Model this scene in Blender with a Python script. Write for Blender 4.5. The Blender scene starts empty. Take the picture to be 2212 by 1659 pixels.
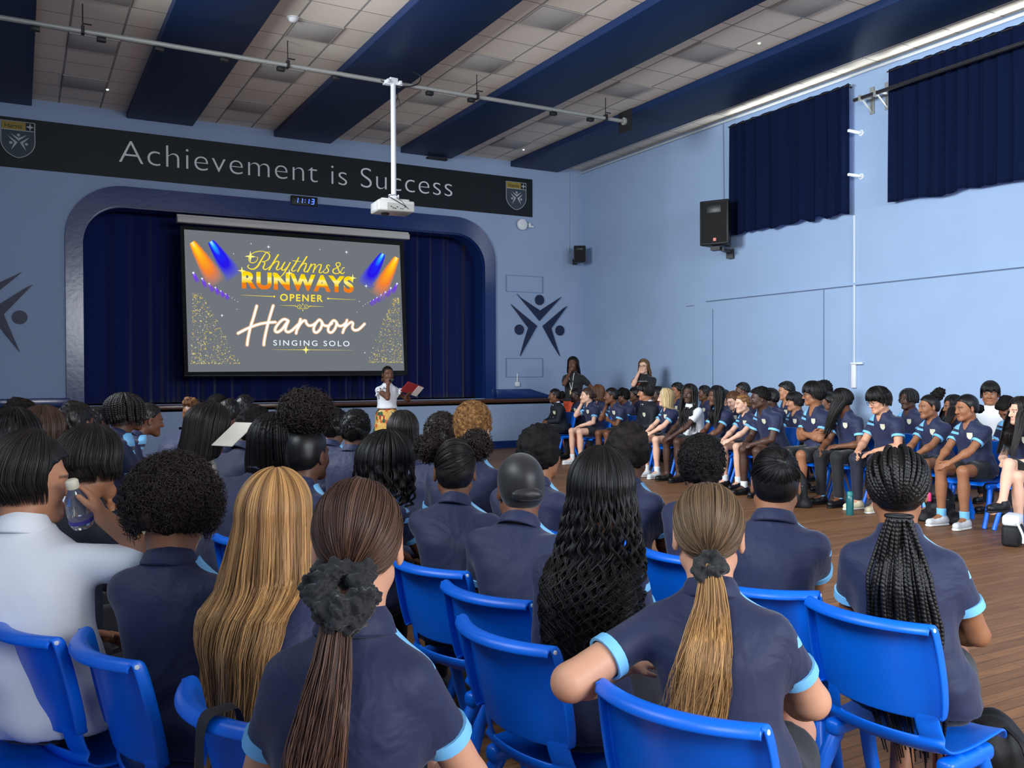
import bpy, bmesh, math, random
import numpy as np
from mathutils import Vector, Matrix
random.seed(7); RNG = np.random.default_rng(7)
C = bpy.context.scene.collection
SC = bpy.context.scene

# ---------------------------------------------------------------- camera
F = 1914.2; YAW, PITCH, ROLL = .5074071, -.01137532, -.00359832; EYE = 1.48
def _axes(y, p, r):
    f = np.array([math.sin(y)*math.cos(p), math.cos(y)*math.cos(p), math.sin(p)])
    rt = np.array([math.cos(y), -math.sin(y), 0.]); up = np.cross(rt, f)
    return math.cos(r)*rt+math.sin(r)*up, -math.sin(r)*rt+math.cos(r)*up, f
CR, CU, CF = _axes(YAW, PITCH, ROLL); CO = np.array([0, 0, EYE])
cam = bpy.data.objects.new('camera', bpy.data.cameras.new('camera')); C.objects.link(cam)
cam.data.sensor_width = 36; cam.data.lens = F/2212*36; cam.data.clip_start = .05
cam.matrix_world = Matrix(((CR[0], CU[0], -CF[0], CO[0]), (CR[1], CU[1], -CF[1], CO[1]), (CR[2], CU[2], -CF[2], CO[2]), (0, 0, 0, 1)))
SC.camera = cam
def ray(x, y): return (x-1106)/F*CR-(y-829.5)/F*CU+CF
def onX(x, y, X): d = ray(x, y); return CO+d*(X/d[0])
def onY(x, y, Y): d = ray(x, y); return CO+d*(Y/d[1])
def onZ(x, y, Z): d = ray(x, y); return CO+d*((Z-EYE)/d[2])
def atd(x, y, D): return CO+ray(x, y)*D

# ---------------------------------------------------------------- light
SC.view_settings.view_transform = 'Standard'; SC.view_settings.look = 'None'
SC.view_settings.gamma = 1; SC.view_settings.use_curve_mapping = False
SC.view_settings.exposure = 0.0
wd = bpy.data.worlds.new('sky'); SC.world = wd; wd.use_nodes = True
wd.node_tree.nodes['Background'].inputs[0].default_value = (.55, .68, .9, 1)
wd.node_tree.nodes['Background'].inputs[1].default_value = .6
def area(name, loc, sx, sy, direction, power, col, spread=180):
    L = bpy.data.lights.new(name, 'AREA'); L.shape = 'RECTANGLE'; L.size = sx; L.size_y = sy
    L.energy = power; L.color = col; L.spread = math.radians(spread)
    o = bpy.data.objects.new(name, L); C.objects.link(o); o.location = loc
    o.rotation_euler = Vector(direction).to_track_quat('-Z', 'Y').to_euler()
    return o
DAY = (.86, .94, 1.0)
# daylight through the tall windows of the left wall (the curtains there are open)
for yc, p in ((-1.6, 390), (3.4, 160), (8.4, 420)):
    area('window_and_fill_light', (-1.55, yc, 4.3), 3.2, 2.2, (1, 0.0, -.22), p, DAY, 105)
# fill light added in the unseen rear wall behind the camera, brightens near backs
area('window_and_fill_light', (4.6, -5.9, 3.6), 7.0, 2.4, (0, 1, -.36), 980, (.9, .95, 1.0))
# daylight in the curtained windows of the right wall (leaks over and under the curtains)
for yc, w in ((10.05, 2.3), (6.0, 4.2)):
    area('window_and_fill_light', (10.615, yc, 4.75), w, 1.7, (-1, 0, 0), 120*w, (.85, .95, 1.0))

# ---------------------------------------------------------------- helpers
MATS = {}
def mat(name, col=(.5, .5, .5), rough=.6, spec=.4, metal=0, emit=None, estr=1, bump=0, bscale=40, bstretch=(1, 1, 1), var=0, vscale=6, coat=0, sheen=0, alpha=1, trans=0, sss=0):
    if name in MATS: return MATS[name]
    m = bpy.data.materials.new(name); m.use_nodes = True; MATS[name] = m
    t = m.node_tree; b = t.nodes['Principled BSDF']
    b.inputs['Base Color'].default_value = (*col, 1); b.inputs['Roughness'].default_value = rough
    b.inputs['Specular IOR Level'].default_value = spec; b.inputs['Metallic'].default_value = metal
    b.inputs['Coat Weight'].default_value = coat; b.inputs['Sheen Weight'].default_value = sheen
    b.inputs['Alpha'].default_value = alpha; b.inputs['Transmission Weight'].default_value = trans
    if sss: b.inputs['Subsurface Weight'].default_value = sss; b.inputs['Subsurface Scale'].default_value = .02
    if emit: b.inputs['Emission Color'].default_value = (*emit, 1); b.inputs['Emission Strength'].default_value = estr
    if bump or var:
        tc = t.nodes.new('ShaderNodeTexCoord'); mp = t.nodes.new('ShaderNodeMapping'); mp.inputs['Scale'].default_value = bstretch
        t.links.new(tc.outputs['Object'], mp.inputs[0])
    if bump:
        n = t.nodes.new('ShaderNodeTexNoise'); n.inputs['Scale'].default_value = bscale; n.inputs['Detail'].default_value = 4
        t.links.new(mp.outputs[0], n.inputs['Vector'])
        bp = t.nodes.new('ShaderNodeBump'); bp.inputs['Strength'].default_value = bump; bp.inputs['Distance'].default_value = .02
        t.links.new(n.outputs[0], bp.inputs['Height']); t.links.new(bp.outputs[0], b.inputs['Normal'])
    if var:
        n = t.nodes.new('ShaderNodeTexNoise'); n.inputs['Scale'].default_value = vscale; n.inputs['Detail'].default_value = 5
        t.links.new(mp.outputs[0], n.inputs['Vector'])
        r = t.nodes.new('ShaderNodeMapRange'); r.inputs[1].default_value = .3; r.inputs[2].default_value = .7; r.inputs[3].default_value = 1-var; r.inputs[4].default_value = 1+var
        t.links.new(n.outputs[0], r.inputs[0])
        x = t.nodes.new('ShaderNodeVectorMath'); x.operation = 'SCALE'; x.inputs[0].default_value = col
        t.links.new(r.outputs[0], x.inputs['Scale']); t.links.new(x.outputs[0], b.inputs['Base Color'])
    return m
def emis(name, col, s=1):
    if name in MATS: return MATS[name]
    m = bpy.data.materials.new(name); m.use_nodes = True; MATS[name] = m; t = m.node_tree
    t.nodes.remove(t.nodes['Principled BSDF']); e = t.nodes.new('ShaderNodeEmission'); e.inputs[0].default_value = (*col, 1); e.inputs[1].default_value = s
    t.links.new(e.outputs[0], t.nodes['Material Output'].inputs[0]); return m
def S(r, g, b):  # sRGB 0-255 to linear
    return tuple(((c/255+.055)/1.055)**2.4 if c > 10 else c/255/12.92 for c in (r, g, b))

def raw_mesh(name, V, Q=None, T=None, smooth=True):
    """fast mesh from numpy arrays of vertices, quads and triangles"""
    V = np.asarray(V, np.float32); me = bpy.data.meshes.new(name)
    Q = np.zeros((0, 4), np.int32) if Q is None else np.asarray(Q, np.int32).reshape(-1, 4)
    T = np.zeros((0, 3), np.int32) if T is None else np.asarray(T, np.int32).reshape(-1, 3)
    me.vertices.add(len(V)); me.vertices.foreach_set('co', V.ravel())
    nl = Q.size+T.size; me.loops.add(nl); me.loops.foreach_set('vertex_index', np.concatenate([Q.ravel(), T.ravel()]))
    n = len(Q)+len(T); me.polygons.add(n)
    st = np.concatenate([np.arange(len(Q))*4, Q.size+np.arange(len(T))*3]).astype(np.int32)
    me.polygons.foreach_set('loop_start', st)
    me.polygons.foreach_set('use_smooth', np.full(n, smooth))
    me.update(calc_edges=True); return me
def fattr(me, name, vals, kind='FLOAT'):
    a = me.attributes.new(name, kind, 'POINT'); a.data.foreach_set('value' if kind == 'FLOAT' else 'vector', np.asarray(vals, np.float32).ravel())
def link(name, me, m=None, parent=None):
    o = bpy.data.objects.new(name, me); C.objects.link(o)
    if m is not None and not me.materials: me.materials.append(m)
    if parent is not None: o.parent = parent
    return o
def tag(o, label=None, cat=None, group=None, kind=None):
    if label: o['label'] = label
    if cat: o['category'] = cat
    if group: o['group'] = group
    if kind: o['kind'] = kind
    return o
def thing(name, label, cat, loc=(0, 0, 0), rz=0, group=None):
    o = bpy.data.objects.new(name, None); C.objects.link(o); o.location = loc; o.rotation_euler = (0, 0, rz); o.empty_display_size = .1
    return tag(o, label, cat, group)
def dup(root, loc, rz, label=None, group=None):
    r = root.copy(); C.objects.link(r); r.location = loc; r.rotation_euler = (0, 0, rz)
    if label: r['label'] = label
    if group: r['group'] = group
    for ch in list(root.children):
        c = ch.copy(); C.objects.link(c); c.parent = r
        for g in ch.children:
            d = g.copy(); C.objects.link(d); d.parent = c
    return r
class MB:
    """collects shapes into one mesh"""
    def __init__(s): s.v = []; s.f = []
    def add(s, v, f):
        n = len(s.v); s.v += [tuple(map(float, p)) for p in v]; s.f += [tuple(i+n for i in q) for q in f]; return s
    def box(s, c, d, rz=0, M=None):
        x, y, z = d[0]/2, d[1]/2, d[2]/2
        v = [Vector((a*x, b*y, e*z)) for e in (-1, 1) for b in (-1, 1) for a in (-1, 1)]
        R = M if M is not None else Matrix.Rotation(rz, 3, 'Z')
        v = [R @ p+Vector(c) for p in v]
        return s.add(v, [(0, 2, 3, 1), (4, 5, 7, 6), (0, 1, 5, 4), (2, 6, 7, 3), (0, 4, 6, 2), (1, 3, 7, 5)])
    def tube(s, pts, r, n=10, caps=True, flat=1.0, up=None):
        pts = [Vector(p) for p in pts]; rs = r if isinstance(r, (list, tuple)) else [r]*len(pts); v = []; f = []
        u = None
        for i, p in enumerate(pts):
            t = (pts[min(i+1, len(pts)-1)]-pts[max(i-1, 0)]).normalized()
            if u is None:
                u = Vector(up) if up else (Vector((0, 0, 1)) if abs(t.z) < .9 else Vector((1, 0, 0)))
            u = (u-t*u.dot(t)).normalized(); w = t.cross(u)
            v += [p+(u*math.cos(2*math.pi*k/n)*flat+w*math.sin(2*math.pi*k/n))*rs[i] for k in range(n)]
        for i in range(len(pts)-1):
            f += [(i*n+k, i*n+(k+1) % n, (i+1)*n+(k+1) % n, (i+1)*n+k) for k in range(n)]
        if caps: f += [tuple(range(n-1, -1, -1)), tuple((len(pts)-1)*n+k for k in range(n))]
        return s.add(v, f)
    def lathe(s, prof, c=(0, 0, 0), n=24, M=None):
        v = []; f = []; M = M or Matrix.Identity(3)
        for r, z in prof: v += [M @ Vector((r*math.cos(2*math.pi*k/n), r*math.sin(2*math.pi*k/n), z))+Vector(c) for k in range(n)]
        for i in range(len(prof)-1): f += [(i*n+k, i*n+(k+1) % n, (i+1)*n+(k+1) % n, (i+1)*n+k) for k in range(n)]
        f += [tuple(range(n-1, -1, -1)), tuple((len(prof)-1)*n+k for k in range(n))]
        return s.add(v, f)
    def prism(s, poly, fn, d0, d1):
        """extrude a 2D polygon: fn(u, v, d) -> point"""
        n = len(poly); v = [fn(u, w, d0) for u, w in poly]+[fn(u, w, d1) for u, w in poly]
        return s.add(v, [tuple(range(n-1, -1, -1)), tuple(range(n, 2*n))]+[(k, (k+1) % n, n+(k+1) % n, n+k) for k in range(n)])
    def build(s, name, m=None, parent=None, bevel=0, seg=2, smooth=False, sub=0):
        me = bpy.data.meshes.new(name); me.from_pydata(s.v, [], s.f)
        bm = bmesh.new(); bm.from_mesh(me)
        bmesh.ops.remove_doubles(bm, verts=bm.verts, dist=1e-5)
        bmesh.ops.recalc_face_normals(bm, faces=bm.faces)
        if bevel: bmesh.ops.bevel(bm, geom=[e for e in bm.edges if e.calc_face_angle(0) > .5], offset=bevel, segments=seg, affect='EDGES', profile=.5, clamp_overlap=True)
        if sub: bmesh.ops.subdivide_edges(bm, edges=bm.edges, cuts=sub, use_grid_fill=True)
        bm.to_mesh(me); bm.free()
        if smooth or bevel:
            me.polygons.foreach_set('use_smooth', [True]*len(me.polygons))
            me.set_sharp_from_angle(angle=.9)
        return link(name, me, m, parent)
def struct(o): o['kind'] = 'structure'; return o
def text_mesh(body, offset=0.0, space=1.0, shear=0.0):
    """text outline as (verts Nx3 in text units, faces)"""
    cu = bpy.data.curves.new('t', 'FONT'); cu.body = body; cu.size = 1; cu.offset = offset; cu.space_character = space; cu.shear = shear
    o = bpy.data.objects.new('t', cu); C.objects.link(o)
    dg = bpy.context.evaluated_depsgraph_get(); dg.update()
    me = bpy.data.meshes.new_from_object(o.evaluated_get(dg))
    v = np.array([tuple(p.co) for p in me.vertices]); f = [tuple(p.vertices) for p in me.polygons]
    bpy.data.objects.remove(o); bpy.data.curves.remove(cu); bpy.data.meshes.remove(me)
    return v, f
def smooth_path(pts, k=6):
    P = np.array(pts, float); out = []
    for i in range(len(P)-1):
        p0 = P[max(i-1, 0)]; p1 = P[i]; p2 = P[i+1]; p3 = P[min(i+2, len(P)-1)]
        for t in np.arange(k)/k:
            out.append(.5*((2*p1)+(-p0+p2)*t+(2*p0-5*p1+4*p2-p3)*t*t+(-p0+3*p1-3*p2+p3)*t**3))
    out.append(P[-1]); return np.array(out)
# ================================================================ the hall
XL, XR, YB, YS, YW, ZC, ZS = -1.5, 10.6, -6.0, 15.43, 15.93, 5.84, .985
wall_m = mat('wall_paint', S(150, 172, 202), rough=.75, spec=.2, bump=.06, bscale=60, var=.03, vscale=1.5)
stagewall_m = mat('stage_wall_paint', S(148, 166, 195), rough=.7, spec=.25, bump=.06, bscale=60, var=.03, vscale=1.2)
blue_gloss = mat('blue_gloss_paint', S(18, 46, 104), rough=.2, spec=.5, bump=.05, bscale=14)
beam_m = mat('beam_blue', S(11, 38, 78), rough=.5, spec=.3)
white_m = mat('white_plastic', S(222, 224, 226), rough=.45)
grey_m = mat('grey_metal', S(150, 150, 146), rough=.45, metal=.2)
black_m = mat('black_plastic', S(20, 21, 23), rough=.5)
dark_m = mat('dark_metal', S(38, 38, 40), rough=.5, metal=.4)
line_m = mat('painted_joint', S(96, 112, 142), rough=.8)

def floor_material():
    m = mat('wood_boards', S(98, 70, 48), rough=.33, spec=.2); t = m.node_tree; N = t.nodes.new; L = t.links.new; b = t.nodes['Principled BSDF']
    tc = N('ShaderNodeTexCoord'); mp = N('ShaderNodeMapping'); mp.inputs['Rotation'].default_value = (0, 0, 0)
    L(tc.outputs['Object'], mp.inputs[0])
    br = N('ShaderNodeTexBrick'); br.inputs['Scale'].default_value = 1; br.inputs['Brick Width'].default_value = 2.2; br.inputs['Row Height'].default_value = .075
    br.inputs['Mortar Size'].default_value = .0016; br.inputs['Color1'].default_value = (*S(138, 98, 66), 1); br.inputs['Color2'].default_value = (*S(118, 83, 55), 1); br.inputs['Mortar'].default_value = (*S(58, 42, 30), 1)
    L(mp.outputs[0], br.inputs['Vector'])
    m2 = N('ShaderNodeMapping'); m2.inputs['Scale'].default_value = (1.2, 22, 1); L(tc.outputs['Object'], m2.inputs[0])
    n = N('ShaderNodeTexNoise'); n.inputs['Scale'].default_value = 3; n.inputs['Detail'].default_value = 6; L(m2.outputs[0], n.inputs['Vector'])
    r = N('ShaderNodeMapRange'); r.inputs[1].default_value = .3; r.inputs[2].default_value = .7; r.inputs[3].default_value = .72; r.inputs[4].default_value = 1.2; L(n.outputs[0], r.inputs[0])
    v = N('ShaderNodeVectorMath'); v.operation = 'SCALE'; L(br.outputs['Color'], v.inputs[0]); L(r.outputs[0], v.inputs['Scale']); L(v.outputs[0], b.inputs['Base Color'])
    r2 = N('ShaderNodeMapRange'); r2.inputs[3].default_value = .36; r2.inputs[4].default_value = .58; L(n.outputs[0], r2.inputs[0]); L(r2.outputs[0], b.inputs['Roughness'])
    return m
def ceiling_material():
    m = mat('ceiling_tiles', S(200, 194, 186), rough=.85, spec=.1); t = m.node_tree; N = t.nodes.new; L = t.links.new; b = t.nodes['Principled BSDF']
    tc = N('ShaderNodeTexCoord'); sp = N('ShaderNodeSeparateXYZ'); L(tc.outputs['Object'], sp.inputs[0])
    def mth(op, a, c=None, d=None):
        n = N('ShaderNodeMath'); n.operation = op
        for i, q in enumerate((a, c, d)):
            if q is None: continue
            if isinstance(q, (int, float)): n.inputs[i].default_value = q
            else: L(q, n.inputs[i])
        return n.outputs[0]
    x = mth('FLOORED_MODULO', mth('SUBTRACT', sp.outputs[0], .21), 2.42)
    lines = None
    for q in (.38, .98):
        d = mth('LESS_THAN', mth('ABSOLUTE', mth('SUBTRACT', x, q)), .014)
        lines = d if lines is None else mth('MAXIMUM', lines, d)
    y = mth('FLOORED_MODULO', mth('SUBTRACT', YW-.33, sp.outputs[1]), .6)
    lines = mth('MAXIMUM', lines, mth('LESS_THAN', mth('ABSOLUTE', mth('SUBTRACT', y, .3)), .3-.009)) if False else mth('MAXIMUM', lines, mth('GREATER_THAN', mth('ABSOLUTE', mth('SUBTRACT', y, .3)), .291))
    wn = N('ShaderNodeTexWhiteNoise'); wn.noise_dimensions = '2D'; cx = N('ShaderNodeCombineXYZ')
    L(mth('FLOOR', mth('DIVIDE', mth('SUBTRACT', sp.outputs[0], .59), .6)), cx.inputs[0]); L(mth('FLOOR', mth('DIVIDE', mth('SUBTRACT', YW-.33, sp.outputs[1]), .6)), cx.inputs[1]); L(cx.outputs[0], wn.inputs[0])
    mix = N('ShaderNodeMix'); mix.data_type = 'RGBA'; mix.inputs[6].default_value = (*S(234, 221, 204), 1); mix.inputs[7].default_value = (*S(156, 150, 143), 1); L(lines, mix.inputs[0])
    v = N('ShaderNodeVectorMath'); v.operation = 'SCALE'; L(mix.outputs[2], v.inputs[0]); L(mth('MULTIPLY_ADD', wn.outputs[0], .12, .92), v.inputs['Scale'])
    L(v.outputs[0], b.inputs['Base Color']); return m

# floor and ceiling slabs
struct(MB().box(((XL+XR)/2, (YB+YS)/2, -.05), (XR-XL+.4, YS-YB+.4, .1)).build('floor', floor_material()))
struct(MB().box(((XL+XR)/2, (YB+YW+4)/2, ZC+.05), (XR-XL+.4, YW-YB+4.4, .1)).build('ceiling', ceiling_material()))
def wall_with_holes(name, fn, outer, holes, d0, d1, m):
    """planar wall with openings; fn(u, v, d) -> point"""
    cu = bpy.data.curves.new(name, 'CURVE'); cu.dimensions = '2D'; cu.fill_mode = 'BOTH'; cu.extrude = abs(d1-d0)/2
    for poly in [outer]+holes:
        s = cu.splines.new('POLY'); s.points.add(len(poly)-1); s.use_cyclic_u = True
        for p, (u, v) in zip(s.points, poly): p.co = (u, v, 0, 1)
    o = bpy.data.objects.new(name, cu); C.objects.link(o); dg = bpy.context.evaluated_depsgraph_get(); dg.update()
    me = bpy.data.meshes.new_from_object(o.evaluated_get(dg)); bpy.data.objects.remove(o); bpy.data.curves.remove(cu)
    for v in me.vertices: v.co = Vector(fn(v.co.x, v.co.y, (d0+d1)/2+v.co.z))
    bm = bmesh.new(); bm.from_mesh(me); bmesh.ops.remove_doubles(bm, verts=bm.verts, dist=1e-4); bmesh.ops.recalc_face_normals(bm, faces=bm.faces); bm.to_mesh(me); bm.free()
    return struct(link(name, me, m))
rect = lambda a, b, c, d: [(a, c), (b, c), (b, d), (a, d)]
WIN = ((8.93, 11.2), (4.1, 8.1))
wall_with_holes('wall_right', lambda u, v, d: (d, u, v), rect(YB, YW+3.6, 0, ZC), [rect(a, b, 3.93, 5.52) for a, b in WIN], XR, XR+.12, wall_m)
LW = ((-3.3, .1), (1.7, 5.1), (6.7, 10.1))
wall_with_holes('wall_left', lambda u, v, d: (d, u, v), rect(YB, YW+3.6, 0, ZC), [rect(a, b, 3.15, 5.45) for a, b in LW], XL-.02, XL, wall_m)
wall_with_holes('wall_rear', lambda u, v, d: (u, d, v), rect(XL, XR, 0, ZC), [rect(1.1, 8.1, 2.4, 4.8)], YB-.02, YB, wall_m)
# proscenium wall with its rounded opening
def rrect(x0, x1, z0, z1, r, n=14):
    p = [(x0, z0), (x1, z0)]
    p += [(x1-r+r*math.cos(a), z1-r+r*math.sin(a)) for a in np.linspace(0, math.pi/2, n)]
    p += [(x0+r-r*math.sin(a), z1-r+r*math.cos(a)) for a in np.linspace(0, math.pi/2, n)]
    return p
AX0, AX1, AZ = .90, 8.22, 4.27
wall_with_holes('wall_stage', lambda u, v, d: (u, d, v), rect(XL, XR, .0, ZC), [rrect(AX0-.04, AX1+.04, ZS, AZ+.05, .72)], YW, YW+.2, stagewall_m)
def band(name, x0, x1, z1, r, w, y0, y1, m):
    ins = rrect(x0, x1, ZS, z1, r)[2:]; out = rrect(x0-w, x1+w, ZS, z1+w*1.35, r+w)[2:]
    ins = [(x1, ZS)]+ins+[(x0, ZS)]; out = [(x1+w, ZS)]+out+[(x0-w, ZS)]
    b = MB(); n = len(ins)
    V = [(u, y0, v) for u, v in ins]+[(u, y0, v) for u, v in out]+[(u, y1, v) for u, v in ins]+[(u, y1, v) for u, v in out]
    Fc = []
    for i in range(n-1):
        Fc += [(i, i+1, n+i+1, n+i), (2*n+i, 3*n+i, 3*n+i+1, 2*n+i+1), (i, 2*n+i, 2*n+i+1, i+1), (n+i, n+i+1, 3*n+i+1, 3*n+i)]
    b.add(V, Fc); o = b.build(name, m); o.data.polygons.foreach_set('use_smooth', [True]*len(o.data.polygons)); o.data.set_sharp_from_angle(angle=.7); return struct(o)
band('trim_proscenium', AX0, AX1, AZ, .64, .24, YW-.05, YW+.02, blue_gloss)
band('trim_proscenium_reveal', AX0+.02, AX1-.02, AZ-.02, .62, .04, YW+.02, YW+.4, blue_gloss)
# stage
struct(MB().box(((XL+XR)/2, (YS+.06+YW+3.6)/2, ZS-.06), (XR-XL-.01, YW+3.6-YS-.06, .1)).build('floor_stage', mat('stage_boards', S(70, 44, 30), rough=.4)))
struct(MB().box(((XL+XR)/2, YS+.1, .455), (XR-XL-.01, .08, .91)).build('wall_stage_front', stagewall_m))
struct(MB().box(((XL+XR)/2, YS+.035, ZS-.035), (XR-XL-.01, .09, .075)).build('trim_stage_nosing', mat('nosing_wood', S(74, 42, 26), rough=.25, spec=.6, bump=.1, bscale=30, bstretch=(.2, 2, 2)), bevel=.012))
struct(MB().box(((XL+XR)/2, YS+.045, .075), (XR-XL-.01, .03, .15)).build('baseboard_stage', blue_gloss))
struct(MB().box(((XL+XR)/2, YW+3.6, ZC/2), (XR-XL, .1, ZC)).build('wall_stage_back', mat('backstage', S(22, 24, 34), rough=.9)))
# blue plinth either side of the opening, its right end sloping down to the stage
b = MB(); b.prism([(AX1+.2, ZS), (9.85, ZS), (9.2, 1.17), (AX1+.2, 1.17)], lambda u, v, d: (u, d, v), YW-.16, YW); struct(b.build('trim_plinth_right', blue_gloss, bevel=.01))
b = MB(); b.prism([(XL+.01, ZS), (AX0-.2, ZS), (AX0-.2, 1.12), (XL+.01, 1.12)], lambda u, v, d: (u, d, v), YW-.16, YW); struct(b.build('trim_plinth_left', blue_gloss, bevel=.01))
struct(MB().box((XR-.015, (YB+YS)/2, .07), (.03, YS-YB, .14)).build('baseboard_right', blue_gloss))
# right wall: dado ledge, trunking along the top
struct(MB().box((XR-.012, 2.95, 2.765), (.024, 18.1, .035)).build('trim_1', wall_m))
struct(MB().box((XR-.004, 2.95, 2.74), (.008, 18.1, .014)).build('trim_2', line_m))
struct(MB().box((XR-.03, (YB+YW)/2, 5.775), (.06, YW-YB, .03)).build('trim_3', mat('top_trunking', S(205, 208, 210), rough=.5), bevel=.006))
for k, (p, q) in enumerate((((1540, 668), (1540, 860)), ((1780, 622), (1780, 850)))):
    a = onX(*p, XR); z2 = .15
    struct(MB().box((XR-.003, a[1], (a[2]+z2)/2), (.006, .012, a[2]-z2)).build('trim_%d' % (4+k), line_m))
a = onX(1491, 661, XR); struct(MB().box((XR-.003, a[1], a[2]), (.006, .22, .012)).build('trim_6', line_m))
# painted panel outlines on the stage wall, right side
for nm, (x0, y0, x1, y1) in (('trim_7', (1093, 594, 1172, 633)), ('trim_8', (1093, 774, 1172, 814))):
    p = onY(x0, y0, YW); q = onY(x1, y1, YW); b = MB(); t = .012
    for c, d in ((((p[0]+q[0])/2, p[2]), (q[0]-p[0], t)), (((p[0]+q[0])/2, q[2]), (q[0]-p[0], t)), ((q[0], (p[2]+q[2])/2), (t, p[2]-q[2])), ((p[0], (p[2]+q[2])/2), (t, p[2]-q[2]))):
        b.box((c[0], YW-.004, c[1]), (d[0]+t, .008, d[1]))
    struct(b.build(nm, mat('panel_trunking', S(112, 130, 162), rough=.7)))
# ceiling beams
def beam_material():
    m = beam_m; t = m.node_tree; N = t.nodes.new; L = t.links.new; b = t.nodes['Principled BSDF']
    tc = N('ShaderNodeTexCoord'); w = N('ShaderNodeTexWave'); w.wave_type = 'BANDS'; w.bands_direction = 'X'; w.inputs['Scale'].default_value = 4.2; w.inputs['Distortion'].default_value = 0; w.wave_profile = 'SAW'
    L(tc.outputs['Object'], w.inputs['Vector']); bp = N('ShaderNodeBump'); bp.inputs['Strength'].default_value = .35; bp.inputs['Distance'].default_value = .01
    L(w.outputs[1], bp.inputs['Height']); L(bp.outputs[0], b.inputs['Normal']); return m
beam_material()
BX = [(-.83, .21), (1.59, 2.63), (4.01, 5.05), (6.43, 7.49), (8.84, 9.98)]
for k, (a, c) in enumerate(BX):
    struct(MB().box(((a+c)/2, (YB+YW)/2, ZC-.055), (c-a, YW-YB, .11)).build('trim_beam_%d' % (k+1), beam_m, bevel=.008))
# flush ceiling light panels, one in every third tile
panel_m = mat('light_diffuser', S(184, 178, 170), rough=.8, spec=.2)
bays = ('ceiling bay above the left crest', 'bay left of the projector pole', 'bay right of the projector pole', 'bay nearest the window curtains')
ordn = ('first', 'second', 'third', 'fourth', 'fifth', 'sixth')
proto = None
for k in range(4):
    x = BX[k][1]+.68
    for j in range((3, 4, 5, 6)[k]):
        y = YW-.33-.9+.0-1.8*j+.3-.3
        lab = 'unlit grey light panel, %s from the stage, %s' % (ordn[j], bays[k])
        if proto is None:
            proto = thing('ceiling_light', lab, 'ceiling light', (x, y, ZC), 0, 'unlit ceiling light panels')
            MB().box((0, 0, -.006), (.565, .575, .012)).build('diffuser', panel_m, proto, bevel=.003)
            fr = MB()
            for c, d in (((0, .292), (.598, .014)), ((0, -.292), (.598, .014)), ((.29, 0), (.014, .57)), ((-.29, 0), (.014, .57))): fr.box((c[0], c[1], -.007), (d[0], d[1], .014))
            fr.build('frame', mat('tile_grid', S(160, 154, 148), rough=.6), proto)
        else: dup(proto, (x, y, ZC), 0, lab)
# ---------------------------------------------------------------- curtains
cur_m = mat('stage_curtain', S(13, 30, 88), rough=.85, spec=.15, sheen=.3)
wcur_m = mat('window_curtain', S(14, 23, 50), rough=.95, spec=.05, sheen=0, bump=.1, bscale=12, bstretch=(1, 1, .2))
def drape(name, u0, u1, zt, zb, fn, m, amp=.05, per=.2, n=None, parent=None, rag=0, seed=0, top=0):
    r = np.random.default_rng(seed); n = n or int((u1-u0)/.014); nz = 26; us = np.linspace(u0, u1, n)
    ph = np.cumsum(np.full(n, (u1-u0)/n/per)*(1+.5*np.sin(us*2.1+seed)))*2*math.pi
    V = []
    low = np.interp(us, np.linspace(u0, u1, 24), r.uniform(-1, 1, 24))*rag
    for j in range(nz):
        t = j/(nz-1); z = zt+(zb-zt)*t; a = amp*(.45+.55*t)
        w = np.sin(ph+.35*math.sin(t*2.2))*a+.35*a*np.sin(ph*2.3+1.7+t)
        zz = z+low*t**6 + (0.012*np.sin(ph) if j == 0 else 0)
        V += [fn(u, zq, d) for u, zq, d in zip(us, np.broadcast_to(zz, us.shape), w)]
    idx = np.arange(nz*n).reshape(nz, n)
    Q = np.stack([idx[:-1, :-1], idx[:-1, 1:], idx[1:, 1:], idx[1:, :-1]], -1).reshape(-1, 4)
    me = raw_mesh(name, V, Q); o = link(name, me, m, parent)
    sd = o.modifiers.new('thickness', 'SOLIDIFY'); sd.thickness = .006; return o
for nm, u0, u1, lab, sd in (('stage_curtain', .35, 2.55, 'dark blue pleated stage curtain left of the projection screen', 3), ('stage_curtain', 6.2, 8.75, 'dark blue pleated stage curtain right of the projection screen', 5), ('stage_curtain', 2.5, 6.25, 'dark blue pleated stage curtain showing below the projection screen', 8)):
    tag(drape(nm, u0, u1, 4.6, ZS+.01, lambda u, z, d, k=sd: (u, YW+.75+d+(.12 if k == 8 else 0), z), cur_m, .065, .46, seed=sd), lab, 'curtain', 'stage curtains')
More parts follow.
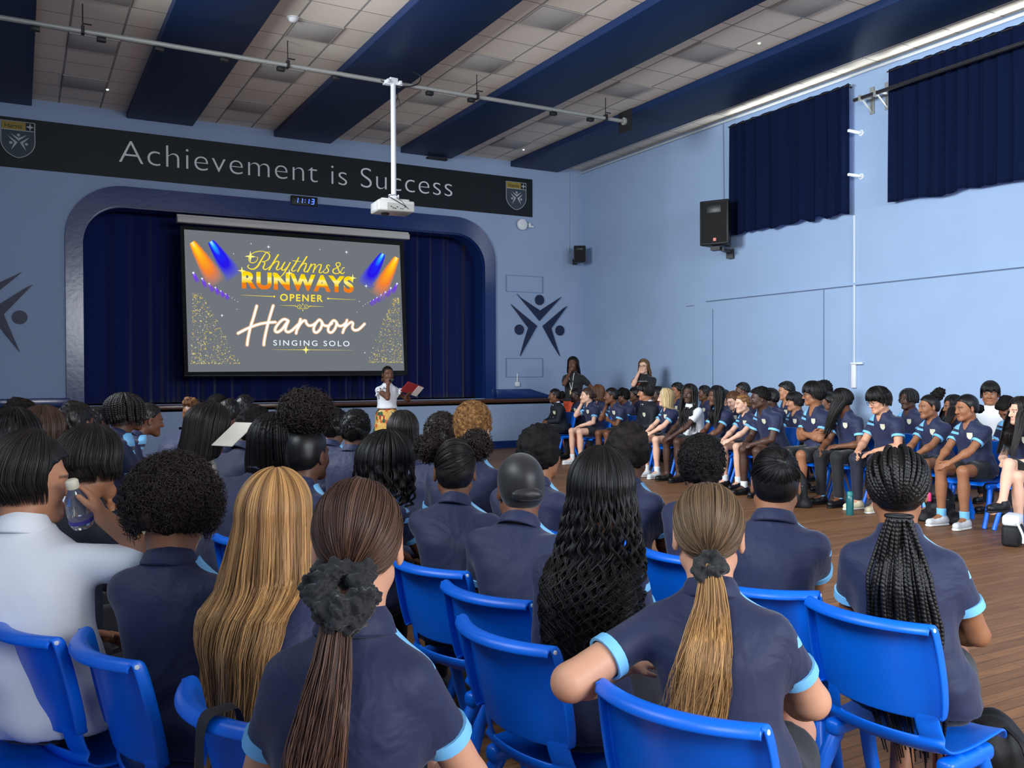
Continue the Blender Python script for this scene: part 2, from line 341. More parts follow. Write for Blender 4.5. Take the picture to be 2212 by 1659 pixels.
for k, (a, c) in enumerate(((8.83, 11.27), (4.0, 8.15))):
    root = thing('window_curtain', ('short navy curtain over the high window beside the large black loudspeaker', 'short navy curtain over the high window at the right edge, behind the black pipe')[k], 'curtain', (XR, (a+c)/2, 3.79), 0, 'navy window curtains')
    o = drape('curtain_cloth', a-(a+c)/2, c-(a+c)/2, 5.64-3.79, 0, lambda u, z, d: (-.13+d, u, z), wcur_m, .030, .25, parent=root, rag=.035, seed=11+k)
    MB().tube([(-.13, a-(a+c)/2-.03, 5.615-3.79), (-.13, c-(a+c)/2+.03, 5.615-3.79)], .011).build('curtain_track', dark_m, root, smooth=True)
    b = MB()
    for y in (a+.06, c-.06, (a+c)/2): b.box((-.065, y-(a+c)/2, 5.62-3.79), (.13, .025, .02))
    b.build('bracket', dark_m, root)
    # the window behind it
    wa, wb = WIN[k]; w = thing('window_%d' % (k+1), None, None, (XR+.06, (wa+wb)/2, 3.93)); w['kind'] = 'structure'
    fr = MB(); L = wb-wa; H = 1.59
    for y in (-L/2+.03, L/2-.03, 0): fr.box((0, y, H/2), (.05, .05, H))
    for z in (.025, H/2, H-.025): fr.box((0, 0, z), (.05, L, .05))
    fr.build('window_frame', white_m, w)
    MB().box((.0, 0, H/2), (.006, L-.02, H-.02)).build('pane', mat('window_glass', (.9, .95, 1), rough=.02, trans=1), w)
# ---------------------------------------------------------------- banner
ban_m = mat('banner_vinyl', S(15, 23, 29), rough=.55, spec=.3, bump=.15, bscale=2.5, bstretch=(1, 1, .6))
PB = YW-.02
bx0, bx1, bz0, bz1 = -.95, 9.35, 4.735, 5.515
YW0 = YW
ban = thing('banner', 'long black wall banner reading Achievement is Success above the stage', 'banner', ((bx0+bx1)/2, YW, bz0))
def inparent(o, root): o.parent = root; o.matrix_parent_inverse = root.matrix_basis.inverted(); return o
def flat(name, V2, faces, y, m, root, thick=.004):
    """flat shape on the stage wall from (x, z) points"""
    V = [(p[0], y, p[1]) for p in V2]; b = MB(); b.add(V, faces); o = b.build(name, m); 
    sd = o.modifiers.new('thickness', 'SOLIDIFY'); sd.thickness = thick; sd.offset = 0
    return inparent(o, root) if root is not None else o
inparent(MB().box(((bx0+bx1)/2, YW-.009, (bz0+bz1)/2), (bx1-bx0, .012, bz1-bz0)).build('banner_cloth', ban_m), ban)
let_m = mat('banner_lettering', S(226, 229, 227), rough=.6)
def text_between(body, p0, p1, height_px_pts=None, offset=0, space=1.0, zscale=None):
    """text whose inked width spans the points p0-p1 (world x, z of baseline ends)"""
    v, f = text_mesh(body, offset, space); x0, x1 = v[:, 0].min(), v[:, 0].max(); k = (p1[0]-p0[0])/(x1-x0)
    kz = k if zscale is None else zscale
    X = p0[0]+(v[:, 0]-x0)*k; Z = p0[1]+(p1[1]-p0[1])*(v[:, 0]-x0)/(x1-x0)+v[:, 1]*kz
    return np.stack([X, Z], 1), f
def words_flat(name, V, f, y, m, root, gap, thick=.004):
    """one part per word"""
    par = list(range(len(V)))
    def find(i):
        while par[i] != i: par[i] = par[par[i]]; i = par[i]
        return i
    for q in f:
        for j in q[1:]: par[find(j)] = find(q[0])
    span = {}
    for i in range(len(V)): r_ = find(i); a = span.setdefault(r_, [9e9, -9e9]); a[0] = min(a[0], V[i, 0]); a[1] = max(a[1], V[i, 0])
    order = sorted(span, key=lambda r_: span[r_][0]); grp = {}; g = 0; end = None
    for r_ in order:
        if end is not None and span[r_][0]-end > gap: g += 1
        end = span[r_][1] if end is None else max(end, span[r_][1]); grp[r_] = g
    for k in range(g+1):
        idx = [i for i in range(len(V)) if grp[find(i)] == k]; mp = {i: j for j, i in enumerate(idx)}
        flat(name, V[idx], [tuple(mp[i] for i in q) for q in f if grp[find(q[0])] == k], y, m, root, thick)
p0 = onY(257, 346, PB); p1 = onY(977, 428.5, PB); zc = onY(296, 300, PB)[2]
v, f = text_mesh('A'); capz = (zc-p0[2])/v[:, 1].max()
V, f = text_between('Achievement is Success', (p0[0], (p0[2]+p1[2])/2), (p1[0], (p0[2]+p1[2])/2), offset=-.017, space=1.05, zscale=capz*.98)
words_flat('lettering', V, f, YW-.019, let_m, ban, .16)
def disc(cx, cz, rx, rz, n=32): return [(cx+rx*math.cos(2*math.pi*k/n), cz+rz*math.sin(2*math.pi*k/n)) for k in range(n)]
# the three-figure emblem traced as unit outlines (u right, v down)
EM = ([[(265, 145), (350, 228), (752, 495), (1200, 208), (1120, 300), (741, 712), (480, 400)], [(140, 362), (230, 440), (692, 822), (640, 905), (332, 1455), (420, 1130), (506, 860)], [(1325, 400), (1250, 445), (808, 822), (1000, 1180), (1170, 1455), (1100, 1240), (987, 870)]],
      [(743, 272, 92, 108), (316, 897, 95, 108), (1172, 915, 90, 106)])
def emblem_px(u, v): return 1090+u/9.756, 620+v/9.756
def emblem_world(u, v):
    q = onY(*emblem_px(u, v), YW-.03); return q[0], q[2]
EC = emblem_world(745, 830)
nav_m = mat('emblem_navy', S(24, 34, 66), rough=.45)
def emblem(name, lab, dx, grp):
    root = thing(name, lab, 'emblem', (EC[0]+dx, YW, EC[1]), 0, grp)
    for poly in EM[0]:
        b = MB(); b.prism([(x+dx, z) for x, z in (emblem_world(*p) for p in poly)], lambda u, v, d: (u, d, v), YW-.03, YW-.004); inparent(b.build('emblem_chevron', nav_m), root)
    for u, v, rx, rz in EM[1]:
        c = emblem_world(u, v); e = emblem_world(u+rx, v); g = emblem_world(u, v-rz); r = ((e[0]-c[0])+(g[1]-c[1]))/2
        b = MB(); b.prism(disc(c[0]+dx, c[1], r, r), lambda u, v, d: (u, d, v), YW-.03, YW-.004); inparent(b.build('emblem_disc', nav_m), root)
    return root
emblem('wall_emblem', 'navy three-figure star emblem on the wall right of the stage', 0, 'three-figure wall emblems')
emblem('wall_emblem', 'navy three-figure star emblem cut by the left picture edge', onY(43, 687, YW)[0]-emblem_world(1172, 915)[0], 'three-figure wall emblems')
# crests on the banner
gold_m = mat('crest_gold', S(150, 128, 52), rough=.6); crest_m = mat('crest_field', S(52, 64, 74), rough=.6); sil_m = mat('crest_line', S(172, 178, 178), rough=.6)
def crest(x0, z1, w, h, root):
    """shield: u 0..1 across, v 0..1 down"""
    P = lambda u, v: (x0+u*w, z1-v*h)
    out = [P(0, 0), P(1, 0), P(1, .55)]+[P(.5+.5*math.cos(a), .55+.45*math.sin(a)**1.0*(1-.12*math.cos(a))) for a in np.linspace(.1, math.pi/2, 9)]
    left = [P(.5-.5*math.cos(a), .55+.45*math.sin(a)*(1-.12*math.cos(a))) for a in np.linspace(math.pi/2, .1, 9)][1:]
    out = out+left+[P(0, .55)]
    flat('crest_outline', out, [tuple(range(len(out)))], YW-.018, sil_m, root, .003)
    c = P(.5, .48); ins = [(c[0]+(x-c[0])*.95, c[1]+(z-c[1])*.965) for x, z in out]
    flat('crest_shield', ins, [tuple(range(len(ins)))], YW-.0205, crest_m, root, .003)
    q = [P(.04, .025), P(.72, .025), P(.72, .235), P(.04, .235)]; flat('crest_bar', q, [(0, 1, 2, 3)], YW-.0225, gold_m, root, .003)
    q = [P(.0, .235), P(1, .235), P(1, .255), P(0, .255)]; flat('crest_rule', q, [(0, 1, 2, 3)], YW-.0225, sil_m, root, .003)
    q = [P(.74, .025), P(.96, .025), P(.96, .235), P(.74, .235)]; flat('crest_square', q, [(0, 1, 2, 3)], YW-.0225, ban_m, root, .003)
    st = [(.85+.5*.24*(1 if k % 2 == 0 else .33)*math.cos(k*math.pi/4), .13+.5*.22*(1 if k % 2 == 0 else .36)*math.sin(k*math.pi/4)) for k in range(8)]
    flat('crest_star', [P(*s) for s in st], [tuple(range(8))], YW-.0245, sil_m, root, .003)
    V, f = text_between('Harris', P(.12, .19), P(.62, .19), offset=.012, zscale=h*.155); flat('crest_lettering', V, f, YW-.025, mat('crest_text', S(60, 52, 20), rough=.6), root, .002)
    mp = lambda u, v: P(.2+.62*(u-140)/1185, .33+.47*(v-145)/1310)
    for poly in EM[0]: flat('crest_chevron', [mp(*p) for p in poly], [tuple(range(len(poly)))], YW-.0235, sil_m, root, .003)
    for u, v, rx, rz in EM[1]: flat('crest_disc', [mp(u+rx*math.cos(a), v+rz*math.sin(a)) for a in np.linspace(0, 2*math.pi, 20, endpoint=False)], [tuple(range(20))], YW-.0235, sil_m, root, .003)
a = onY(1092, 391, YW); c = onY(1136, 456, YW); crest(a[0], onY(1092, 391, YW)[2], c[0]-a[0], a[2]-c[2], ban)
cw = c[0]-a[0]; ch = a[2]-c[2]; a = onY(76, 267, YW); crest(a[0]-cw, a[2], cw, ch, ban)
# ---------------------------------------------------------------- digital clock
a = onY(629, 421.5, YW-.06); c = onY(686, 447, YW-.06); w = c[0]-a[0]; h = onY(686, 427, YW-.06)[2]-c[2]; xc = (a[0]+c[0])/2; zc = (a[2]+c[2])/2
ck = thing('digital_clock', 'black digital wall clock with blue figures 11:13 above the stage opening', 'clock', (xc, YW, zc))
MB().box((0, -.035, 0), (w, .07, h)).build('clock_case', black_m, ck, bevel=.01)
led = emis('blue_led', (.05, .12, 1.0), 4)
b = MB(); sw, sh, t = h*.26, h*.52, h*.07
SEG = {'1': 'bc', '3': 'abgcd'}
def digit(ch, x):
    H = sh/2; pos = {'a': ((0, H), (sw, t)), 'd': ((0, -H), (sw, t)), 'g': ((0, 0), (sw, t)), 'b': ((sw/2, H/2), (t, H*.86)), 'c': ((sw/2, -H/2), (t, H*.86))}
    for s in SEG[ch]:
        (cx, cz), (dx, dz) = pos[s]; b.box((x+cx+.14*cz, -.072, cz), (dx, .004, dz))
for ch, x in (('1', -.30), ('1', -.13), ('1', .12), ('3', .31)): digit(ch, x*w)
for z in (-.13, .13): b.box((.02*w+.14*z*h, -.072, z*h), (t, .004, t))
b.build('clock_figures', led, ck)
# ---------------------------------------------------------------- projection screen
YP = 15.78
scr = thing('projection_screen', 'lit projection screen hanging in the stage opening with event title', 'projection screen', (4.45, YP, 1.45))
al_m = mat('screen_case', S(196, 192, 186), rough=.4)
def quad_on(pts, Y): return [tuple(onY(x, y, Y)) for x, y in pts]
b = MB(); b.box((4.415, YP-.045, 4.09), (4.17, .15, .10)); b.box((4.415, YP-.02, 4.155), (4.17, .1, .05)); inparent(b.build('screen_housing', al_m, bevel=.008), scr)
def panel(name, pts, Y0, Y1, m, root):
    f = [onY(x, y, YP) for x, y in pts]; b = MB(); b.prism([(p[0], p[2]) for p in f], lambda u, v, d: (u, d, v), Y0, Y1); return inparent(b.build(name, m), root)
panel('screen_border', [(389, 487), (871.5, 521), (881, 809), (398.5, 812)], YP+.004, YP+.008, mat('screen_black', S(8, 8, 9), rough=.8), scr)
panel('screen_surface', [(397.7, 495.5), (863.2, 530), (873.3, 800.5), (406.8, 803.4)], YP, YP+.003, emis('screen_grey', S(112, 117, 123), 1), scr)
b = MB(); b.box((2.75, (YP+YW)/2, 4.17), (.06, YW-YP, .05)); b.box((6.1, (YP+YW)/2, 4.17), (.06, YW-YP, .05)); inparent(b.build('screen_bracket', dark_m), scr)
inparent(MB().box((4.44, YP, 1.47), (4.02, .03, .035)).build('screen_weight_bar', black_m, bevel=.01), scr)
Z1 = lambda x, y: onY(380+x/4.254, 460+y/4.254, YP-.003)   # first close look at the screen
Z2 = lambda x, y: onY(500+x/7.373, 530+y/7.373, YP-.006)   # the title
Z3 = lambda x, y: onY(500+x/7.373, 640+y/7.373, YP-.006)   # the name
def ribbon(b, pts, w, fn, dy=0, k=7, taper=False):
    P = smooth_path(pts, k); Q = np.array([fn(*p) for p in P])[:, [0, 2]]; y = fn(*P[0])[1]+dy
    d = np.gradient(Q, axis=0); d /= np.linalg.norm(d, axis=1)[:, None]+1e-9; n = np.stack([-d[:, 1], d[:, 0]], 1)
    ww = np.full(len(Q), w/2) if np.isscalar(w) else np.interp(np.linspace(0, 1, len(Q)), np.linspace(0, 1, len(w)), w)/2
    A = Q+n*ww[:, None]; B = Q-n*ww[:, None]; m = len(Q)
    b.add([(p[0], y, p[1]) for p in A]+[(p[0], y, p[1]) for p in B], [(i, i+1, m+i+1, m+i) for i in range(m-1)])
    if not taper:
        for e in (0, -1):
            c = Q[e]; b.add([(c[0]+ww[e]*math.cos(t), y+.0001, c[1]+ww[e]*math.sin(t)) for t in np.linspace(0, 2*math.pi, 12, endpoint=False)], [tuple(range(12))])
def grad_emis(name, stops, s=1.0):
    """emission ramp over a point attribute 'g'"""
    if name in MATS: return MATS[name]
    m = emis(name, (1, 1, 1), s); t = m.node_tree; a = t.nodes.new('ShaderNodeAttribute'); a.attribute_name = 'g'; r = t.nodes.new('ShaderNodeValToRGB')
    for i, (p, c) in enumerate(stops):
        e = r.color_ramp.elements[i] if i < 2 else r.color_ramp.elements.new(p)
        e.position = p; e.color = (*c, 1)
    t.links.new(a.outputs['Fac'], r.inputs[0]); t.links.new(r.outputs[0], t.nodes['Emission'].inputs[0]); return m
def setg(o, fn): fattr(o.data, 'g', [fn(v.co) for v in o.data.vertices])
BGC = S(112, 117, 123)
gold = emis('title_gold', S(250, 226, 60), 1)
gl = []
b = MB(); u = .0135
ribbon(b, [(620, 105), (560, 108), (470, 92), (370, 110), (300, 160), (275, 220), (300, 268), (350, 278), (400, 250), (418, 200), (400, 185)], [.006, .012, .014, .012, .014, .016, .014, .012, .008], Z2)
ribbon(b, [(560, 110), (520, 160), (460, 260), (410, 340), (350, 378), (290, 370), (258, 340), (275, 315)], [.01, .022, .03, .026, .018, .016, .018], Z2)
ribbon(b, [(520, 100), (590, 130), (608, 175), (585, 225), (530, 255), (490, 258), (530, 275), (520, 320), (505, 360), (540, 385), (600, 350), (650, 300)], [.012, .02, .024, .014, .012, .02, .026, .022, .014, .01], Z2)
ribbon(b, [(745, 150), (700, 220), (640, 320), (600, 390)], .026, Z2)
ribbon(b, [(640, 330), (700, 265), (750, 260), (745, 310), (715, 370), (745, 390), (800, 345), (850, 270)], [.01, .014, .022, .026, .024, .016, .012, .012], Z2)
ribbon(b, [(850, 270), (810, 340), (800, 385), (840, 390), (900, 330), (935, 275)], [.022, .026, .024, .016, .012, .02], Z2)
ribbon(b, [(935, 275), (880, 370), (830, 450), (780, 500), (710, 515), (665, 485), (660, 445), (690, 440)], [.022, .024, .02, .012, .01, .01, .012, .014], Z2, -.004)
ribbon(b, [(1070, 195), (1020, 290), (960, 385), (985, 412), (1030, 390)], [.02, .026, .026, .016, .01], Z2)
ribbon(b, [(975, 245), (1100, 258)], .012, Z2)
ribbon(b, [(1200, 180), (1150, 260), (1095, 340), (1055, 415)], .026, Z2)
ribbon(b, [(1085, 365), (1140, 300), (1190, 290), (1180, 350), (1155, 405), (1190, 420), (1240, 370)], [.01, .014, .022, .026, .022, .014, .01], Z2)
ribbon(b, [(1270, 300), (1240, 370), (1210, 425)], .024, Z2)
ribbon(b, [(1235, 380), (1290, 310), (1335, 305), (1320, 370), (1300, 430)], [.01, .014, .022, .024, .022], Z2)
ribbon(b, [(1325, 385), (1380, 315), (1430, 310), (1415, 370), (1395, 425), (1430, 435), (1490, 385), (1530, 330)], [.01, .014, .022, .026, .022, .014, .01, .01], Z2)
ribbon(b, [(1565, 330), (1540, 310), (1515, 335), (1545, 390), (1530, 430), (1480, 440), (1462, 415)], [.016, .014, .02, .024, .02, .014, .016], Z2)
ribbon(b, [(1800, 425), (1770, 450), (1720, 420), (1690, 350), (1665, 300), (1690, 275), (1728, 285), (1725, 325), (1670, 360), (1620, 390), (1625, 435), (1680, 450), (1740, 420), (1770, 365), (1800, 355)], [.01, .018, .024, .026, .018, .014, .018, .016, .014, .022, .024, .016, .014, .014, .016], Z2)
inparent(b.build('title_script', gold), scr)
# RUNWAYS
q0, q1, q2 = Z2(165, 668), Z2(1945, 742), Z2(165, 415)
v, f = text_mesh('R', .03); kz = (q2[2]-q0[2])/v[:, 1].max()
V, f = text_between('RUNWAYS', (q0[0], q0[2]), (q1[0], q1[2]), offset=.045, space=1.1, zscale=kz)
o = flat('title_capitals', V, f, YP-.004, grad_emis('title_gradient', [(0, S(240, 120, 30)), (.30, S(238, 130, 30)), (.36, S(250, 205, 20)), (.62, S(252, 244, 150)), (.72, S(252, 225, 20)), (1, S(250, 205, 20))]), scr, .002)
zb = lambda x: q0[2]+(q1[2]-q0[2])*(x-q0[0])/(q1[0]-q0[0])
setg(o, lambda c: (c.z-zb(c.x))/(q2[2]-q0[2])*.9+.05)
p0, p1 = Z2(775, 880), Z2(1455, 897)
v, f = text_mesh('E'); kz = (Z2(775, 775)[2]-p0[2])/v[:, 1].max()
V, f = text_between('OPENER', (p0[0], p0[2]), (p1[0], p1[2]), offset=.022, space=1.25, zscale=kz); flat('subtitle', V, f, YP-.004, gold, scr, .002)
b = MB(); wht = emis('screen_white', S(236, 246, 255), 1)
for q, x, y in (([(145, 792), (655, 813)], 680, 815), ([(1975, 866), (1555, 849)], 1538, 848)):
    b = MB(); ribbon(b, q, [.002, .012], Z2, 0, 3, True); ribbon(b, [(x-1, y), (x+1, y)], .034, Z2, 0, 2); inparent(b.build('title_rule', gold), scr)
b = MB()
ribbon(b, [(775, 142), (1010, 150)], [.002, .01], Z3, 0, 3, True); ribbon(b, [(1470, 166), (1265, 158)], [.002, .01], Z3, 0, 3, True)
for s in (-1, 1):
    cx = 1137+s*42; ribbon(b, [(1137+s*8, 190), (1137+s*35, 200), (1137+s*78, 190), (1137+s*85, 160), (1137+s*62, 138), (1137+s*30, 145), (1137+s*28, 172), (1137+s*48, 178), (1137+s*55, 162)], .008, Z3)
    ribbon(b, [(1137+s*85, 165), (1137+s*105, 165), (1137+s*122, 150)], [.008, .014], Z3)
for y in (128, 222): ribbon(b, [(1137, y-10), (1137, y+10)], .014, Z3, 0, 2)
inparent(b.build('title_ornament', gold), scr); b = MB()
ribbon(b, [(640, 852), (1180, 853)], [.001, .009], Z3, 0, 3, True); ribbon(b, [(1940, 858), (1180, 853)], [.001, .009], Z3, 0, 3, True)
inparent(b.build('caption_rule', gold), scr)
def star(b, fn, x, y, r, dy=0, thin=.14):
    c = fn(x, y); pts = [(c[0]+r*(1 if k % 2 == 0 else thin)*math.cos(k*math.pi/4), c[1]+dy, c[2]+r*(1 if k % 2 == 0 else thin)*math.sin(k*math.pi/4)) for k in range(8)]
    b.add(pts, [tuple(range(8))])
b = MB()
for x, y, r in ((300, 178, .1), (165, 405, .075), (920, 440, .07), (1930, 520, .075)): star(b, Z2, x, y, r, -.006, .25)
star(b, Z3, 1185, 853, .075, -.003, .3)
inparent(b.build('title_sparkles', emis('sparkle_gold', S(255, 240, 130), 1.1)), scr)
b = MB()
for x, y, r in ((850, 312, .035), (1567, 360, .035), (690, 282, .016), (1322, 337, .014), (530, 376, .014), (1747, 672, .035), (423, 942, .03), (560, 885, .012), (1685, 813, .014), (1665, 912, .012), (1735, 1285, .02)): star(b, Z1, x, y, r, -.003, .3)
inparent(b.build('screen_stars', wht), scr)
HAR = ([(402, 155), (350, 340), (300, 500), (262, 680), (250, 775)], [(665, 150), (610, 330), (560, 520), (525, 690), (515, 775)], [(105, 590), (250, 515), (420, 450), (560, 422), (700, 412)],
       [(905, 390), (840, 365), (770, 410), (710, 490), (695, 550), (735, 570), (800, 530), (860, 450), (905, 392), (870, 480), (860, 540), (900, 570), (960, 545), (1030, 480), (1095, 420)],
       [(1100, 365), (1070, 460), (1040, 540), (1030, 590)], [(1045, 530), (1090, 450), (1140, 395), (1180, 390), (1195, 430), (1230, 465), (1290, 460), (1350, 420)],
       [(1440, 410), (1400, 375), (1345, 430), (1310, 510), (1320, 565), (1360, 575), (1410, 530), (1440, 460), (1440, 410), (1470, 460), (1540, 470), (1600, 430)],
       [(1670, 410), (1630, 385), (1580, 430), (1540, 510), (1550, 565), (1595, 575), (1640, 530), (1670, 460), (1670, 410), (1700, 465), (1760, 470), (1815, 430)],
       [(1840, 380), (1810, 470), (1785, 540), (1772, 580)], [(1785, 530), (1840, 460), (1900, 415), (1935, 430), (1925, 500), (1960, 540), (2030, 525), (2120, 440)])
b = MB(); g = MB()
for st in HAR: ribbon(b, st, .036, Z3, -.002); ribbon(g, st, .064, Z3, .0005)
inparent(g.build('name_glow', emis('neon_rim', S(226, 178, 130), 1)), scr); inparent(b.build('name_neon', emis('neon_white', S(255, 250, 240), 1.15)), scr)
p0, p1 = Z3(668, 782), Z3(1880, 796)
v, f = text_mesh('E'); kz = (Z3(668, 698)[2]-p0[2])/v[:, 1].max()
V, f = text_between('SINGING SOLO', (p0[0], p0[2]), (p1[0], p1[2]), offset=.006, space=1.35, zscale=kz); words_flat('caption', V, f, YP-.004, wht, scr, .07, .002)
# stage-light beams drawn on the slide: ramps that fade into the slide's own grey
def slide_beam(name, a, c, w0, w1, stops):
    n = 14; V = []; g = []; nn = 9
    a = np.array(a, float); c = np.array(c, float); d = c-a; nrm = np.array([-d[1], d[0]])/np.hypot(*d)
    for i in range(n):
        t = i/(n-1); w = w0+(w1-w0)*min(1, t*1.3)**.8
        for j in range(nn):
            s = j/(nn-1)*2-1; p = a+d*t+nrm*s*w/2; V.append(tuple(Z1(*p))); g.append(1-(1-t)**.8*(1-abs(s)**2.4)*1.0)
    idx = np.arange(n*nn).reshape(n, nn); Q = np.stack([idx[:-1, :-1], idx[:-1, 1:], idx[1:, 1:], idx[1:, :-1]], -1).reshape(-1, 4)
    me = raw_mesh(name, V, Q); fattr(me, 'g', g); return inparent(link(name, me, grad_emis(name+'_ramp'+stops[0], stops[1])), scr)
OR = ('o', [(0, S(255, 240, 190)), (.12, S(255, 215, 40)), (.35, S(255, 170, 30)), (.62, S(245, 130, 50)), (.85, S(170, 125, 115)), (1, BGC)])
BL = ('b', [(0, S(190, 240, 255)), (.12, S(40, 170, 255)), (.32, S(30, 40, 250)), (.6, S(40, 20, 230)), (.85, S(90, 95, 190)), (1, BGC)])
PU = ('p', [(0, S(200, 190, 255)), (.3, S(120, 60, 240)), (.7, S(110, 80, 190)), (1, BGC)])
for a, c, w0, w1, st in (((148, 268), (390, 660), 60, 190, OR), ((320, 262), (540, 600), 60, 180, BL), ((2030, 408), (1840, 770), 50, 170, OR), ((1903, 376), (1730, 680), 50, 170, BL)): slide_beam('slide_beam', a, c, w0, w1, st)
dots = [(160, 550), (240, 603), (305, 650), (362, 685), (411, 715), (455, 742)], [(2032, 650), (1975, 690), (1925, 727), (1885, 752), (1848, 776), (1817, 797)]
for side, ds in enumerate(dots):
    for k, (x, y) in enumerate(ds): slide_beam('slide_beam', (x, y), (x+(45 if side == 0 else -45)*(1-.08*k), y+95*(1-.08*k)), 18, 50, PU)
b = MB()
for ds in dots:
    for k, (x, y) in enumerate(ds): ribbon(b, [(x-.5, y), (x+.5, y)], .036*(1-.11*k), Z1, -.002, 2)
for k in range(4): ribbon(b, [(489+k*26, 764+k*17), (490+k*26, 764+k*17)], .012, Z1, -.002, 2); ribbon(b, [(1785-k*22, 812+k*14), (1784-k*22, 812+k*14)], .012, Z1, -.002, 2)
inparent(b.build('slide_lamps', emis('lamp_white', S(225, 225, 255), 1.1)), scr)
b = MB(); b2 = MB(); r = np.random.default_rng(3)
for k in range(1500):
    if k % 2: y = 1385-650*r.random()**1.7; x = 140+(1385-y)*.02+r.random()**1.1*(440*((y-640)/745)**.9+10)
    else: y = 1375-600*r.random()**1.7; x = 2085-(1375-y)*.06-r.random()**1.1*(320*((y-700)/680)**.9+10)
    c = Z1(x, y); s = .004+.009*r.random()**3; (b if k % 3 else b2).add([(c[0]-s, c[1], c[2]), (c[0], c[1], c[2]-s), (c[0]+s, c[1], c[2]), (c[0], c[1], c[2]+s)], [(0, 1, 2, 3)])
o = inparent(b.build('slide_glitter', emis('glitter_gold', S(214, 190, 70), 1)), scr); o['kind'] = 'stuff'
o = inparent(b2.build('slide_glitter', emis('glitter_pale', S(226, 216, 170), 1)), scr); o['kind'] = 'stuff'
# ---------------------------------------------------------------- lighting bar and projector
ZB, YBAR = 5.52, 11.57
bar = thing('lighting_bar', 'long grey pipe hung below the ceiling across the hall', 'lighting bar', (4, YBAR, ZB))
MB().tube([(-5.45, 0, 0), (4.52, 0, 0)], .03, 14).build('pipe', grey_m, bar, smooth=True)
for px in (180, 622, 1030, 1308):
    x = onY(px, 200, YBAR)[0]-4; b = MB(); b.tube([(x, 0, .02), (x, 0, ZC-ZB)], .007, 8); b.box((x, 0, .01), (.035, .085, .09)); b.box((x+.05, 0, .09), (.09, .02, .012)); b.build('hanger', dark_m, bar)
for px in (77, 220, 345, 485, 607, 725, 928, 1018, 1195, 1275):
    x = onY(px, 200, YBAR)[0]-4; b = MB(); b.box((x, .0, -.062), (.1, .07, .05)); b.box((x, -.036, -.062), (.06, .004, .03)); b.build('socket_box', black_m, bar, bevel=.006)
b = MB(); b.box((4.53, 0, 0), (.02, .34, .34)); b.build('end_plate', dark_m, bar); MB().lathe([(.06, -.02), (.06, .02), (.03, .03)], (4.51, 0, 0), 20, Matrix.Rotation(math.pi/2, 3, 'Y')).build('flange', grey_m, bar)
b = MB(); x = .35
P = smooth_path([(x, -.02, .0), (x+.3, -.05, -.05), (x+.55, -.04, .02), (x+.62, -.02, .14), (x+.52, 0, .2)], 6); b.tube(P, .008, 6)
b.tube(smooth_path([(x+.25, -.04, -.03), (x+.26, -.05, -.2), (x+.22, -.05, -.3)], 5), .006, 6); b.tube(smooth_path([(x+.26, -.05, -.2), (x+.31, -.05, -.33)], 4), .006, 6); b.build('cable', black_m, bar, smooth=True)
xp = onY(847, 178, YBAR)[0]; zp = onY(850, 432, YBAR)[2]
pj = thing('projector', 'white projector hanging on a tall white pole from the lighting bar', 'projector', (xp, YBAR-.04, zp))
b = MB(); b.tube([(0, 0, 0), (0, 0, ZB-zp-.03)], .036, 16); b.build('pole', white_m, pj, smooth=True)
b = MB(); b.box((0, .02, ZB-zp-.02), (.26, .1, .05)); b.box((0, .02, ZB-zp+.02), (.12, .12, .06)); b.box((-.09, .0, ZB-zp-.01), (.04, .13, .05)); b.box((.09, .0, ZB-zp-.01), (.04, .13, .05)); b.build('pole_clamp', white_m, pj, bevel=.008)
b = MB(); b.box((0, 0, .02), (.12, .1, .045)); b.box((-.06, 0, .03), (.02, .06, .07)); b.box((.06, 0, .03), (.02, .06, .07)); b.build('mount', white_m, pj, bevel=.006)
Mz = Matrix.Rotation(math.radians(-4), 3, 'Z')
body_m = mat('projector_body', S(205, 203, 198), rough=.4)
b = MB(); b.box((.02, .1, -.1), (.52, .4, .15), M=Mz); b.build('projector_body', body_m, pj, bevel=.02)
b = MB(); b.box((.02, .1, -.012), (.4, .3, .035), M=Mz); b.build('top_plate', body_m, pj, bevel=.01)
b = MB(); b.box((.06, -.103, -.115), (.38, .006, .1), M=Mz); b.build('port_panel', mat('projector_ports', S(168, 166, 160), rough=.5), pj)
b = MB()
for k in range(10): b.box((-.08+.03*k+(.02 if k > 3 else 0), -.108, -.14+.02*(k % 3 == 0)), (.014, .006, .012))
b.build('port', black_m, pj)
b = MB(); [b.box((-.243, .02+.022*k, -.1), (.006, .01, .1), M=Mz) for k in range(9)]; b.build('vent_grille', white_m, pj)
b = MB(); b.lathe([(.05, 0), (.06, -.01), (.045, -.03)], (-.08, .12, -.175), 20); b.build('lens_ring', black_m, pj)
b = MB(); b.tube(smooth_path([(-.1, -.06, .02), (-.02, -.1, -.03), (.1, -.11, -.09), (.18, -.11, -.14)], 6), .006, 6); b.tube(smooth_path([(.02, -.06, .02), (.08, -.1, -.04), (.15, -.11, -.12)], 6), .005, 6); b.tube(smooth_path([(.0, -.04, .06), (-.14, -.02, .02), (-.2, .05, .0)], 6), .004, 6); b.build('cable', black_m, pj, smooth=True)
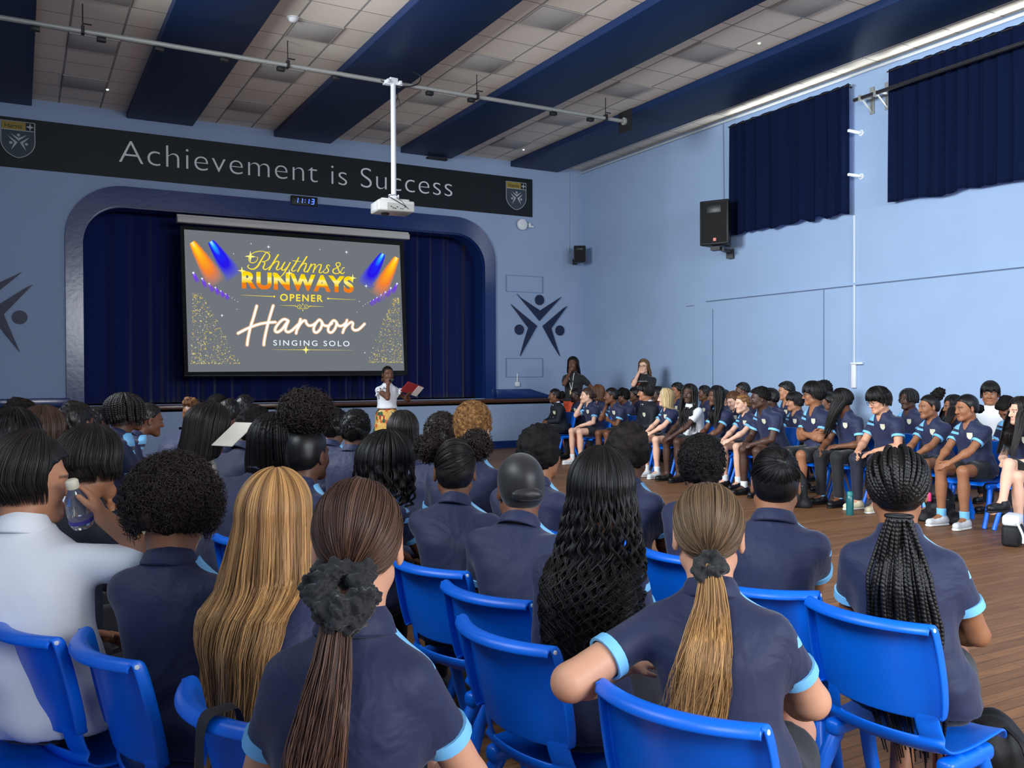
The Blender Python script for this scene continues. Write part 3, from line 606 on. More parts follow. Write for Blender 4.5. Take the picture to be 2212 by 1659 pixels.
# ---------------------------------------------------------------- loudspeakers
def speaker(name, lab, loc, rz, w, d, h, tilt=0):
    t = thing(name, lab, 'loudspeaker', loc, rz); M = Matrix.Rotation(tilt, 3, 'X')
    b = MB(); poly = [(-w/2, 0), (w/2, 0), (w*.32, d), (-w*.32, d)]
    b.prism([(u, v) for u, v in poly], lambda u, v, z: tuple(M @ Vector((u, v, z))), 0, h); b.build('cabinet', black_m, t, bevel=.018)
    b = MB(); b.box(tuple(M @ Vector((0, -.004, h*.5))), (w*.86, .012, h*.9), M=M); b.build('grille', mat('speaker_grille', S(12, 12, 12), rough=.7, bump=.4, bscale=300), t, bevel=.005)
    b = MB(); b.box(tuple(M @ Vector((0, -.008, h*.8))), (w*.5, .012, h*.18), M=M); b.build('horn', mat('speaker_horn', S(26, 26, 26), rough=.4), t, bevel=.02)
    return t
d = onX(1552, 440, XR-.45)
sp = speaker('wall_loudspeaker', 'large black loudspeaker on the right wall beside the short curtain', (XR-.55, d[1], onX(1552, 527, XR-.55)[2]), math.radians(-62), .5, .38, .74)
MB().box((.02, -.02, .085), (.05, .006, .05)).build('badge', emis('badge_orange', S(206, 92, 60), .5) if False else mat('badge_orange', S(214, 96, 66), rough=.4), sp)
b = MB(); b.box((0, .12, -.05), (.16, .14, .06)); b.box((.1, .32, -.07), (.06, .4, .05)); b.box((.1, .5, -.1), (.12, .05, .16)); b.build('wall_bracket', dark_m, sp)
d = onY(1245, 549, YW-.35)
sp = speaker('wall_loudspeaker', 'small black loudspeaker high in the corner right of the stage', (d[0]+.02, YW-.45, d[2]-.17), math.radians(-30), .26, .24, .34)
b = MB(); b.box((0, .3, .1), (.05, .25, .05)); b.box((-.08, .4, .05), (.1, .06, .12)); b.build('wall_bracket', dark_m, sp)
# ---------------------------------------------------------------- small fittings
a = onY(1128, 485, YW-.06); r = .115
t = thing('wireless_access_point', 'round white access point on the wall below the banner crest', 'access point', (a[0], YW, a[2]))
MB().lathe([(r*.75, -.03), (r, 0), (r*.95, .035), (r*.6, .045)], (0, -.045, 0), 28, Matrix.Rotation(math.pi/2, 3, 'X')).build('cover', white_m, t, smooth=True)
b = MB(); b.box((.19, -.03, 0), (.05, .06, .09)); b.box((.13, -.015, .02), (.1, .02, .02)); b.box((.25, -.02, -.02), (.08, .04, .04)); b.build('cable_clip', white_m, t, bevel=.006)
def conduit(name, lab, pts, m, r=.012): 
    b = MB(); b.tube(pts, r, 8); return tag(b.build(name, m, smooth=True), lab, 'conduit')
a = onY(1229, 375, YW-.02); c = onY(1229, 545, YW-.02)
conduit('cable_conduit', 'thin pale conduit running down to the small corner loudspeaker', [(a[0], YW-.013, a[2]), (c[0], YW-.013, c[2])], mat('conduit_paint', S(168, 180, 200), rough=.5), .011)
a = onX(1562, 265, XR-.012); c = onX(1562, 432, XR-.012)
conduit('cable_conduit', 'thin grey conduit above the large black loudspeaker', [(XR-.009, a[1], a[2]), (XR-.009, c[1]-.02, c[2])], mat('conduit_grey', S(110, 122, 142), rough=.5), .007)
a = onX(1845, 465, XR-.02); c = onX(1847, 785, XR-.02)
t = thing('wall_trunking', 'white cable trunking running down the right wall to a white socket strip', 'trunking', (XR, a[1], 1.26))
b = MB(); b.box((-.012, 0, (a[2]-1.26+c[2]-1.26)/2), (.022, .035, a[2]-c[2])); b.build('channel', mat('trunking_white', S(196, 206, 222), rough=.5), t, bevel=.004)
b = MB(); b.box((-.02, 0, (c[2]-1.26)/2), (.04, .075, c[2]-1.26)); b.build('socket_strip', white_m, t, bevel=.006)
b = MB(); b.box((-.03, -.06, c[2]-1.26), (.05, .2, .03)); b.build('cable_clip', white_m, t, bevel=.006)
for px, py, nm in ((1843, 281, 'upper'), (1843, 375, 'lower')):
    q = onX(px+16, py+6, XR-.02); t = thing('wall_hook', '%s of two white pegs on the wall beside the short curtain' % nm, 'wall hook', (XR, q[1], q[2]), 0, 'white wall pegs')
    b = MB(); b.tube([(-.0, 0, 0), (-.27, .0, .0)], .022, 12); b.build('peg', white_m, t, smooth=True); b = MB(); b.lathe([(.045, 0), (.045, .012), (.02, .014)], (0, 0, 0), 16, Matrix.Rotation(-math.pi/2, 3, 'Y')); b.build('base', white_m, t)
# black pipe across the big curtain
a = onX(1845, 217, XR-.25); c = onX(2212, 92, XR-.25)
t = thing('curtain_pipe', 'black pipe on wall brackets running in front of the large navy curtain', 'pipe', (XR-.25, a[1], a[2]))
MB().tube([(0, 0, 0), (0, c[1]-a[1]-1.6, (c[2]-a[2])*1.4)], .028, 12).build('pipe', mat('pipe_dark', S(40, 40, 44), rough=.45, metal=.3), t, smooth=True)
for yy in (8.52, 8.27):
    y = yy-a[1]; zz = -y*0+.0; b = MB()
    b.box((.238, y, .0), (.02, .07, .38)); b.box((.12, y, 0.03), (.24, .026, .03)); b.tube([(.23, y, -.16), (.03, y, -.01)], .011, 8); b.box((0, y, 0), (.06, .04, .08)); b.build('bracket', grey_m, t)
# smoke detectors and the small projector end-stop under the fourth beam
a = onZ(633, 38, ZC)
t = thing('smoke_detector', 'small white smoke detector on the ceiling tile left of the bar', 'smoke detector', (a[0], a[1], ZC))
MB().lathe([(.06, 0), (.06, -.02), (.045, -.045), (.02, -.055)], (0, 0, 0), 24).build('detector_body', white_m, t, smooth=True)
MB().lathe([(.075, 0), (.075, -.012)], (0, 0, 0), 24).build('detector_base', white_m, t)
for px, py, lab in ((232, 193, 'tiny lit ceiling indicator in the far left bay'), (1640, 93, 'tiny lit ceiling indicator beside a grey panel near the right curtains'), (1131, 323, 'tiny lit ceiling indicator in the bay right of the stage banner')):
    a = onZ(px, py, ZC); tag(MB().lathe([(.018, 0), (.016, -.012), (.006, -.016)], (a[0], a[1], ZC), 16).build('indicator_light', emis('indicator_glow', (.75, 1, .9), 3)), lab, 'indicator light')
a = onY(946, 342, YW-.1); tag(MB().box((a[0], YW-.05, a[2]), (.42, .1, .035)).build('beam_bracket', black_m, bevel=.005), 'small black bar fixed under the end of the fourth blue beam', 'bracket')
# socket block and flex at the foot of the stage wall, right
a = onY(1118, 830, YW-.03)
t = thing('wall_socket', 'white plug socket with a flex, on the blue plinth right of the stage', 'wall socket', (a[0], YW, a[2]))
MB().box((0, -.02, 0), (.1, .04, .09)).build('socket_plate', white_m, t, bevel=.006)
MB().tube(smooth_path([(0, -.02, .03), (.0, -.02, .14), (.01, -.01, .22)], 5), .014, 8).build('flex', white_m, t, smooth=True)
# ================================================================ smooth solid modelling on a grid
f32 = np.float32
def axis(lo, hi, h, fine):
    """grid coordinates from lo to hi with step h, finer inside the (a, b, step) intervals"""
    out = [lo]; x = lo
    while x < hi:
        s = h
        for a, b, hf in fine:
            if a-h <= x <= b: s = min(s, hf)
        x += s; out.append(x)
    return np.array(out, f32)
class Field:
    def __init__(s, lo, hi, h, fine=()):
        s.ax = [axis(lo[i], hi[i], h, [(f[0][i], f[1][i], f[2]) for f in fine]) for i in range(3)]
        s.D = np.full([len(a) for a in s.ax], 1., f32); s.h = h
    def sub(s, lo, hi, m):
        i = [slice(max(0, np.searchsorted(a, lo[k]-m)-1), np.searchsorted(a, hi[k]+m)+1) for k, a in enumerate(s.ax)]
        X, Y, Z = (a[j] for a, j in zip(s.ax, i)); return tuple(i), X[:, None, None], Y[None, :, None], Z[None, None, :]
    def put(s, i, d, k, op='u'):
        D = s.D[i]
        if op == 'u':
            if k: h = np.maximum(k-np.abs(D-d), 0)/k; s.D[i] = np.minimum(D, d)-h*h*k*.25
            else: s.D[i] = np.minimum(D, d)
        elif op == 's':
            d = -d; h = np.maximum(k-np.abs(D-d), 0)/max(k, 1e-6); s.D[i] = np.maximum(D, d)+h*h*k*.25
        elif op == 'i': s.D[i] = np.maximum(D, d)
    def cone(s, a, b, r1, r2, k=.02, op='u', end=None, flat=None):
        """tapered capsule; end=True cuts the far end flat"""
        a = np.asarray(a, f32); b = np.asarray(b, f32); r = max(r1, r2); m = r+max(k, 0)+2*s.h
        i, X, Y, Z = s.sub(np.minimum(a, b), np.maximum(a, b), m)
        if X.size*Y.size*Z.size == 0: return
        ba = b-a; L2 = float(ba@ba)+1e-9
        px, py, pz = X-a[0], Y-a[1], Z-a[2]
        t = np.clip((px*ba[0]+py*ba[1]+pz*ba[2])/L2, 0, 1)
        d = np.sqrt((px-t*ba[0])**2+(py-t*ba[1])**2+(pz-t*ba[2])**2)-(r1+t*(r2-r1))
        if end: L = math.sqrt(L2); d = np.maximum(d, (px*ba[0]+py*ba[1]+pz*ba[2])/L-L)
        s.put(i, d, k, op)
    def ell(s, c, r, R=None, k=.02, op='u'):
        c = np.asarray(c, f32); r = np.asarray(r, f32); m = max(r) if R is not None else r; m = np.broadcast_to(m, 3)
        i, X, Y, Z = s.sub(c-m, c+m, max(k, 0)+2*s.h)
        if X.size*Y.size*Z.size == 0: return
        x, y, z = X-c[0], Y-c[1], Z-c[2]
        if R is not None:  # columns of R are the ellipsoid axes
            x, y, z = (x*R[0, j]+y*R[1, j]+z*R[2, j] for j in range(3))
        k0 = np.sqrt((x/r[0])**2+(y/r[1])**2+(z/r[2])**2); k1 = np.sqrt((x/r[0]**2)**2+(y/r[1]**2)**2+(z/r[2]**2)**2)+1e-6
        s.put(i, k0*(k0-1)/k1, k, op)
    def loft(s, tb, off=0., zlo=None, zhi=None, k=.02, drape=0., pw=2.3, fold=None):
        """stack of level superellipses: tb rows z, cx, cy, yaw, a, b"""
        z0 = tb[0, 0] if zlo is None else zlo; z1 = tb[-1, 0] if zhi is None else zhi
        r = max(tb[:, 4].max(), tb[:, 5].max())+off+drape
        lo = (tb[:, 1].min()-r, tb[:, 2].min()-r, z0); hi = (tb[:, 1].max()+r, tb[:, 2].max()+r, z1)
        i, X, Y, Z = s.sub(lo, hi, k+2*s.h); zz = Z.ravel()
        g = lambda j: np.interp(zz, tb[:, 0], tb[:, j]).astype(f32)[None, None, :]
        cx, cy, w, a, b = (g(j) for j in range(1, 6)); cw, sw = np.cos(w), np.sin(w)
        x = (X-cx)*cw+(Y-cy)*sw; y = -(X-cx)*sw+(Y-cy)*cw; a = a+off; b = b+off
        if drape: a = a+drape*np.clip((tb[-1, 0]-.1-Z)/.4, 0, 1); b = b+drape*np.clip((tb[-1, 0]-.1-Z)/.4, 0, 1)
        q = (np.abs(x/a)**pw+np.abs(y/b)**pw)**(1/pw)+1e-6
        d = (q-1)*np.sqrt(x*x+y*y+1e-8)/q
        if fold is not None: d = d+fold(x, y, Z)
        d = np.maximum(d, np.maximum(Z-z1, z0-Z)); s.put(i, d, k)
    def cut_below(s, z): s.D = np.maximum(s.D, z-s.ax[2][None, None, :])
    def cut_above(s, z): s.D = np.maximum(s.D, s.ax[2][None, None, :]-z)
    def mesh(s, relax=1):
        """surface nets -> vertices, quads"""
        D = s.D; D = D.copy()
        for ax_ in range(3):
            sl = [slice(None)]*3
            for e in (0, -1): sl[ax_] = e; D[tuple(sl)] = np.maximum(D[tuple(sl)], 1e-3)
        I = D < 0; n = D.shape
        c = [I[a:n[0]-1+a, b:n[1]-1+b, e:n[2]-1+e] for a in (0, 1) for b in (0, 1) for e in (0, 1)]
        tot = sum(x.astype(np.int8) for x in c); act = (tot > 0) & (tot < 8); ci = np.argwhere(act)
        if not len(ci): return np.zeros((0, 3), f32), np.zeros((0, 4), np.int32)
        idx = np.full(act.shape, -1, np.int32); idx[tuple(ci.T)] = np.arange(len(ci))
        acc = np.zeros((len(ci), 3), f32); cnt = np.zeros(len(ci), f32)
        co = np.array([(a, b, e) for a in (0, 1) for b in (0, 1) for e in (0, 1)])
        val = np.stack([D[ci[:, 0]+o[0], ci[:, 1]+o[1], ci[:, 2]+o[2]] for o in co], 1)
        A = s.ax
        P0 = np.stack([A[j][ci[:, j]] for j in range(3)], 1); ST = np.stack([A[j][ci[:, j]+1] for j in range(3)], 1)-P0
        for p in range(8):
            for q in range(p+1, 8):
                df = co[q]-co[p]
                if np.abs(df).sum() != 1: continue
                u, v = val[:, p], val[:, q]; m = (u < 0) != (v < 0)
                t = np.where(m, u/np.where(m, u-v, 1), 0)
                acc += (m[:, None]*(co[p]+t[:, None]*df)).astype(f32); cnt += m
        V = P0+acc/cnt[:, None]*ST
        quads = []
        for ax_ in range(3):
            o1, o2 = [(1, 2), (2, 0), (0, 1)][ax_]
            sl0 = [slice(1, -1)]*3; sl1 = [slice(1, -1)]*3; sl0[ax_] = slice(0, n[ax_]-1); sl1[ax_] = slice(1, n[ax_])
            a, b = I[tuple(sl0)], I[tuple(sl1)]
            for flip, m in ((False, a & ~b), (True, ~a & b)):
                e = np.argwhere(m)
                if not len(e): continue
                e[:, o1] += 1; e[:, o2] += 1
                def cell(d1, d2):
                    g = e.copy(); g[:, o1] -= d1; g[:, o2] -= d2; return idx[tuple(g.T)]
                q = np.stack([cell(1, 1), cell(0, 1), cell(0, 0), cell(1, 0)], 1)
                quads.append(q[:, ::-1] if flip else q)
        Q = np.concatenate(quads)
        for _ in range(relax):
            sm = np.zeros_like(V); ct = np.zeros(len(V), f32)
            for j in range(4):
                for w in (1, 3):
                    np.add.at(sm, Q[:, j], V[Q[:, (j+w) % 4]]); np.add.at(ct, Q[:, j], 1)
            V = V*.5+.5*sm/np.maximum(ct, 1)[:, None]
        return V, Q
def norm(v): v = np.asarray(v, float); return v/(np.linalg.norm(v)+1e-9)
def rz(v, a): c, s = math.cos(a), math.sin(a); return np.array([c*v[0]-s*v[1], s*v[0]+c*v[1], v[2]])
def bumpy(V, amp, fr, seed=0, oct=2):
    """smooth pseudo-random scalar at points"""
    r = np.random.default_rng(seed); out = 0
    for o in range(oct):
        K = r.normal(size=(6, 3))*fr*(1.9**o); p = r.uniform(0, 6.28, 6); out = out+np.sin(V @ K.T+p).mean(1)*(.6**o)
    return out*amp
def vnormals(V, Q):
    n = np.cross(V[Q[:, 2]]-V[Q[:, 0]], V[Q[:, 3]]-V[Q[:, 1]]); N = np.zeros_like(V)
    for j in range(4): np.add.at(N, Q[:, j], n)
    return N/(np.linalg.norm(N, axis=1)[:, None]+1e-9)
def strands_mesh(name, P, r0, r1=None, var=None, sides=3, flat=None):
    """P: strands x points x 3 -> tubes; point attribute v per strand"""
    P = np.asarray(P, f32); S_, M_, _ = P.shape
    T = np.gradient(P, axis=1); T /= np.linalg.norm(T, axis=2)[..., None]+1e-9
    ref = RNG.normal(size=(S_, 1, 3)); U = np.cross(T, ref); U /= np.linalg.norm(U, axis=2)[..., None]+1e-9; W = np.cross(T, U)
    t = np.linspace(0, 1, M_)
    rr = np.broadcast_to(np.asarray(r0, f32).reshape(-1, 1), (S_, 1))*((1-t)**.5*.75+.25 if r1 is None else np.interp(t, np.linspace(0, 1, len(r1)), r1))[None]
    V = np.stack([P+rr[..., None]*(U*math.cos(a)+W*math.sin(a)) for a in 2*math.pi*np.arange(sides)/sides], 2)
    idx = np.arange(S_*M_*sides).reshape(S_, M_, sides)
    q = [np.stack([idx[:, :-1, k], idx[:, :-1, (k+1) % sides], idx[:, 1:, (k+1) % sides], idx[:, 1:, k]], -1).reshape(-1, 4) for k in range(sides)]
    me = raw_mesh(name, V.reshape(-1, 3), np.concatenate(q)); v = RNG.random(S_) if var is None else var
    fattr(me, 'v', np.repeat(v, M_*sides)); fattr(me, 'u', np.tile(np.repeat(t, sides), S_)); return me
# ================================================================ people
SKIN = {'fair': S(226, 178, 152), 'light': S(206, 152, 122), 'olive': S(180, 126, 94), 'tan': S(150, 100, 70), 'brown': S(112, 72, 50), 'dark': S(100, 65, 48), 'deep': S(74, 49, 39)}
def skin_mat(tone):
    nm = 'skin_'+tone
    if nm in MATS: return MATS[nm]
    c = SKIN[tone]; m = mat(nm, c, rough=.5, spec=.35, sss=.08); t = m.node_tree; b = t.nodes['Principled BSDF']
    a = t.nodes.new('ShaderNodeAttribute'); a.attribute_name = 'lip'; b2 = t.nodes.new('ShaderNodeAttribute'); b2.attribute_name = 'brow'
    m1 = t.nodes.new('ShaderNodeMix'); m1.data_type = 'RGBA'; m1.inputs[6].default_value = (*c, 1); m1.inputs[7].default_value = (c[0]*.8, c[1]*.5, c[2]*.5, 1); t.links.new(a.outputs['Fac'], m1.inputs[0])
    m2 = t.nodes.new('ShaderNodeMix'); m2.data_type = 'RGBA'; m2.inputs[7].default_value = (c[0]*.10, c[1]*.09, c[2]*.08, 1); t.links.new(b2.outputs['Fac'], m2.inputs[0]); t.links.new(m1.outputs[2], m2.inputs[6])
    t.links.new(m2.outputs[2], b.inputs['Base Color']); return m
HAIRC = {'black': (S(11, 10, 10), S(25, 21, 20)), 'softblack': (S(16, 13, 12), S(38, 31, 27)), 'brown': (S(44, 31, 24), S(84, 62, 48)), 'brunette': (S(52, 36, 30), S(112, 80, 62)), 'blonde': (S(104, 70, 38), S(214, 164, 104)), 'darkblonde': (S(62, 48, 36), S(142, 112, 82)),
         'platinum': (S(170, 140, 92), S(240, 216, 164)), 'ginger': (S(84, 56, 30), S(160, 114, 66)), 'chestnut': (S(66, 42, 28), S(130, 88, 58)), 'curly': (S(22, 16, 14), S(52, 38, 33))}
def hair_mat(col, rough=.42, coily=False):
    nm = ('coily_' if coily else 'hair_')+col
    if coily: rough = .72
    if nm in MATS: return MATS[nm]
    a, c = HAIRC[col]; m = mat(nm, a, rough=rough, spec=.15 if coily else .34); t = m.node_tree; b = t.nodes['Principled BSDF']
    at = t.nodes.new('ShaderNodeAttribute'); at.attribute_name = 'v'
    mx = t.nodes.new('ShaderNodeMix'); mx.data_type = 'RGBA'; mx.inputs[6].default_value = (*a, 1); mx.inputs[7].default_value = (*c, 1)
    t.links.new(at.outputs['Fac'], mx.inputs[0]); t.links.new(mx.outputs[2], b.inputs['Base Color']); return m
NAVY, CYAN = S(33, 39, 70), S(120, 190, 236)
def polo_mat(name='polo_navy', base=NAVY, stripes=True):
    if name in MATS: return MATS[name]
    m = mat(name, base, rough=.62, spec=.3, sheen=.15); t = m.node_tree; N = t.nodes.new; L = t.links.new; b = t.nodes['Principled BSDF']
    at = N('ShaderNodeAttribute'); at.attribute_name = 'rest'; sp = N('ShaderNodeSeparateXYZ'); L(at.outputs['Vector'], sp.inputs[0])
    def mth(op, a, c, d=None):
        n = N('ShaderNodeMath'); n.operation = op
        for i, q in enumerate((a, c, d)):
            if q is None: continue
            if isinstance(q, (int, float)): n.inputs[i].default_value = q
            else: L(q, n.inputs[i])
        return n.outputs[0]
    if stripes:
        x, y, s = sp.outputs; inside = mth('MULTIPLY', mth('MULTIPLY', mth('GREATER_THAN', x, .32), mth('LESS_THAN', x, 1.3)), mth('GREATER_THAN', y, -.10))
        sl = mth('MULTIPLY_ADD', x, -.03, s)   # the bands drop towards the sleeve
        bl = mth('MULTIPLY', mth('GREATER_THAN', sl, .80), mth('LESS_THAN', sl, .99)); st = mth('MULTIPLY', mth('GREATER_THAN', sl, .695), mth('LESS_THAN', sl, .745))
        f = mth('MULTIPLY', inside, mth('MAXIMUM', bl, st))
        mx = N('ShaderNodeMix'); mx.data_type = 'RGBA'; mx.inputs[6].default_value = (*base, 1); mx.inputs[7].default_value = (*CYAN, 1); L(f, mx.inputs[0]); L(mx.outputs[2], b.inputs['Base Color'])
    tc = N('ShaderNodeTexCoord'); n = N('ShaderNodeTexNoise'); n.inputs['Scale'].default_value = 5; n.inputs['Detail'].default_value = 3; n.inputs['Distortion'].default_value = 1.2; L(tc.outputs['Object'], n.inputs['Vector'])
    bp = N('ShaderNodeBump'); bp.inputs['Strength'].default_value = .6; bp.inputs['Distance'].default_value = .03; L(n.outputs[0], bp.inputs['Height']); L(bp.outputs[0], b.inputs['Normal']); return m
cyan_m = mat('cuff_cyan', CYAN, rough=.6)
black_cloth = mat('black_cloth', S(20, 21, 26), rough=.75, sheen=.15, bump=.25, bscale=7); navy_cloth = mat('navy_cloth', S(24, 28, 46), rough=.7, sheen=.15, bump=.25, bscale=7)
white_cloth = mat('white_cloth', S(226, 228, 232), rough=.75, bump=.4, bscale=6); cream_cloth = mat('cream_cloth', S(214, 204, 184), rough=.75, bump=.4, bscale=8)
eye_m = mat('eye', S(24, 18, 16), rough=.15); sclera_m = mat('eye_white', S(150, 142, 136), rough=.3)
badge_m = mat('badge_pale', S(206, 202, 180), rough=.6); badge_dark = mat('badge_dark', S(70, 72, 80), rough=.6)
shoe_black = mat('shoe_black', S(18, 18, 20), rough=.45); shoe_white = mat('shoe_white', S(206, 208, 210), rough=.5); sole_m = mat('shoe_sole', S(226, 226, 222), rough=.6); shoe_cream = mat('shoe_cream', S(216, 208, 176), rough=.5)
# torso rows: s (fraction of the spine), half width, half depth
TORSO = {'m': ((-.16, .150, .105), (-.05, .172, .122), (.08, .168, .118), (.22, .150, .104), (.36, .140, .098), (.52, .150, .105), (.68, .164, .112), (.78, .166, .108), (.86, .152, .096), (.93, .108, .078), (.985, .070, .064), (1.06, .054, .056), (1.14, .052, .056)),
         'f': ((-.16, .150, .108), (-.05, .174, .125), (.08, .168, .120), (.22, .140, .100), (.36, .125, .090), (.52, .134, .096), (.68, .148, .112), (.78, .147, .104), (.86, .134, .090), (.93, .094, .070), (.985, .058, .056), (1.06, .046, .048), (1.14, .045, .048))}
LSP = .52   # hip to base of neck
class Pose:
    """joint positions of one person in the person's own frame: x right, y forward, z up, hips over the origin"""
    def __init__(s, sex='m', stand=False, su=1., lean=6, side=0, tw=0, hy=0, hp=0, hr=0, build=1., la='lap', ra='lap', legs='sit', seat=.455, slouch=0, arm=1., hk=1.):
        s.sex = sex; s.su = su; s.build = build; s.stand = stand; s.zp = .93*su if stand else seat+.085; s.armk = arm
        n = 40; ss = np.linspace(-.16, 1.14, n); th = np.radians(lean)*np.clip(.55+.6*ss, .3, 1.25)+np.radians(slouch)*np.clip((ss-.35)*2, -.6, 1.1)
        y = np.zeros(n); z = np.zeros(n); ds = (ss[1]-ss[0])*LSP*su
        y[1:] = np.cumsum(np.sin(th[:-1]))*ds; z[1:] = np.cumsum(np.cos(th[:-1]))*ds; x = np.sin(np.radians(side))*np.clip(ss, 0, 2)*LSP*su
        i0 = np.interp(0, ss, np.arange(n)); y -= np.interp(i0, np.arange(n), y); z += s.zp-np.interp(i0, np.arange(n), z)
        yaw = -np.radians(tw)*np.clip(ss, 0, 1)
        T = np.array(TORSO[sex]); a = np.interp(ss, T[:, 0], T[:, 1])*su**.6; b = np.interp(ss, T[:, 0], T[:, 2])*su**.6
        w = np.where(ss < .98, build, 1+(build-1)*.35); a *= w; b *= w
        s.tb = np.stack([z, x, y, yaw, a, b], 1); s.ss = ss; s.cy = -np.radians(tw); s.th = np.radians(lean)*1.0+np.radians(slouch)
        nb = s.at(1.06); s.neck = nb; s.hyaw = s.cy-math.radians(hy)
        # head frame
        f = rz(np.array([0, math.cos(math.radians(hp)), math.sin(math.radians(hp))]), s.hyaw); rt = rz(np.array([math.cos(math.radians(hr)), 0, -math.sin(math.radians(hr))]), s.hyaw)
        up = norm(np.cross(rt, f)); rt = np.cross(f, up); s.H = np.stack([rt, f, up], 1)
        nd = norm(np.array([x[-1]-x[-6], y[-1]-y[-6], z[-1]-z[-6]])); s.k = 1.07*hk*(su**.5 if su > 1 else su**.35)
        s.hc = nb+nd*.048*su+s.H @ np.array([0, .018, .062])*s.k
        s.top = s.hc+s.H @ np.array([0, -.01, .117])*s.k
        sw = (.164 if sex == 'm' else .147)*su**.7*build
        s.sh = [s.at(.805, (e*sw, -.012, 0)) for e in (-1, 1)]
        s.ua, s.fa = .272*su, .238*su
        s.el, s.wr, s.hd = [None]*2, [None]*2, [None]*2
        for i, mode in enumerate((la, ra)): s.arm(i, mode)
        hw = .086 if sex == 'm' else .09
        s.hip = [np.array([e*hw, .0, s.zp]) for e in (-1, 1)]
        s.kn, s.an, s.ft = [None]*2, [None]*2, [None]*2
        for i in (0, 1): s.leg(i, legs[i] if isinstance(legs, (tuple, list)) else legs)
    def at(s, t, o=(0, 0, 0)):
        z, x, y, w = (np.interp(t, s.ss, s.tb[:, j]) for j in (0, 1, 2, 3)); return np.array([x, y, z])+rz(np.asarray(o, float), w)
    def arm(s, i, mode):
        e = (-1, 1)[i]; S0 = s.sh[i]; cw = lambda v: rz(np.asarray(v, float), s.cy)
        cz = np.array([s.at(.5)[0], s.at(.5)[1], 0]); pole = cw((e*.8, -.5, -.6)); palm = np.array([0, 0, -1.])
        if isinstance(mode, dict) and 'px' in mode: mode = 'lap'
        if isinstance(mode, dict):
            W = np.asarray(mode['w'], float); pole = np.asarray(mode.get('p', pole), float); palm = np.asarray(mode.get('n', palm), float); hd = mode.get('h')
        else:
            hd = None; up = s.su; E0 = None
            if mode == 'lap': W = cw((e*.055, .26, 0))+np.array([0, 0, s.zp+.115]); hd = cw((-e*.8, .55, -.15)); palm = cw((-e*.5, -.3, -.7))
            elif mode == 'thigh': W = cw((e*.12, .33, 0))+np.array([0, 0, s.zp+.10]); hd = cw((-e*.2, 1, -.3))
            elif mode == 'knees': W = cw((e*.07, .40, 0))+np.array([0, 0, s.zp+.075]); hd = cw((-e*.7, .7, -.4)); palm = cw((-e*.6, -.3, -.6))
            elif mode == 'cross': W = s.at(.42, (-e*.07, .165, 0)); hd = cw((-e*1, .15, .1)); pole = cw((e*1, .1, -.6)); palm = cw((0, -1, 0))
            elif mode == 'chin': W = s.hc+s.H @ np.array([e*.035, .085, -.165]); hd = s.H @ np.array([-e*.25, .1, 1]); pole = cw((e*.45, .35, -1)); palm = s.H @ np.array([-e*.2, -1, .2])
            elif mode == 'cheek': W = s.hc+s.H @ np.array([e*.07, .085, -.135]); hd = s.H @ np.array([-e*.25, -.05, 1]); pole = cw((e*.3, .5, -1)); palm = s.H @ np.array([-e*1, -.4, 0])
            elif mode == 'hip': W = s.at(.12, (e*.18, .0, 0)); hd = cw((-e*.5, .8, -.3)); pole = cw((e*1, -.6, .1)); palm = cw((-e*1, 0, 0))
            elif mode == 'down': W = S0+cw((e*.05, .05, 0))-np.array([0, 0, .50*up]); hd = np.array([0, .1, -1]); palm = cw((-e*1, 0, 0))
            elif mode == 'back': W = cw((e*.30, .10, 0))+np.array([0, 0, s.zp+.16]); hd = cw((-e*.4, .9, -.1))
        d = W-S0; L = np.linalg.norm(d); m = s.ua+s.fa
        if L > m*.985: W = S0+d/L*m*.985; d = W-S0; L = m*.985
        a = (s.ua**2-s.fa**2+L*L)/(2*L); h = math.sqrt(max(s.ua**2-a*a, 1e-6)); u = d/L; p = pole-u*(pole@u); E_ = S0+u*a+norm(p)*h
        s.el[i], s.wr[i] = E_, W
        if isinstance(mode, dict) and 'e' in mode: E_ = np.asarray(mode['e'], float); s.el[i], s.wr[i] = E_, np.asarray(mode['w'], float)
        fd = norm(s.wr[i]-E_); hd = norm(norm(hd)*.8+fd*.3) if hd is not None else fd; pn = palm-hd*(palm@hd); s.hd[i] = (hd, norm(pn))
    def leg(s, i, mode):
        e = (-1, 1)[i]; k = s.su if s.stand else min(1.08, max(.92, s.su)); Hh = s.hip[i]
        if s.stand: K = Hh+np.array([e*.01, .02, -.44*k]); A = np.array([e*.11, -.02, .085]); fd = (e*.2, 1, 0)
        else:
            kx = e*.115; kz = s.zp+.005; y = .41*k
            if mode == 'sit': A = (kx*1.05, y-.02, .085)
            elif mode == 'tuck': A = (kx, y-.20, .095)
            elif mode == 'tuckin': kx *= .55; A = (kx, y-.22, .095)
            elif mode == 'out': A = (kx*1.15, y+.16, .085)
            elif mode == 'wide': kx *= 1.9; A = (kx*1.05, y+.0, .085)
            elif mode == 'over': kx = -e*.05; kz += .11; y += .02; A = (-e*.10, y+.17, .33)
            elif mode == 'close': kx *= .62; A = (kx*1.1, y+.03, .085)
            K = np.array([kx, y, kz]); A = np.array(A); fd = (e*.12, 1, -.3 if mode == 'over' else 0)
            d = A-K; A = K+norm(d)*min(np.linalg.norm(d), .5)
            if mode != 'over': A[2] = .085
        s.kn[i], s.an[i], s.ft[i] = K, A, norm(fd)
def smoothcap(x): return np.clip(x, 0, 1)
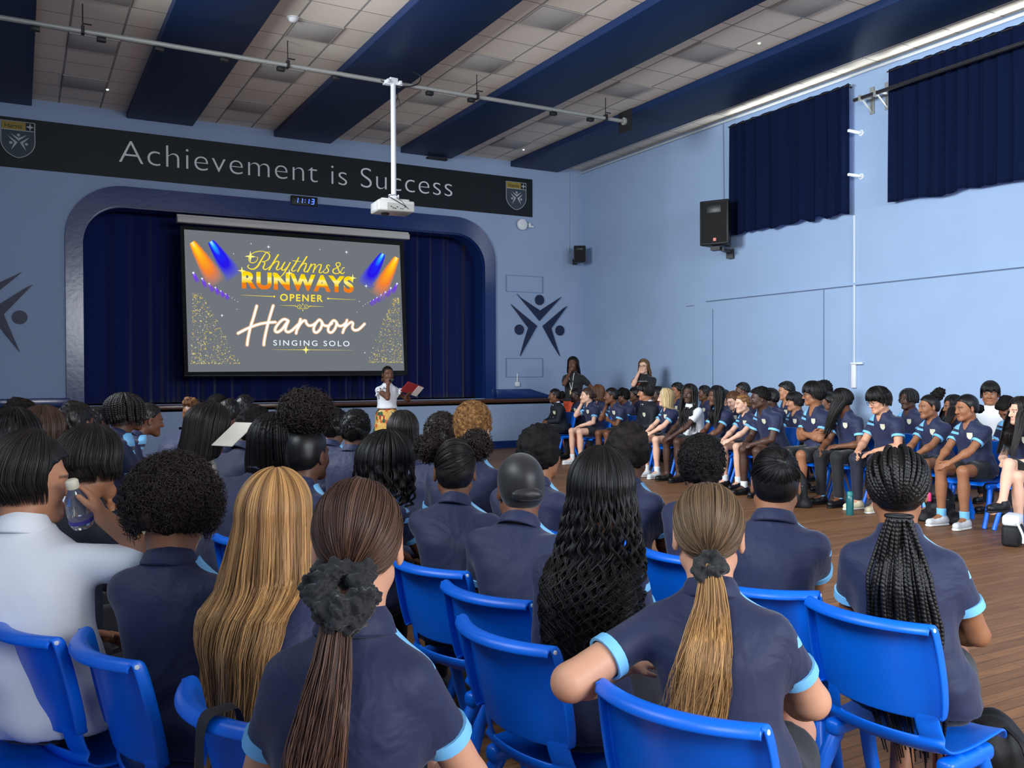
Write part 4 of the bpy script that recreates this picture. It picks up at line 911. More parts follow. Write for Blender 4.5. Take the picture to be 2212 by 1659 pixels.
def hand(F_, p, i, k, grip=.55):
    e = (-1, 1)[i]; W = p.wr[i]; d, n = p.hd[i]; side = np.cross(d, n)*(1 if i else -1)   # side points to the thumb
    side = norm(side); sc = .95*k*(1. if p.sex == 'm' else .92)
    R = np.stack([side, d, n], 1); c = W+d*.045*sc
    F_.ell(c, np.array([.038, .052, .018])*sc, R, .012)
    for j, (o, L) in enumerate(((.028, .072), (.010, .080), (-.009, .074), (-.027, .058))):
        q = W+d*.083*sc+side*o*sc; dd = norm(d+side*o*2.0); r = .0088*sc
        for m, (fr, cu) in enumerate(((.45, grip*.5), (.32, grip*1.1), (.25, grip*1.6))):
            v = norm(dd*math.cos(cu)+n*math.sin(cu)); q2 = q+v*L*fr*sc; F_.cone(q, q2, r, r*.92, .005); q = q2; r *= .92
    q = W+side*.026*sc+d*.022*sc; v = norm(d*.72+side*.62+n*.35); q2 = q+v*.040*sc; F_.cone(q, q2, .0125*sc, .0105*sc, .012); v = norm(d*.95+side*.15+n*.3); F_.cone(q2, q2+v*.034*sc, .0102*sc, .0088*sc, .004)
def head(F_, p, feat=True):
    k = p.k; c = p.hc; H = p.H; fem = p.sex == 'f'
    P = lambda x, y, z: c+H @ (np.array([x, y, z])*k)
    E_ = lambda q, r, kk=.02, op='u': F_.ell(P(*q), np.array(r)*k, H, kk, op)
    K_ = lambda a, b, r1, r2, kk=.012, op='u': F_.cone(P(*a), P(*b), r1*k, r2*k, kk, op)
    E_((0, -.014, .028), (.0735, .094, .088), .02)
    E_((0, .022, -.028), (.060, .064, .080), .03)
    jw = .043 if fem else .050
    for s in (-1, 1): K_((s*jw, .005, -.066), (s*.014, .068, -.097), .022, .018, .03)
    K_((-.012, .070, -.096), (.012, .070, -.096), .017, .017, .02)
    K_((0, -.022, -.05), tuple(np.linalg.solve(H*k, p.neck-c)), .050 if fem else .058, .050 if fem else .060, .025)
    if feat:
        K_((-.034, .076, .016), (.034, .076, .016), .0135, .0135, .02)
        for s in (-1, 1):
            E_((s*.031, .100, -.002), (.018, .0145, .0100), .014, 's'); E_((s*.036, .058, -.032), (.022, .022, .022), .03)
        K_((0, .088, .004), (0, .105, -.034), .0075, .0115, .010)
        for s in (-1, 1): E_((s*.0105, .096, -.038), (.0085, .010, .0075), .006)
        K_((-.015, .084, -.066), (.015, .084, -.066), .0068, .0068, .006); K_((-.012, .084, -.076), (.012, .084, -.076), .0078, .0078, .006)
        K_((-.022, .096, -.071), (.022, .096, -.071), .0022, .0022, .003, 's')
    for s in (-1, 1):
        R = H @ np.array([[1, .35*s, 0], [-.35*s, 1, 0], [0, 0, 1]])/math.sqrt(1+.35**2)
        F_.ell(P(s*.078, -.010, -.012), np.array([.0085, .019, .032])*k, R, .006); F_.ell(P(s*.086, -.002, -.008), np.array([.006, .010, .018])*k, R, .005, 's')
def body(p, h=.014, hh=.007, hands=True, feat=True, bare=True):
    pts = np.array(p.sh+p.el+p.wr+p.hip+p.kn+p.an+[p.hc, p.at(.3)]); lo = pts.min(0)-.2; hi = pts.max(0)+.2; lo[2] = -.02
    fine = [(p.hc-.11*p.k, p.hc+.12*p.k, hh)]
    if hands: fine += [(w+d[0]*.08-.10, w+d[0]*.08+.10, .0055) for w, d in zip(p.wr, p.hd)]
    F_ = Field(lo, hi, h, fine)
    F_.loft(p.tb, zhi=p.tb[-1, 0]-.01, k=.02)
    b = p.build**.6*p.su**.6; m = p.sex == 'm'
    for i in (0, 1):
        F_.cone(p.sh[i], p.el[i], (.056 if m else .047)*b, (.040 if m else .036)*b*p.armk, .045); F_.cone(p.el[i], p.wr[i], (.041 if m else .037)*b*p.armk, (.028 if m else .025)*b, .012)
        mid = p.el[i]*.72+p.wr[i]*.28; F_.ell(mid, (.040*b*p.armk,)*3, None, .03)
        F_.cone(p.hip[i]+np.array([0, .02, -.005]), p.kn[i], .082*b, .054*b, .04); F_.cone(p.kn[i], p.an[i], .053*b, .036*b, .02)
        calf = p.kn[i]*.68+p.an[i]*.32; back = norm(np.cross(p.kn[i]-p.an[i], (1, 0, 0))); F_.cone(calf-back*.012, calf*.7+p.an[i]*.3, .052*b, .040*b, .03)
        F_.cone(p.an[i], p.an[i]+p.ft[i]*.13-np.array([0, 0, .045]), .036, .030, .02)
        if hands: hand(F_, p, i, p.su)
        else: F_.ell(p.wr[i]+p.hd[i][0]*.07, (.03, .03, .03), None, .02)
    head(F_, p, feat)
    if not p.stand:
        i, X, Y, Z = F_.sub((-.3, -.3, p.zp-.2), (.3, .22, p.zp), 0); F_.D[i] = np.maximum(F_.D[i], p.zp-.084-Z)
    V, Q = F_.mesh(1); return V, Q
def head_attrs(me, p, V, beard=0):
    L = (V-p.hc) @ p.H/p.k; x, y, z = L.T
    lip = np.clip(1.6-np.hypot(np.maximum(np.abs(x)-.017, 0), (z+.071)*1.0)/.0075, 0, 1)*(y > .07)*(y < .12)
    br = np.clip(1.5-np.abs(z-.0185+(np.abs(x)-.03)**2*9)/.0042, 0, 1)*(y > .06)*(np.abs(x) > .012)*(np.abs(x) < .052)
    if beard: br = np.maximum(br, beard*(y > .04)*np.exp(-((z+.055)/.004)**2)*(np.abs(x) < .028))
    fattr(me, 'lip', lip*.8); fattr(me, 'brow', br*.85)
def eyes(p, root, glasses=False, closed=False):
    b = MB()
    H = Matrix(p.H.tolist())
    for s in (-1, 1):
        c = p.hc+p.H @ (np.array([s*.031, .0738, -.0015])*p.k); r = .0125*p.k
        b.lathe([(r*math.sin(a), -r*math.cos(a)) for a in np.linspace(.05, math.pi-.05, 9)], c, 14)
    e = b.build('eyes', sclera_m, root, smooth=True)
    b = MB()
    for s in (-1, 1):
        c = p.hc+p.H @ (np.array([s*.031+.001, .0790, -.0015])*p.k); b.lathe([(.0085*p.k*math.sin(a), -.0085*p.k*math.cos(a)) for a in np.linspace(.05, math.pi-.05, 8)], c, 12)
    b.build('iris', eye_m, e, smooth=True)
    if glasses:
        b = MB(); P = lambda x, y, z: p.hc+p.H @ (np.array([x, y, z])*p.k)
        for s in (-1, 1):
            b.tube([P(s*.032+.024*math.cos(a), .104-.008*abs(math.cos(a)), -.003+.018*math.sin(a)) for a in np.linspace(0, 2*math.pi, 17)], .0021, 5, caps=False)
            b.tube([P(s*.056, .094, .0), P(s*.078, .03, .002), P(s*.083, -.01, 0)], .0021, 5)
        b.tube([P(-.009, .108, 0), P(.009, .108, 0)], .0021, 5); b.build('glasses', black_m, root, smooth=True)
def top(p, kind, root, h=.013, sleeve=.62, off=.014, hem=None, seedv=0, hero=False, mat_=None, name='polo_shirt', longs=False, loose=.016, vneck=False):
    """shirt (torso plus sleeves) cut at collar and hem"""
    pts = np.array(p.sh+p.el+p.wr+[p.at(0), p.at(1)]); lo = pts.min(0)-.2; hi = pts.max(0)+.15; lo[2] = p.zp-.12
    F_ = Field(lo, hi, h); b = p.build**.6*p.su**.6; m = p.sex == 'm'
    rr = np.random.default_rng(seedv); ph = rr.uniform(0, 6, 5)
    amp = .013 if hero else .006
    def fold(x, y, Z):
        low = np.clip((p.at(.55)[2]-Z)/.3, 0, 1)
        return amp*low*(np.sin(Z*52+x*9*np.sign(ph[0]-3)+ph[1]+3*np.sin(x*11+ph[2]))*.6+np.sin(x*38+Z*17+ph[3])*.5)-amp*.3*np.sin(x*23+Z*9+ph[4])*(1-low)
    zc = p.at(1.02)[2]; zh = p.zp-.055 if hem is None else hem
    F_.loft(p.tb, off, zlo=zh, zhi=zc, k=.02, drape=loose, fold=fold)
    for i in (0, 1):
        t = 1 if longs else sleeve; e = p.sh[i]+(p.el[i]-p.sh[i])*t
        r1, r2 = (.060 if m else .051)*b, (.063 if m else .054)*b
        F_.cone(p.sh[i], e, r1, r2 if not longs else (.052)*b, .05, end=not longs)
        if longs: F_.cone(p.el[i], p.wr[i]+(p.el[i]-p.wr[i])*.06, .052*b, .042*b, .02, end=True)
    if vneck: F_.cone(p.at(1.06, (0, .055, 0)), p.at(.76, (0, .140, 0)), .050, .018, .004, 's')
    if not p.stand: F_.cut_below(max(zh, p.zp-.08))
    V, Q = F_.mesh(1)
    me = raw_mesh(name, V, Q); z = V[:, 2]; g = lambda j: np.interp(z, p.tb[:, 0], p.tb[:, j])
    w = g(3); dx, dy = V[:, 0]-g(1), V[:, 1]-g(2); x = (dx*np.cos(w)+dy*np.sin(w))/(.17 if m else .152)/p.build; y = (-dx*np.sin(w)+dy*np.cos(w))/g(5)
    s = np.interp(z, p.tb[:, 0], p.ss); fattr(me, 'rest', np.stack([x, y, s], 1), 'FLOAT_VECTOR')
    o = link(name, me, mat_ or polo_mat(), root); return o
def ring(b, c, ax, r, ln, th=.004, n=20, ell=(1, 1), up=None):
    """short sleeve band around an axis"""
    ax = norm(ax); u = norm(np.cross(ax, (0, 0, 1) if abs(ax[2]) < .9 else (1, 0, 0))); w = np.cross(ax, u); prof = [(r-th, -ln/2), (r+th, -ln/2), (r+th, ln/2), (r-th, ln/2)]
    V = []; Fc = []
    for k in range(n):
        a = 2*math.pi*k/n; d = u*math.cos(a)*ell[0]+w*math.sin(a)*ell[1]; V += [c+d*q[0]+ax*q[1] for q in prof]
    for k in range(n):
        for j in range(4): Fc.append((k*4+j, ((k+1) % n)*4+j, ((k+1) % n)*4+(j+1) % 4, k*4+(j+1) % 4))
    b.add(V, Fc)
def cuffs(p, root, m=None, sleeve=.62, name='sleeve_cuff', ln=.026):
    b0 = p.build**.6*p.su**.6; r = (.063 if p.sex == 'm' else .054)*b0
    for i in (0, 1):
        d = p.el[i]-p.sh[i]; L = np.linalg.norm(d); b = MB(); ring(b, p.sh[i]+d*(sleeve-.3*ln/L), d, r+.001, ln, .0035); b.build(name, m or cyan_m, root, smooth=True)
def collar(p, root, m, open_front=True, hgt=.034, name='collar', wide=1.0):
    c = p.at(.985); yaw = p.cy; a0, b0 = (.072, .068) if p.sex == 'm' else (.062, .060); a0 *= p.su**.6*wide; b0 *= p.su**.6*wide; n = 40; V = []; Fc = []
    fwd = rz(np.array([0, math.cos(p.th), -math.sin(p.th)]), yaw); rt = rz(np.array([1., 0, 0]), yaw); up = np.cross(rt, fwd)
    gap = .72 if open_front else 0
    for k in range(n):
        t = k/(n-1); a = math.pi/2+gap+t*(2*math.pi-2*gap); ca, sa = math.cos(a), math.sin(a); front = max(0, sa)
        for rr, zz in ((.90, -.012), (.86, hgt*.9), (.92, hgt), (1.10+.06*front, hgt*.55), (1.28+.2*front, -.012-.022*front), (1.24+.2*front, -.018-.022*front)):
            V.append(c+rt*ca*a0*rr+fwd*sa*b0*rr+up*(zz-.018*front))
    for k in range(n-1):
        for j in range(5): Fc.append((k*6+j, (k+1)*6+j, (k+1)*6+j+1, k*6+j+1))
    b = MB(); b.add(V, Fc); o = b.build(name, m, root, smooth=True); sd = o.modifiers.new('thickness', 'SOLIDIFY'); sd.thickness = .003; return o
def front_pt(p, s, x, off):
    """point on the front (y>0) of the clothed chest at spine fraction s, lateral x"""
    a, b = (np.interp(s, p.ss, p.tb[:, j]) for j in (4, 5)); a += off; b += off; y = b*max(0, 1-abs(x/a)**2.3)**(1/2.3); return p.at(s, (x, y, 0))
def badge(p, root, off=.026, x=-.075, s=.70, m=None):
    c = front_pt(p, s, x, off); e = front_pt(p, s, x-.02, off); g = front_pt(p, s+.06, x, off); u = norm(c-e); v = norm(g-c); n = np.cross(u, v); v = np.cross(n, u)
    out = [(-.026, .03), (.026, .03), (.026, -.008), (.016, -.026), (0, -.036), (-.016, -.026), (-.026, -.008)]
    b = MB(); b.prism(out, lambda a, d, t: c+u*a+v*d+n*t, -.004, .002); o = b.build('badge', m or badge_m, root)
    b = MB(); b.prism([(-.019, .024), (.019, .024), (.019, .014), (-.019, .014)], lambda a, d, t: c+u*a+v*d+n*t, .001, .003); b.prism([(-.012, .005), (.012, .005), (.009, -.012), (0, -.022), (-.009, -.012)], lambda a, d, t: c+u*a+v*d+n*t, .001, .003); b.build('badge_mark', badge_dark, o)
def bottoms(p, kind, root, m, h=.015):
    """trousers, shorts or skirt"""
    pts = np.array(p.hip+p.kn+p.an+[p.at(.15)]); F_ = Field(pts.min(0)-.2, pts.max(0)+.18, h); b = p.build**.6*p.su**.6
    zt = p.at(.17)[2]; F_.loft(p.tb, .010, zlo=p.zp-.10, zhi=zt, k=.02)
    for i in (0, 1):
        H0 = p.hip[i]+np.array([0, .02, -.003]); K, A = p.kn[i], p.an[i]
        if kind == 'trousers':
            F_.cone(H0, K, .096*b, .070*b, .05); F_.cone(K, A+(K-A)*.04, .070*b, .056*b, .03, end=True)
        elif kind == 'shorts': F_.cone(H0, H0+(K-H0)*.62, .098*b, .088*b, .05, end=True)
        elif kind == 'longshorts': F_.cone(H0, H0+(K-H0)*.98, .098*b, .082*b, .05, end=True)
        elif kind == 'skirt': F_.cone(H0, H0+(K-H0)*.72, .100*b, .090*b, .11, end=True)
    if kind == 'longskirt':
        for t in np.linspace(0, 1, 12): 
            r = .13+.20*t; F_.ell((0, .0, p.zp+.05-t*(p.zp-.10)), (r, r*.85, .09), None, .06)
        F_.cut_below(.06)
    if not p.stand:
        i, X, Y, Z = F_.sub((-.4, -.3, p.zp-.25), (.4, .22, p.zp), 0); F_.D[i] = np.maximum(F_.D[i], p.zp-.0845-Z)
    V, Q = F_.mesh(1); N = vnormals(V, Q); V = V+N*bumpy(V, .006, 22, 5)[:, None]
    if not p.stand: V[:, 2] = np.where((V[:, 1] < .2) & (V[:, 2] < p.zp-.07) & (V[:, 2] > p.zp-.11), np.maximum(V[:, 2], p.zp-.085), V[:, 2])
    return link({'longshorts': 'shorts', 'longskirt': 'skirt'}.get(kind, kind), raw_mesh(kind, V, Q), m, root)
def shoes(p, root, m=None, sock=None, h=.009, sole=None):
    for i in (0, 1):
        A, f = p.an[i], p.ft[i]; s = np.cross(f, (0, 0, 1)); toe = A+f*.155; toe[2] = A[2]-.045; heel = A-f*.045; heel[2] = A[2]-.045
        F_ = Field(np.minimum(toe, heel)-.09, np.maximum(toe, heel)+np.array([.09, .09, .11]), h)
        F_.cone(heel, toe, .039, .036, .02); F_.cone(A-f*.02-np.array([0, 0, .02]), A+f*.06-np.array([0, 0, .035]), .042, .036, .03); F_.cone(A-np.array([0, 0, .03]), A+np.array([0, 0, .01]), .042, .042, .02, end=True)
        base = A[2]-.085; F_.cut_below(base+.016); V, Q = F_.mesh(1); o = link('shoe', raw_mesh('shoe', V, Q), m or shoe_black, root)
        G = Field(np.minimum(toe, heel)-.09, np.maximum(toe, heel)+.09, h); hl = heel.copy(); tl = toe.copy(); hl[2] = tl[2] = base+.02; G.cone(hl, tl, .044, .041, .02); G.cut_below(base+.001); G.cut_above(base+.022)
        V, Q = G.mesh(1); link('sole', raw_mesh('sole', V, Q), sole or (sole_m if m is not None and m is not shoe_black else shoe_black), o)
        if sock is not None:
            F_ = Field(A-.08, A+np.array([.08, .08, .16]), h); d = norm(p.kn[i]-A); F_.cone(A-d*.01, A+d*.085, .042, .045, .01, end=True); V, Q = F_.mesh(1); link('sock', raw_mesh('sock', V, Q), sock, root)
# ---------------------------------------------------------------- hair
def LH(p, q): return p.hc+(np.asarray(q, float)*p.k) @ p.H.T
ZL = {'short': ([-.12, -.09, -.05, -.02, .005, .02, .04, .06, .12], [-.062, -.066, -.060, -.030, -.012, .010, .048, .066, .074]),
      'fade': ([-.12, -.09, -.05, -.02, .005, .02, .04, .06, .12], [-.030, -.030, -.010, .004, .012, .024, .05, .066, .074]),
      'fringe': ([-.12, -.09, -.05, -.02, .01, .03, .05, .07, .12], [-.066, -.070, -.066, -.036, -.024, .000, .022, .030, .030]),
      'bob': ([-.12, -.09, -.05, -.02, .01, .03, .05, .07, .12], [-.085, -.09, -.09, -.07, -.04, .01, .055, .066, .074])}
def scalp(p, root, col, thick=.012, line='short', noise=0, nf=60, h=.008, name='hair', bias=(0, 0, 0), seed=1, extra=None, m=None, nape=True, grow=(1, 1, 1)):
    """close cap of hair: cranium grown outwards, trimmed at a hairline"""
    k = p.k; pad = thick+.03+noise; F_ = Field(p.hc-(.12+pad)*k, p.hc+(.13+pad)*k, h)
    r = (np.array([.0735, .094, .088])+thick)*np.array(grow); F_.ell(LH(p, (0+bias[0], -.014+bias[1], .028+bias[2])), r*k, p.H, .01)
    if nape: F_.ell(LH(p, (0, -.045, -.02)), np.array([.062+thick, .055+thick, .058])*k, p.H, .03)
    X = np.stack(np.meshgrid(*F_.ax, indexing='ij'), -1); L = ((X-p.hc) @ p.H)/k; zl = np.interp(L[..., 1], *ZL[line])
    F_.D = np.maximum(F_.D, ((zl-L[..., 2])*.8*k).astype(f32))
    if extra: extra(F_)
    V, Q = F_.mesh(1)
    if noise:
        N = vnormals(V, Q); V = V+N*(bumpy(V, noise*2.2, nf, seed, 3)+RNG.uniform(-1, 1, len(V))*noise*.3)[:, None]
    me = raw_mesh(name, V, Q); fattr(me, 'v', np.clip(.35+bumpy(V, .9, nf*1.5, seed+3), 0, 1)); return link(name, me, m or hair_mat(col, coily=noise >= .006), root)
def blob(p, root, col, parts, noise=.006, nf=60, h=.008, name='hair_bun', seed=2, m=None):
    """hair masses: list of (centre in head units, radii)"""
    pts = np.array([LH(p, c) for c, r in parts]); rm = max(max(r) for c, r in parts)+.02; F_ = Field(pts.min(0)-rm, pts.max(0)+rm, h)
    for c, r in parts: F_.ell(LH(p, c), np.array(r)*p.k, p.H, .02)
    V, Q = F_.mesh(1); N = vnormals(V, Q); V = V+N*(bumpy(V, noise*2.2, nf, seed, 3)+RNG.uniform(-1, 1, len(V))*noise*.35)[:, None]
    me = raw_mesh(name, V, Q); fattr(me, 'v', np.clip(.35+bumpy(V, .9, nf*1.5, seed+3), 0, 1)); return link(name, me, m or hair_mat(col, coily=noise >= .006), root)
def curls(p, root, col, c, r, n=900, rad=.0045, amp=.010, turns=2.0, ln=.05, r0=.0022, zmin=-.2, face=True, name='curl_mass'):
    """small springy curls standing on an ellipsoid"""
    d = RNG.normal(size=(n*3, 3)); d /= np.linalg.norm(d, axis=1)[:, None]
    if face: d = d[~((d[:, 1] > .25) & (d[:, 2] < .45-.2*0))]
    d = d[d[:, 2] > zmin][:n]; n = len(d); t = np.linspace(0, 1, 14)
    u = np.cross(d, RNG.normal(size=(n, 3))); u /= np.linalg.norm(u, axis=1)[:, None]; w = np.cross(d, u); ph = RNG.uniform(0, 6.28, n)[:, None]; L = ln*RNG.uniform(.6, 1.2, n)[:, None]
    base = np.array(c)+d*np.array(r)*.93
    a = 2*math.pi*turns*t[None]+ph; A = amp*RNG.uniform(.6, 1.2, n)[:, None]
    P = base[:, None]+d[:, None]*(t*1.0)[None, :, None]*L[..., None]*.55+u[:, None]*(A*np.cos(a)+L*.5*t[None]*np.cos(ph))[..., None]+w[:, None]*(A*np.sin(a)+L*.5*t[None]*np.sin(ph))[..., None]
    me = strands_mesh(name, p.hc+(P*p.k) @ p.H.T, r0*RNG.uniform(.7, 1.3, n)); return link(name, me, hair_mat(col), root)
def outside(p, G, off=.040, layer=.03, front=False, sides=None):
    """lay hair on the back (or chest) instead of inside the body"""
    z = G[..., 2]; g = lambda j: np.interp(z, p.tb[:, 0], p.tb[:, j]); w = g(3); cx, cy = g(1), g(2); c, s = np.cos(w), np.sin(w)
    x = (G[..., 0]-cx)*c+(G[..., 1]-cy)*s; y = -(G[..., 0]-cx)*s+(G[..., 1]-cy)*c; a, b = g(4)+off, g(5)+off
    e = np.clip(1-np.abs(x/(a*1.04))**2.3, 0, 1)**(1/2.3); m = np.clip((p.at(1.0)[2]-z)/.07, 0, 1)*(e > 0)
    lay = layer*RNG.random(G.shape[0])[:, None]
    t = np.maximum(y, b*e+lay) if front else np.minimum(y, -b*e-lay)
    y2 = y+(t-y)*m; return np.stack([cx+x*c-y2*s, cy+x*s+y2*c, z], -1)
def fall(p, root, col, n=600, zend=-.45, tm=115, wid=(.088, .105, .075), dep=(.105, .07, .05), back=None, r0=.0016, wave=0, wfreq=14, clump=.0, part=0., pts=40, name='long_hair', shiftx=0., endvar=.06, rho=(.97, 1.06), sweep=0, front=None, lat=0., hgt=.100):
    """loose hair hanging from a parting, over the skull and down the back. widths at skull, shoulder, tip"""
    k = p.k; yaw = p.hyaw; th = RNG.uniform(-1, 1, n)*math.radians(tm); rh = RNG.uniform(rho[0], rho[1], n)**.7; nc = max(8, int(n/22)); cid = RNG.integers(0, nc, n)
    if clump:
        tc = np.linspace(-1, 1, nc)*math.radians(tm); th = tc[cid]+(th*0+RNG.normal(size=n)*math.radians(tm)/nc*(1.2-clump)); rh = rh*(1-clump*.3)+clump*.3*RNG.uniform(rho[0], rho[1], nc)[cid]
    ze = zend*(1-RNG.random(n)**2*endvar*2.2); t = np.linspace(0, 1, pts); up = int(pts*.38); out = np.zeros((n, pts, 3))
    ztop = .117*1.0; cy0 = -.014
    for j in range(pts):
        if j < up:
            f = j/(up-1); ph = math.radians(8)+(math.pi/2*1.0-math.radians(8))*f
            z = .028+hgt*math.cos(ph)*rh; s = np.sin(ph)
            x = part*(1-f)+(wid[0])*np.sin(th)*s*rh; y = cy0-(dep[0])*np.cos(th)*s*rh+.02*(1-f)
        else:
            f = (j-up+1)/(pts-up); z = .028*rh*(1-f)+f*ze; g = -z/abs(zend); g = np.clip(g, 0, 1)
            a = np.interp(g, [0, .4, 1], wid); b = np.interp(g, [0, .4, 1], dep); sh = np.interp(g, [0, .4, 1], [cy0, -.03 if back is None else back[0], -.05 if back is None else back[1]])
            x = a*np.sin(th)*rh+shiftx*g+lat*g*np.sign(np.sin(th)); y = sh-b*np.cos(th)*rh
        if wave:
            fz = np.clip((-(z-.03))/.25, 0, 1); phs = (np.arange(nc)*2.399)[cid]+RNG.normal(size=n)*0
            x = x+wave*fz*np.sin(-z*wfreq*2*math.pi+phs); y = y+wave*.7*fz*np.cos(-z*wfreq*2*math.pi*.9+phs*1.7)
        out[:, j] = np.stack([x, y, z*np.ones(n)], 1)
    out += (RNG.normal(size=(n, 1, 3))*.0015)*np.linspace(.2, 1, pts)[None, :, None]
    if front is not None: out = front(out, th)
    c, s = math.cos(yaw), math.sin(yaw); W = out*k; G = np.stack([W[..., 0]*c-W[..., 1]*s, W[..., 0]*s+W[..., 1]*c, W[..., 2]], -1)
    # the crown follows the tilt of the head, the fall hangs plumb
    T = (out*k) @ p.H.T; m = np.clip((out[..., 2:3]+.02)/.05, 0, 1); G = p.hc+G*(1-m)+T*m
    if zend < -.2: G = outside(p, G, front=front is not None)
    v = np.clip(.5+.28*np.sin(cid*12.9898)+RNG.normal(size=n)*.22, 0, 1)
    return link(name, strands_mesh(name, G, r0*RNG.uniform(.75, 1.25, n), var=v), hair_mat(col), root)
def slicked(p, root, col, tie, n=900, r0=.0013, name='slicked_hair', part=0., lo=0.):
    """combed hair: strands run over the skull from the hairline to a tie point (head units)"""
    tie = np.array(tie); C0 = np.array([0, -.014, .028]); R = np.array([.0735, .094, .088])+.006
    td = (tie-C0)/R; td /= np.linalg.norm(td)
    d = RNG.normal(size=(n*4, 3)); d /= np.linalg.norm(d, axis=1)[:, None]; P0 = C0+d*R
    zl = np.interp(P0[:, 1], *ZL['short']); ok = (P0[:, 2] > zl-.004) & (P0[:, 2] < zl+.075+.0*n) if False else (P0[:, 2] > zl-.004)
    d = d[ok][:n]; n = len(d); t = np.linspace(0, 1, 22)
    # start the path near the parting / hairline side of the sphere
    om = np.arccos(np.clip(d @ td, -1, 1)); so = np.sin(om)+1e-6
    Q = (np.sin((1-t)[None]*om[:, None])/so[:, None])[..., None]*d[:, None]+(np.sin(t[None]*om[:, None])/so[:, None])[..., None]*td
    Q /= np.linalg.norm(Q, axis=2)[..., None]
    lift = RNG.uniform(0, .006, n)[:, None]*np.sin(t*math.pi)[None]
    P = C0+Q*(R+0)*(1+lift[..., None]*8); P = P+(RNG.normal(size=(n, 1, 3))*.0012)
    me = strands_mesh(name, p.hc+(P*p.k) @ p.H.T, r0*RNG.uniform(.7, 1.3, n), r1=[1, 1, .8], var=np.clip(.45+RNG.normal(size=n)*.22, 0, 1)); return link(name, me, hair_mat(col), root)
def tail(p, root, col, tie, n=500, ln=.45, w=(.018, .045, .03), r0=.0015, wave=.006, wf=2.2, push=.05, backoff=None, name='ponytail', sx=0., curve=.0, endvar=.3, flat=.6):
    """ponytail hanging plumb from a tie point; follows the back"""
    T0 = LH(p, tie); yaw = p.hyaw; t = np.linspace(0, 1, 46); a = RNG.uniform(0, 6.28, n); r = RNG.random(n)**.6; L = ln*(1-RNG.random(n)**1.6*endvar)
    nc = 26; cid = RNG.integers(0, nc, n); a = a*.55+(np.arange(nc)*2.4)[cid]*.45; W = np.interp(t, np.linspace(0, 1, len(w)), w)
    x = (np.cos(a)*r)[:, None]*W[None]+sx*t[None]**1.2+wave*np.sin(t[None]*wf*6.28+(cid*.9)[:, None])*t[None]+curve*np.sin(t[None]*math.pi)
    y = (np.sin(a)*r*flat)[:, None]*W[None]-push*np.sin(np.clip(t*3, 0, 1)*math.pi*.5)[None]*(1-.0*t[None])
    if backoff is not None: y = y-np.interp(t, np.linspace(0, 1, len(backoff)), backoff)[None]
    z = -L[:, None]*t[None]+.012*np.sin(np.clip(t*4, 0, 1)*math.pi)[None]
    c, s = math.cos(yaw), math.sin(yaw); G = T0+np.stack([x*c-y*s, x*s+y*c, z], -1)*p.k
    G = outside(p, G, .036, .035)
    v = np.clip(.5+.25*np.sin(cid*7.7)+RNG.normal(size=n)*.2, 0, 1)
    return link(name, strands_mesh(name, G, r0*RNG.uniform(.7, 1.3, n), var=v), hair_mat(col), root)
def rope(path, rad, per=.016, n=10, amp=.35):
    """one plait: a tube whose outline swells at each crossing"""
    P = np.asarray(path, float); seg = np.r_[0, np.cumsum(np.linalg.norm(np.diff(P, axis=0), axis=1))]; m = max(6, int(seg[-1]/per*5)); s = np.linspace(0, seg[-1], m)
    Q = np.stack([np.interp(s, seg, P[:, j]) for j in range(3)], 1); T = np.gradient(Q, axis=0); T /= np.linalg.norm(T, axis=1)[:, None]+1e-9
    U = np.cross(T, (.31, .22, .93)); U /= np.linalg.norm(U, axis=1)[:, None]+1e-9; W = np.cross(T, U); tp = np.clip((seg[-1]-s)/(.18*seg[-1]), .35, 1)
    V = []; a = 2*math.pi*np.arange(n)/n
    ph = 2*math.pi*s/per
    for k in range(n):
        rr = rad*tp*(.85+amp*np.abs(np.sin(ph*.5+a[k]*.5))); V.append(Q+(U*math.cos(a[k])+W*math.sin(a[k]))*rr[:, None])
    V = np.stack(V, 1); idx = np.arange(m*n).reshape(m, n); F_ = np.concatenate([np.stack([idx[:-1, k], idx[:-1, (k+1) % n], idx[1:, (k+1) % n], idx[1:, k]], -1) for k in range(n)])
    return V.reshape(-1, 3), F_
def ropes(name, paths, rad, col, root, per=.016, n=8):
    V = []; Q = []; v = []; c = 0
    for i, pth in enumerate(paths):
        a, q = rope(pth, rad*RNG.uniform(.85, 1.15), per*RNG.uniform(.9, 1.1), n); V.append(a); Q.append(q+c); c += len(a); v.append(np.full(len(a), RNG.uniform(.05, .7)))
    me = raw_mesh(name, np.concatenate(V), np.concatenate(Q)); fattr(me, 'v', np.concatenate(v)); return link(name, me, hair_mat(col), root)
